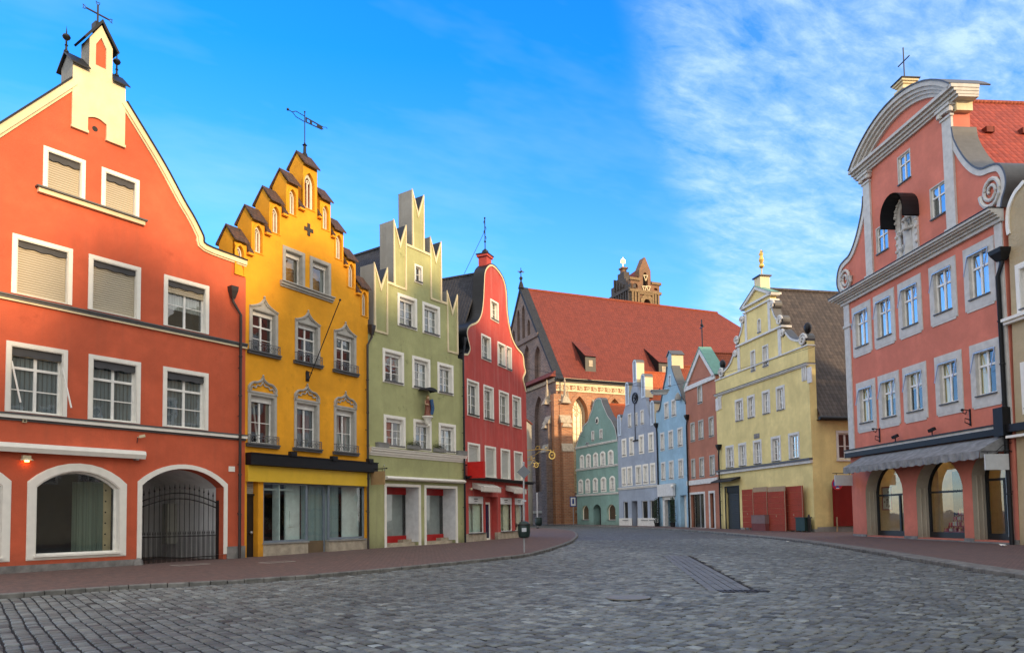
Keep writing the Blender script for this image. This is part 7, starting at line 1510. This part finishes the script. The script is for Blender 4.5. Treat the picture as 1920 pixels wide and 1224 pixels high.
# great cornice, pilasters, pediment
h_ = zk2-zk1; m = MB()
for o, a, b_ in ((.62, .74, .93), (.52, .60, .74), (.38, .46, .60), (.26, .28, .46), (.15, .0, .28)): m.box(-o*.9, W+.05, -o, .02, zk1+h_*a, zk1+h_*b_)
H.part('main_cornice', m, M_gy); H.part('cornice_flashing', MB().box(-.58, W+.08, -.66, .0, zk1+h_*.93, zk1+h_*.99), M_black)
m = MB().box(0, p(P2(118, 600))[0]*1.0, -.06, .01, 1.2 if False else p((1593, 858))[1], zk1).box(-.04, p(P2(128, 600))[0], -.12, .01, zk1-1.3, zk1-1.15).box(W-.42, W-.02, -.06, .01, p((1880, 800))[1], zk1)
H.part('corner_pilaster', m, M_gy2)
m = MB()
for s in (-1, 1):
    x0, x1 = sorted((cu+s*hw, cu+s*(hw-pw))); m.box(x0, x1, -.10, .01, zk2, zc_b-.5).box(x0-.08, x1+.08, -.16, .01, zk2, zk2+.35).box(x0-.06, x1+.06, -.16, .01, zc_b-.55, zc_b-.45).box(x0-.1, x1+.1, -.22, .01, zc_b-.3, zc_b-.12).box(x0-.16, x1+.16, -.3, .01, zc_b-.12, zc_b)
    for t_ in (x0-.02, x1+.02): m.lathe((t_, -.16, zc_b-.42), [(.02, 0), (.14, .04), (.14, .2), (.02, .24)], 8)
H.part('pilaster', m, M_gy2)
m = MB(); hz_ = zc_t-zc_b
for o, a, b_ in ((.5, .70, .97), (.36, .45, .70), (.24, .2, .45), (.14, 0, .2)): m.box(cu-hr-o*.2, cu+hr+o*.2, -o, .82, zc_b+hz_*a, zc_b+hz_*b_)
H.part('pediment_cornice', m, M_gy)
m = MB(); base = [(cu+x, z) for x, z in ap]   # runs right to left
for o, a, b_ in ((.5, -.20, .0), (.38, -.36, -.20), (.26, -.50, -.36), (.14, -.66, -.50)): m.ribbon(base, -a, -b_, -o, .02)
H.part('arched_moulding', m, M_gy); H.part('pediment_roof', MB().ribbon(base, -.06, .0, -.56, 1.4), M_lead)
m = MB().ribbon([(cu+x, z) for x, z in reversed(wc)], .0, .26, -.08, .02).ribbon([(cu-x, z) for x, z in wc], .0, .26, -.08, .02); H.part('wing_moulding', m, M_gy2)
H.part('wing_flashing', MB().ribbon([(cu+x, z) for x, z in reversed(wc)], -.06, .02, -.12, 1.05).ribbon([(cu-x, z) for x, z in wc], -.06, .02, -.12, 1.05), M_lead)
m = MB(); c = Qa(P1, 935, 870); rr = (p(P1(1000, 870))[0]-p(P1(878, 870))[0])/2
for s in (-1, 1):
    cx_ = cu+s*(c[0]-cu); pts = [(cx_-s*rr*(1-.80*k/30)*math.cos(2*math.pi*2.1*k/30), -.07, c[1]+rr*1.15*(1-.80*k/30)*math.sin(-2*math.pi*2.1*k/30)) for k in range(31)]; m.tube(pts, .10, 6, r2=.06)
H.part('volute', m, M_gy2, smooth=True)
# parapet returns, the low sun's warmth put into their cream colour
H.part('cornice_return', MB().box(cu+hw-.05, cu+hw+.24, .02, .78, zc_b-.42, zc_b+.0), M_cream)
uc_ = p(P1(450, 240))[0]; uc_ = cu; zt2 = zarc; ped = MB().box(uc_-.25, uc_+.25, -.05, .5, zt2-.3, zt2+.72).box(uc_-.36, uc_+.36, -.16, .62, zt2+.42, zt2+.52).box(uc_-.40, uc_+.40, -.2, .66, zt2+.80, zt2+.90).box(uc_-.32, uc_+.32, -.12, .58, zt2+.70, zt2+.80); pd = H.part('gable_pedestal', ped, M_cream)
H.part('pedestal_foot', MB().add([(uc_+s*x, w, z) for s in (1,) for w in (-.1, .6) for x, z in ((-.7, zt2-.3), (-.25, zt2+.2), (.25, zt2+.2), (.7, zt2-.3))], [(0, 1, 2, 3), (7, 6, 5, 4), (0, 4, 5, 1), (1, 5, 6, 2), (2, 6, 7, 3)]), M_gy2, pd); H.part('pedestal_cap', MB().box(uc_-.46, uc_+.46, -.26, .72, zt2+.9, zt2+.95), M_black, pd)
zx = zt2+.95; H.part('cross', MB().bar((uc_, .2, zx), (uc_, .2, zx+1.75), .04).bar((uc_-.45, .2, zx+1.05), (uc_+.45, .2, zx+1.05), .04).ball((uc_, .2, zx+.08), .09), M_iron, pd)
# roof behind
rz = H.F.side((1812, 191), cu)[1]; print('ridge', rz, zk2); R_ = MB()
for s in (-1, 1): R_.add([(cu, .8, rz), (cu, 14, rz), (cu+s*(W/2+.6), 14, zk2-.6), (cu+s*(W/2+.6), .8, zk2-.6)], [(0, 1, 2, 3)])
ro = H.part('roof', R_, tiles('pink_house_tile', (.36, .062, .034), (.25, .042, .026), .3, .3)); H.part('ridge_tiles', MB().tube([(cu, .8, rz), (cu, 14, rz)], .12, 8), M_rtile, ro)
for t_, w in ((.30, 2.6), (.30, 4.4)): u_ = cu+(W/2+.6)*t_; z_ = rz+(zk2-.6-rz)*t_; H.part('vent_tile', MB().box(u_-.1, u_+.25, w, w+.4, z_-.15, z_+.12), M_ctile, ro)
m = MB().quad((.02, .8, -.3), (.02, 14, -.3), (.02, 14, zk2-.5), (.02, .8, zk2-.5)).quad((W-.02, .8, -.3), (W-.02, 14, -.3), (W-.02, 14, zk2-.5), (W-.02, .8, zk2-.5)); H.part('side_wall', m, M_pk)
a, b_ = p(P4(180, 250))[1], p(P4(1660, 15))[1]; zl = (a+b_)/2; H.band('shop_cornice', -.05, W-.3, zl, [(.34, .06, .12), (.30, -.32, -.06)], M_black); H.band('shop_fillet', -.05, W-.3, zl, [(.28, -.06, .06)], M_gy2)
# niche frame and canopy
m = MB(); m.ring(arc(nu0-.36, nu1+.36, nz0, nz1+.36, (nu1-nu0)/2+.34, 14), arc(nu0-.0, nu1+.0, nz0+.02, nz1, (nu1-nu0)/2*.98, 14), -.10, .02); nf = arc(nu0-.30, nu1+.30, nz0, nz1+.30, (nu1-nu0)/2+.28, 16)
for k, (x, z) in enumerate(nf[1:]+nf[:1]): m.ball((x, -.13, z), .10 if k % 2 else .07, 8, 5)
for k in range(7):
    for x in (nu0-.3, nu1+.3): m.ball((x, -.12, nz0+.2+k*.36), .09 if k % 2 else .06, 7, 5)
H.part('niche_frame', m, plain('stucco_white', (.55, .53, .48), .8, bump=.01, bs=20), smooth=True)
cu2 = (nu0+nu1)/2; rc = (nu1-nu0)/2+.44; zcn = nz1-(nu1-nu0)/2; vs = []; n = 12
for w in (.0, -.85):
    vs += [(cu2-rc, w, zcn-.5)]+[(cu2-rc*math.cos(math.pi*k/n), w, zcn+rc*math.sin(math.pi*k/n)) for k in range(n+1)]+[(cu2+rc, w, zcn-.5)]
k2 = n+3; m = MB().add(vs, [(k, k+1, k2+k+1, k2+k) for k in range(k2-1)]); vs2 = [(x*1+(cu2-x)*.05, w, z-.04) for x, w, z in vs]; m.add(vs2, [(k, k+1, k2+k+1, k2+k) for k in range(k2-1)]); H.part('niche_canopy', m, M_black)
H.pipe((1877, 478), (1897, 1012), mat=M_black, w=-.16, hop=.62, r=.085)
H.part('pipe_box', MB().box(W-.55, W-.05, -.42, -.05, zl-.4, zl+.75), M_black)
# things on the pink house
nz = nz0; T_ = thing('saint_statue', 'white stone madonna statue with child standing in the niche of the pink gable', 'statue', H.F, cu2, .1, nz); M_st = plain('stone_white', (.50, .49, .46), .8, bump=.01, bs=20); figure(T_, .0, (nz1-nz0)*.86, (M_st, M_st, M_st))
T_ = thing('cherub_statue', 'small white cherub at the foot of the niche statue', 'statue', H.F, nu0+.12, -.18, nz); MB().lathe((0, 0, 0), [(.12, 0), (.15, .2), (.12, .42), (.05, .48)], 10).ball((0, 0, .58), .12).tube([(.1, -.05, .38), (.25, -.12, .5), (.34, -.1, .66)], .04, 6).tube([(-.1, 0, .38), (-.22, -.05, .3)], .04, 6).tube([(-.05, 0, .05), (-.18, -.1, -.02)], .06, 6).build('body', M_st, T_, smooth=True)
aw = -1.25; a, b_ = p(P4(265, 300)), p(P4(1640, 85)); c_, d_ = H.p(P4(112, 402), aw), H.p(P4(1472, 235), aw); e_, g_ = H.p(P4(112, 462), aw), H.p(P4(1472, 322), aw)
zt3, zb3, zv3 = zl-.34, (c_[1]+d_[1])/2, (e_[1]+g_[1])/2; u0, u1 = c_[0], d_[0]; T_ = thing('canvas_awning', 'long grey canvas awning stretched over the pink house shop windows', 'awning', H.F, (u0+u1)/2, 0, zb3); hl = (u1-u0)/2; m = MB(); n = 60; vs = []
for w, z in ((-.1, zt3-zb3), (aw*.5, (zt3-zb3)*.49), (aw, 0), (aw-.02, zv3-zb3)):
    for k in range(n+1): sag = .03*math.sin(k*math.pi/6)*(1 if w != -.1 else 0); vs.append((-hl+2*hl*k/n, w-(.03*math.sin(k*1.9) if w < aw else 0), z-abs(sag)*.5+(.03*math.cos(k*1.9) if w < aw else 0)))
m.add(vs, [(j*(n+1)+k, j*(n+1)+k+1, (j+1)*(n+1)+k+1, (j+1)*(n+1)+k) for j in range(3) for k in range(n)])
for s in (-hl, hl): m.add([(s, -.1, zt3-zb3), (s, aw, 0), (s, aw, zv3-zb3), (s, -.1, zv3-zb3+.35)], [(0, 1, 2, 3)])
m.build('awning_canvas', plain('grey_canvas', (.21, .21, .205), .9, bump=.01, bs=8, var=.3), T_); g = MB()
for s in (-hl+.3, 0, hl-.3): g.bar((s, -.1, .0), (s, aw+.05, -.03), .04)
g.build('awning_arm', M_steel, T_)
for k, (x, y) in enumerate(((452, 90), )+((P4 and 0, 0),)*0): pass
for k, (f, x, y) in enumerate(((P3, 290, 245), (P3, 838, 138))):
    u, z = p(f(x, y)); T_ = thing('iron_bracket', ('left' if k == 0 else 'right')+' ornamental black iron bracket on the pink wall', 'bracket', H.F, u, 0, z); MB().box(-.03, .03, -.05, 0, -.35, .38).tube([(0, -.03, .3), (0, -.3, .36), (0, -.36, .22), (0, -.22, .16), (0, -.18, .28)], .025, 6).tube([(0, -.03, -.1), (0, -.26, -.02), (0, -.28, -.2), (0, -.12, -.26), (0, -.03, -.32)], .025, 6).ball((0, -.38, .34), .06, 8, 5).build('scrollwork', M_black, T_)
for k, (x, y) in enumerate(((688, 120), (1060, 62))):
    u, z = p(P4(x, y)); T_ = thing('floodlight', ('left' if k == 0 else 'right')+' small black floodlight on the ledge above the grey awning', 'spotlight', H.F, u, 0, zl+.12); MB().bar((0, -.3, 0), (0, -.3, .22), .04).bar((-.14, -.36, .2), (.16, -.26, .3), .13).build('lamp_body', M_black, T_)
def hang_sign(name, lb, u, px, top, bot, wd_, w0=-.12):
    T_ = thing(name, lb, 'sign', H.F, u, 0, bot); h_ = top-bot; MB().box(-.035, .035, w0-wd_, w0, 0, h_).build('sign_board', plain('sign_grey_white', (.52, .54, .53), .5, var=.08), T_); MB().tube([(0, 0, h_+.1), (0, w0-wd_-.12, h_+.1)], .02).tube([(0, w0-.15, h_), (0, w0-.15, h_+.1)], .014).tube([(0, w0-wd_+.12, h_), (0, w0-wd_+.12, h_+.1)], .014).tube([(0, 0, h_+.45), (0, w0-.2, h_+.35), (0, w0-.5, h_+.1)], .014).build('rod', M_iron, T_)
us_ = p(P4(1800, 300))[0]; s0, s1 = H.F.side(P4(1525, 350), us_), H.F.side(P4(1760, 350), us_); hang_sign('hanging_sign', 'blank square white sign hanging at the right end of the pink house', us_, 0, H.F.side(P4(1640, 270), us_)[1], H.F.side(P4(1640, 428), us_)[1], abs(s1[0]-s0[0]), s1[0])
us_ = .25; s0, s1 = H.F.side(P4(64, 530), us_), H.F.side(P4(238, 530), us_); hang_sign('hanging_sign', 'blank white sign hanging at the left corner of the pink house over the lane', us_, 0, H.F.side(P4(150, 480), us_)[1], H.F.side(P4(150, 585), us_)[1], abs(s1[0]-s0[0]), min(-.1, s1[0]))
# shop displays
a, b_ = ops[1]; rg = random.Random(4); cols = [(.45, .03, .03), (.55, .5, .42), (.30, .02, .03), (.5, .12, .05), (.08, .06, .05)]
T_ = thing('display_shelf', 'red stepped display stand behind the middle arched window of the pink house', 'shop display', H.F, (a+b_)/2-.45, .85, .16)
m = MB()
for k in range(5): m.box(-.5+k*.16, 1.2, k*.13, k*.13+.25, 0, .30+k*.26)
m.build('shelf', plain('shelf_red', (.28, .02, .02), .5), T_)
for k in range(22):
    lv_ = k//5; x = (a+b_)/2-.45-.35+lv_*.16+(k % 5)*(1.35-lv_*.16)/4.3; z = .16+.30+lv_*.26; c = cols[k % 5]; s = rg.uniform(.08, .13)
    T2 = thing('gift_box', 'gift wrapped in '+('dark red', 'cream', 'wine red', 'orange', 'brown')[k % 5]+' paper on the '+('lowest', 'second', 'middle', 'fourth', 'top')[lv_]+' step of the red display stand', 'gift', H.F, x, .85+.065+lv_*.13, z, group='gifts on the red display stand'); mm = plain('wrap_%d' % (k % 5), c, .4)
    MB().box(-s, s, -.06, .06, 0, s*1.5).build('box_body', mm, T2); MB().box(-s*.2, s*.2, -.063, .063, -.0, s*1.52).tube([(-.06, 0, s*1.5), (-.08, 0, s*1.5+.08), (0, 0, s*1.5+.01), (.08, 0, s*1.5+.08), (.06, 0, s*1.5)], .012, 5).build('ribbon', plain('ribbon_gold', (.6, .45, .2), .4), T2)
T_ = thing('dark_curtain', 'dark backdrop hanging behind the red gifts', 'curtain', H.F, (a+b_)/2-.55, 1.7, .2); m = MB(); n = 20; m.add([(-.8+2.0*k/n, .04*math.sin(k*1.8), z) for z in (0, 3.1) for k in range(n+1)], [(k, k+1, n+2+k, n+1+k) for k in range(n)]); m.build('cloth', plain('black_cloth', (.012, .010, .012), .9), T_)
a, b_ = ops[0]; u = a+.55; T_ = thing('framed_poster', 'red framed picture behind the left arched window of the pink house', 'picture', H.F, u, .85, 1.5); MB().ring([(-.42, 0), (.42, 0), (.42, 1.25), (-.42, 1.25)], [(-.36, .06), (.36, .06), (.36, 1.19), (-.36, 1.19)], -.02, .02).build('picture_frame', plain('frame_red', (.25, .02, .02), .5), T_); m = MB().box(-.36, .36, .0, .015, .06, 1.19); m.build('picture_sheet', plain('sheet_cream', (.50, .45, .36), .7), T_); g = MB()
for k in range(14): x, z = rg.uniform(-.28, .28), rg.uniform(.15, 1.1); g.add([(x+.06*math.cos(j*1.05), -.004-k*.0004, z+.07*math.sin(j*1.05)) for j in range(6)], [tuple(range(6))])
g.build('picture_motif', plain('motif_brown', (.12, .07, .05), .7), T_)
T_ = thing('notice_poster', 'pale green-yellow notice sheet inside the right glass door of the pink house', 'notice', H.F, ops[2][1]-.55, .80, .7); MB().box(-.42, .42, 0, .02, 0, 2.3).build('notice_sheet', plain('notice_olive', (.32, .32, .14), .6), T_); MB().box(-.3, .3, -.004, 0, 1.2, 1.22).box(-.3, .2, -.004, 0, 1.0, 1.02).box(-.1, .1, -.004, 0, 1.4, 1.6).build('notice_print', M_iron, T_)
PW = H.F.world(W, 0, 0)
# ================================================================== tan house and its neighbours beyond the right edge
H = House('tan_house', 'tan rendered house at the right edge beside the pink one', 'house', (PW.x, PW.y), a_pk); p = H.p; W = 11.0
M_tn = plaster('tan_render', (.52, .41, .25), .35, streak=.2, bump=.025, grain=12)
g = [Qa(P1, *s) for s in ((1022, 1110), (1015, 1060), (1018, 980), (1035, 920), (1060, 870), (1085, 840), (1107, 812))]; g = [(max(0, x), z) for x, z in g]; top = g[-1][1]
crv = smooth_line(g, 3); ru = W/2; e1 = crv[-1]; outl = [(0, -.3), (W, -.3), (W, g[0][1])]+[(W-x, z) for x, z in crv[1:]]+[(W-2.6, top+2.2), (ru+1, top+4), (ru-1, top+4), (2.6, top+2.2)]+list(reversed(crv))
r = [p(P2(1168, 185))[0], 0, p(P2(1190, 515))[1], p(P2(1190, 190))[1]]
for k in range(3): H.window((r[0]+k*3.1, r[0]+1.55+k*3.1, r[2], r[3]), .2, trim=M_white); H.window((r[0]+k*3.1, r[0]+1.55+k*3.1, r[2]-3.9, r[3]-3.9), .2, trim=M_white)
for k in range(3): H.window((1.0+k*3.3, 3.4+k*3.3, .6, 3.2), .12, cols=1, rows=1, transom=0, pane=M_shop, name='shop_window', curtain=False)
H.wall(outl, M_tn, .6); H.part('gable_trim', MB().ribbon(crv, -.14, .02, -.06, .02), M_white)
z = (p(P2(1100, 570))[1]+p(P2(1224, 520))[1])/2; H.band('cornice', 0, W, z, [(.3, 0, .12), (.2, -.12, 0)], M_white); z = p(P4(1860, 95))[1]; H.band('shop_cornice', 0, W, z, [(.35, -.05, .05)], M_white); H.band('shop_ledge', 0, W, z+.3, [(.3, -.1, .2)], M_black)
H.body(0, W, g[0][1]-.5, g[0][1]-.5, ru, top+4.2, .6, 14, M_tn, M_rtile)
PN = H.F.world(W, 0, 0); ang = a_pk
for k, (nm, cc, w_, eh, ph) in enumerate((('house', (.50, .42, .28), 12, 16.5, 22.5), ('house', (.42, .30, .24), 11, 17, 23.5), ('house', (.38, .40, .36), 13, 16.5, 23), ('house', (.50, .40, .20), 12, 16, 22))):  # unseen row added to shade the left houses, heights raised for the shadow line
    H = House('shading_neighbour_house', ['cream gabled house', 'rose gabled house', 'grey gabled house', 'ochre gabled house'][k]+' further along the right side, beyond the view', 'house', (PN.x, PN.y), ang); 
    for zz in (4.6, 8.2):
        for j in range(4): x = .9+j*(w_-1.4)/4; H.window((x, x+1.5, zz, zz+2.2), .15, curtain=False)
    H.wall([(0, -.3), (w_, -.3), (w_, eh), (w_/2+1.2, ph), (w_/2-1.2, ph), (0, eh)], plaster('neighbour_%d' % k, cc), .5); H.body(0, w_, eh-.3, eh-.3, w_/2, ph, .5, 13, MATS['neighbour_%d' % k], M_rtile); PN = H.F.world(w_, 0, 0)
# ================================================================== street furniture
G0 = Frame((0, 0), 90)   # u = +X, w = +Y
def gthing(name, label, cat, x, y, h=0, group=None):
    return thing(name, label, cat, G0, x, y, gz(x, y)+h, group)
M_bin = plain('bin_dark_green', (.012, .028, .024), .45)
q = ground(983, 1035, .1); X0, Y0 = q.x, q.y; k_ = Y0/FL
T_ = gthing('sign_pole', 'tall grey pole with a diamond sign seen from behind on the left pavement', 'sign post', X0, Y0, .1)
hh = (1035-885)*k_; MB().tube([(0, 0, 0), (.03, 0, hh+.35)], .038, 10).ball((.03, 0, hh+.36), .05, 8, 5).build('pole', M_steel, T_, smooth=True)
r = .27; c = hh; MB().add([(x, y, z) for y in (-.075, -.06) for x, z in ((0.03-r, c), (.03, c-r), (.03+r, c), (.03, c+r))], [(0, 1, 2, 3), (7, 6, 5, 4)]+[(i, (i+1) % 4, 4+(i+1) % 4, 4+i) for i in range(4)]).build('sign_plate', plain('sign_back_grey', (.16, .17, .18), .5, .5), T_); MB().box(-.06, .12, -.06, .05, c-.05, c+.0).box(-.05, .11, -.06, .05, 2.0, 2.06).build('clamp', M_steel, T_)
zb = (1035-1008)*k_; T_ = gthing('litter_bin', 'dark green litter bin clamped to the pole with the diamond sign', 'litter bin', X0, Y0-.22, .1); MB().lathe((0, 0, zb), [(.14, 0), (.21, .05), (.24, .2), (.245, .5), (.23, .55), (.18, .6), (.17, .62), (.10, .66)], 16).build('bin_body', M_bin, T_, smooth=True); MB().lathe((0, 0, zb+.5), [(.25, 0), (.255, .02), (.25, .05)], 16).box(-.05, .05, .1, .25, zb+.2, zb+.3).build('bin_rim', M_iron, T_); MB().box(-.09, .09, -.25, -.2, zb+.25, zb+.4).build('bin_label', M_steel, T_)
q = ground(1008, 990, .1); T_ = gthing('post_pole', 'thin pale post in front of the brick church', 'post', q.x, q.y, .1); hh2 = (990-925)*q.y/FL; MB().tube([(0, 0, 0), (0, 0, hh2)], .07, 8).ball((0, 0, hh2), .08, 8, 5).build('pole', plain('pole_white', (.5, .48, .46), .5), T_); MB().lathe((0, 0, 0), [(.14, 0), (.14, .1)], 8).build('foot', M_iron, T_)
T_ = gthing('litter_bin', 'dark litter bin clamped to the thin post in front of the church', 'litter bin', q.x+.1, q.y-.35, .1); zb = (990-985)*q.y/FL; MB().lathe((0, 0, zb), [(.22, 0), (.32, .1), (.36, .3), (.36, .75), (.28, .85)], 14).build('bin_body', M_bin, T_, smooth=True); MB().lathe((0, 0, zb+.7), [(.38, 0), (.38, .06)], 14).build('bin_rim', M_iron, T_)
q = ground(1067, 981, .1); T_ = gthing('information_sign', 'small blue and white sign on a post beside the church wall', 'traffic sign', q.x, min(q.y, P_te[1]+2), .1); yy = min(q.y, P_te[1]+2); k2 = yy/FL; MB().tube([(0, 0, 0), (0, 0, (981-938)*k2)], .05, 8).build('pole', M_steel, T_); zz = (981-948)*k2; MB().box(-.42, .42, -.1, -.06, zz, zz+1.3).build('sign_plate', plain('sign_navy', (.02, .06, .25), .4, var=0), T_); MB().box(-.30, .30, -.115, -.101, zz+.12, zz+1.18).build('white_field', M_white, T_); MB().ball((0, -.12, zz+.95), .11, 8, 5).box(-.12, .12, -.13, -.117, zz+.35, zz+.85).build('pictogram', plain('sign_navy', (0, 0, 0)), T_)
# golden guild signs hanging out from the crimson house
F = Hrd.F
# two signs hung from a facade further on, where the side street opens
Fh = Frame((q.x*0+F.world(F.p((991, 880))[0], 0, 0).x, F.world(F.p((991, 880))[0], 0, 0).y), 24.64); 
a = F.world(F.p((991, 880))[0], 0, 0); GS = Frame((a.x, a.y), 90)
for lb, qq, R in (('smaller gold guild sign with rays, next to the crimson house', K1(253, 508), .15), ('larger gold guild sign with an oval wreath, in front of the church buttress', K1(417, 408), .22)):
    s = GS.p(qq, .0); T_ = thing('guild_sign', lb, 'guild sign', GS, 0, 0, s[1]); w = s[0]; n = 20
    MB().tube([(-.3, .15, R+.12), (w*.5, 0, R+.2), (w-.05, 0, R+.10)], .022, 6).tube([(-.3, .15, -.2), (w*.3, 0, R*.3), (w*.6, 0, R+.16)], .015, 6).tube([(w*.3, 0, R+.2), (w*.36, 0, R+.40), (w*.5, 0, R+.38), (w*.46, 0, R+.22)], .022, 6).ball((w*.75, 0, R+.30), .06, 8, 5).build('scroll_arm', M_gold, T_)
    MB().ring([(w+R*math.cos(k*.314), R*1.2*math.sin(k*.314)) for k in range(n)], [(w+R*.74*math.cos(k*.314), R*.9*math.sin(k*.314)) for k in range(n)], -.05, .05).build('wreath', M_gold, T_)
    g = MB().ball((w, 0, 0), R*.3, 10, 6).tube([(w-R*.55, 0, R*.35), (w, 0, -R*.15), (w+R*.55, 0, R*.35)], .025, 6)
    for an in ((2.6, 3.6, 4.2, .5) if R < .2 else (1.2, 1.9)): g.tube([(w+R*math.cos(an), 0, R*1.2*math.sin(an)), (w+R*1.8*math.cos(an), 0, R*1.9*math.sin(an))], .03, 5, r2=.015)
    g.build('emblem', M_gold, T_)
# lamps slung over the street on wires
def slung(lb, q, y, wl, wr_):
    d = ray(*q); s = y/d.y; P = CAM+d*s; T_ = thing('street_lamp', lb, 'street lamp', G0, P.x, P.y, P.z); k = y/FL
    MB().box(-15*k, 15*k, -.3, .3, -.0, 4*k).box(-17*k, 17*k, -.35, .35, 4*k, 6*k).build('lamp_housing', plain('lamp_grey', (.28, .30, .30), .5), T_); MB().box(-13*k, 13*k, -.25, .25, -2.5*k, 0).build('diffuser', plain('diffuser', (.6, .62, .6), .3), T_); MB().tube([(0, 0, 6*k), (0, 0, 9*k)], .05, 6).build('hanger', M_iron, T_)
    a, b_ = Vector(wl), Vector(wr_); W_ = gthing('span_wire', 'thin cable carrying the '+lb.split(' hung')[0], 'cable', 0, 0); top = Vector((P.x, P.y, P.z+9*k)); m = MB(); 
    for A, B in ((a, top), (top, b_)): m.tube([tuple(A.lerp(B, i/6)-Vector((0, 0, 1.0*math.sin(math.pi*i/6)*.15))) for i in range(7)], .013, 5)
    m.build('cable', M_black, W_)
Fy = Hyr.F; A_ = Fy.world(*[(Fy.p(W1(800, 650))[0]), 0, Fy.p(W1(790, 650))[1]]); 
slung('flat grey street lamp hung on a cable before the sky blue house', (1237, 737), 60, F.world(F.p((985, 700))[0], 0, F.p((985, 690))[1]), A_)
slung('far flat street lamp hung on a cable before the teal house', (1115, 835), 88, (2.0, 92, 15.0), Hlv.F.world(.3, 0, Hlv.F.p((1165, 850))[1]))
for k, (px, py) in enumerate(((1881, 1024), (1477, 1015))):
    q = ground(px, py, .1); T_ = gthing('litter_paper', ('crumpled white paper on the pavement by the pink house door' if k == 0 else 'small white scrap of paper on the right pavement'), 'litter', q.x, q.y, .102); m = MB(); rg = random.Random(k); s = .16 if k == 0 else .07
    pts = [Vector((rg.uniform(-s, s), rg.uniform(-s, s), rg.uniform(0, s*.6))) for _ in range(14)]; m.add(pts, [(i, (i+3) % 14, (i+7) % 14) for i in range(14)]); m.build('paper', M_white, T_)

# a house on the far side street, hidden behind the crimson one from the photograph's own position
H = House('side_street_house', 'pale grey house down the side street behind the crimson house', 'house', (-16, 88), 100)
for zz in (1.2, 4.6, 8.0, 11.2):
    for j in range(6): H.window((1.2+j*2.6, 2.7+j*2.6, zz, zz+2.0), .15, curtain=False)
H.wall([(0, -.5), (17, -.5), (17, 14), (9.5, 20), (7.5, 20), (0, 14)], plaster('side_street_render', (.40, .38, .33)), .5); H.body(0, 17, 13.8, 13.8, 8.5, 20, .5, 12, MATS['side_street_render'], M_rtile)
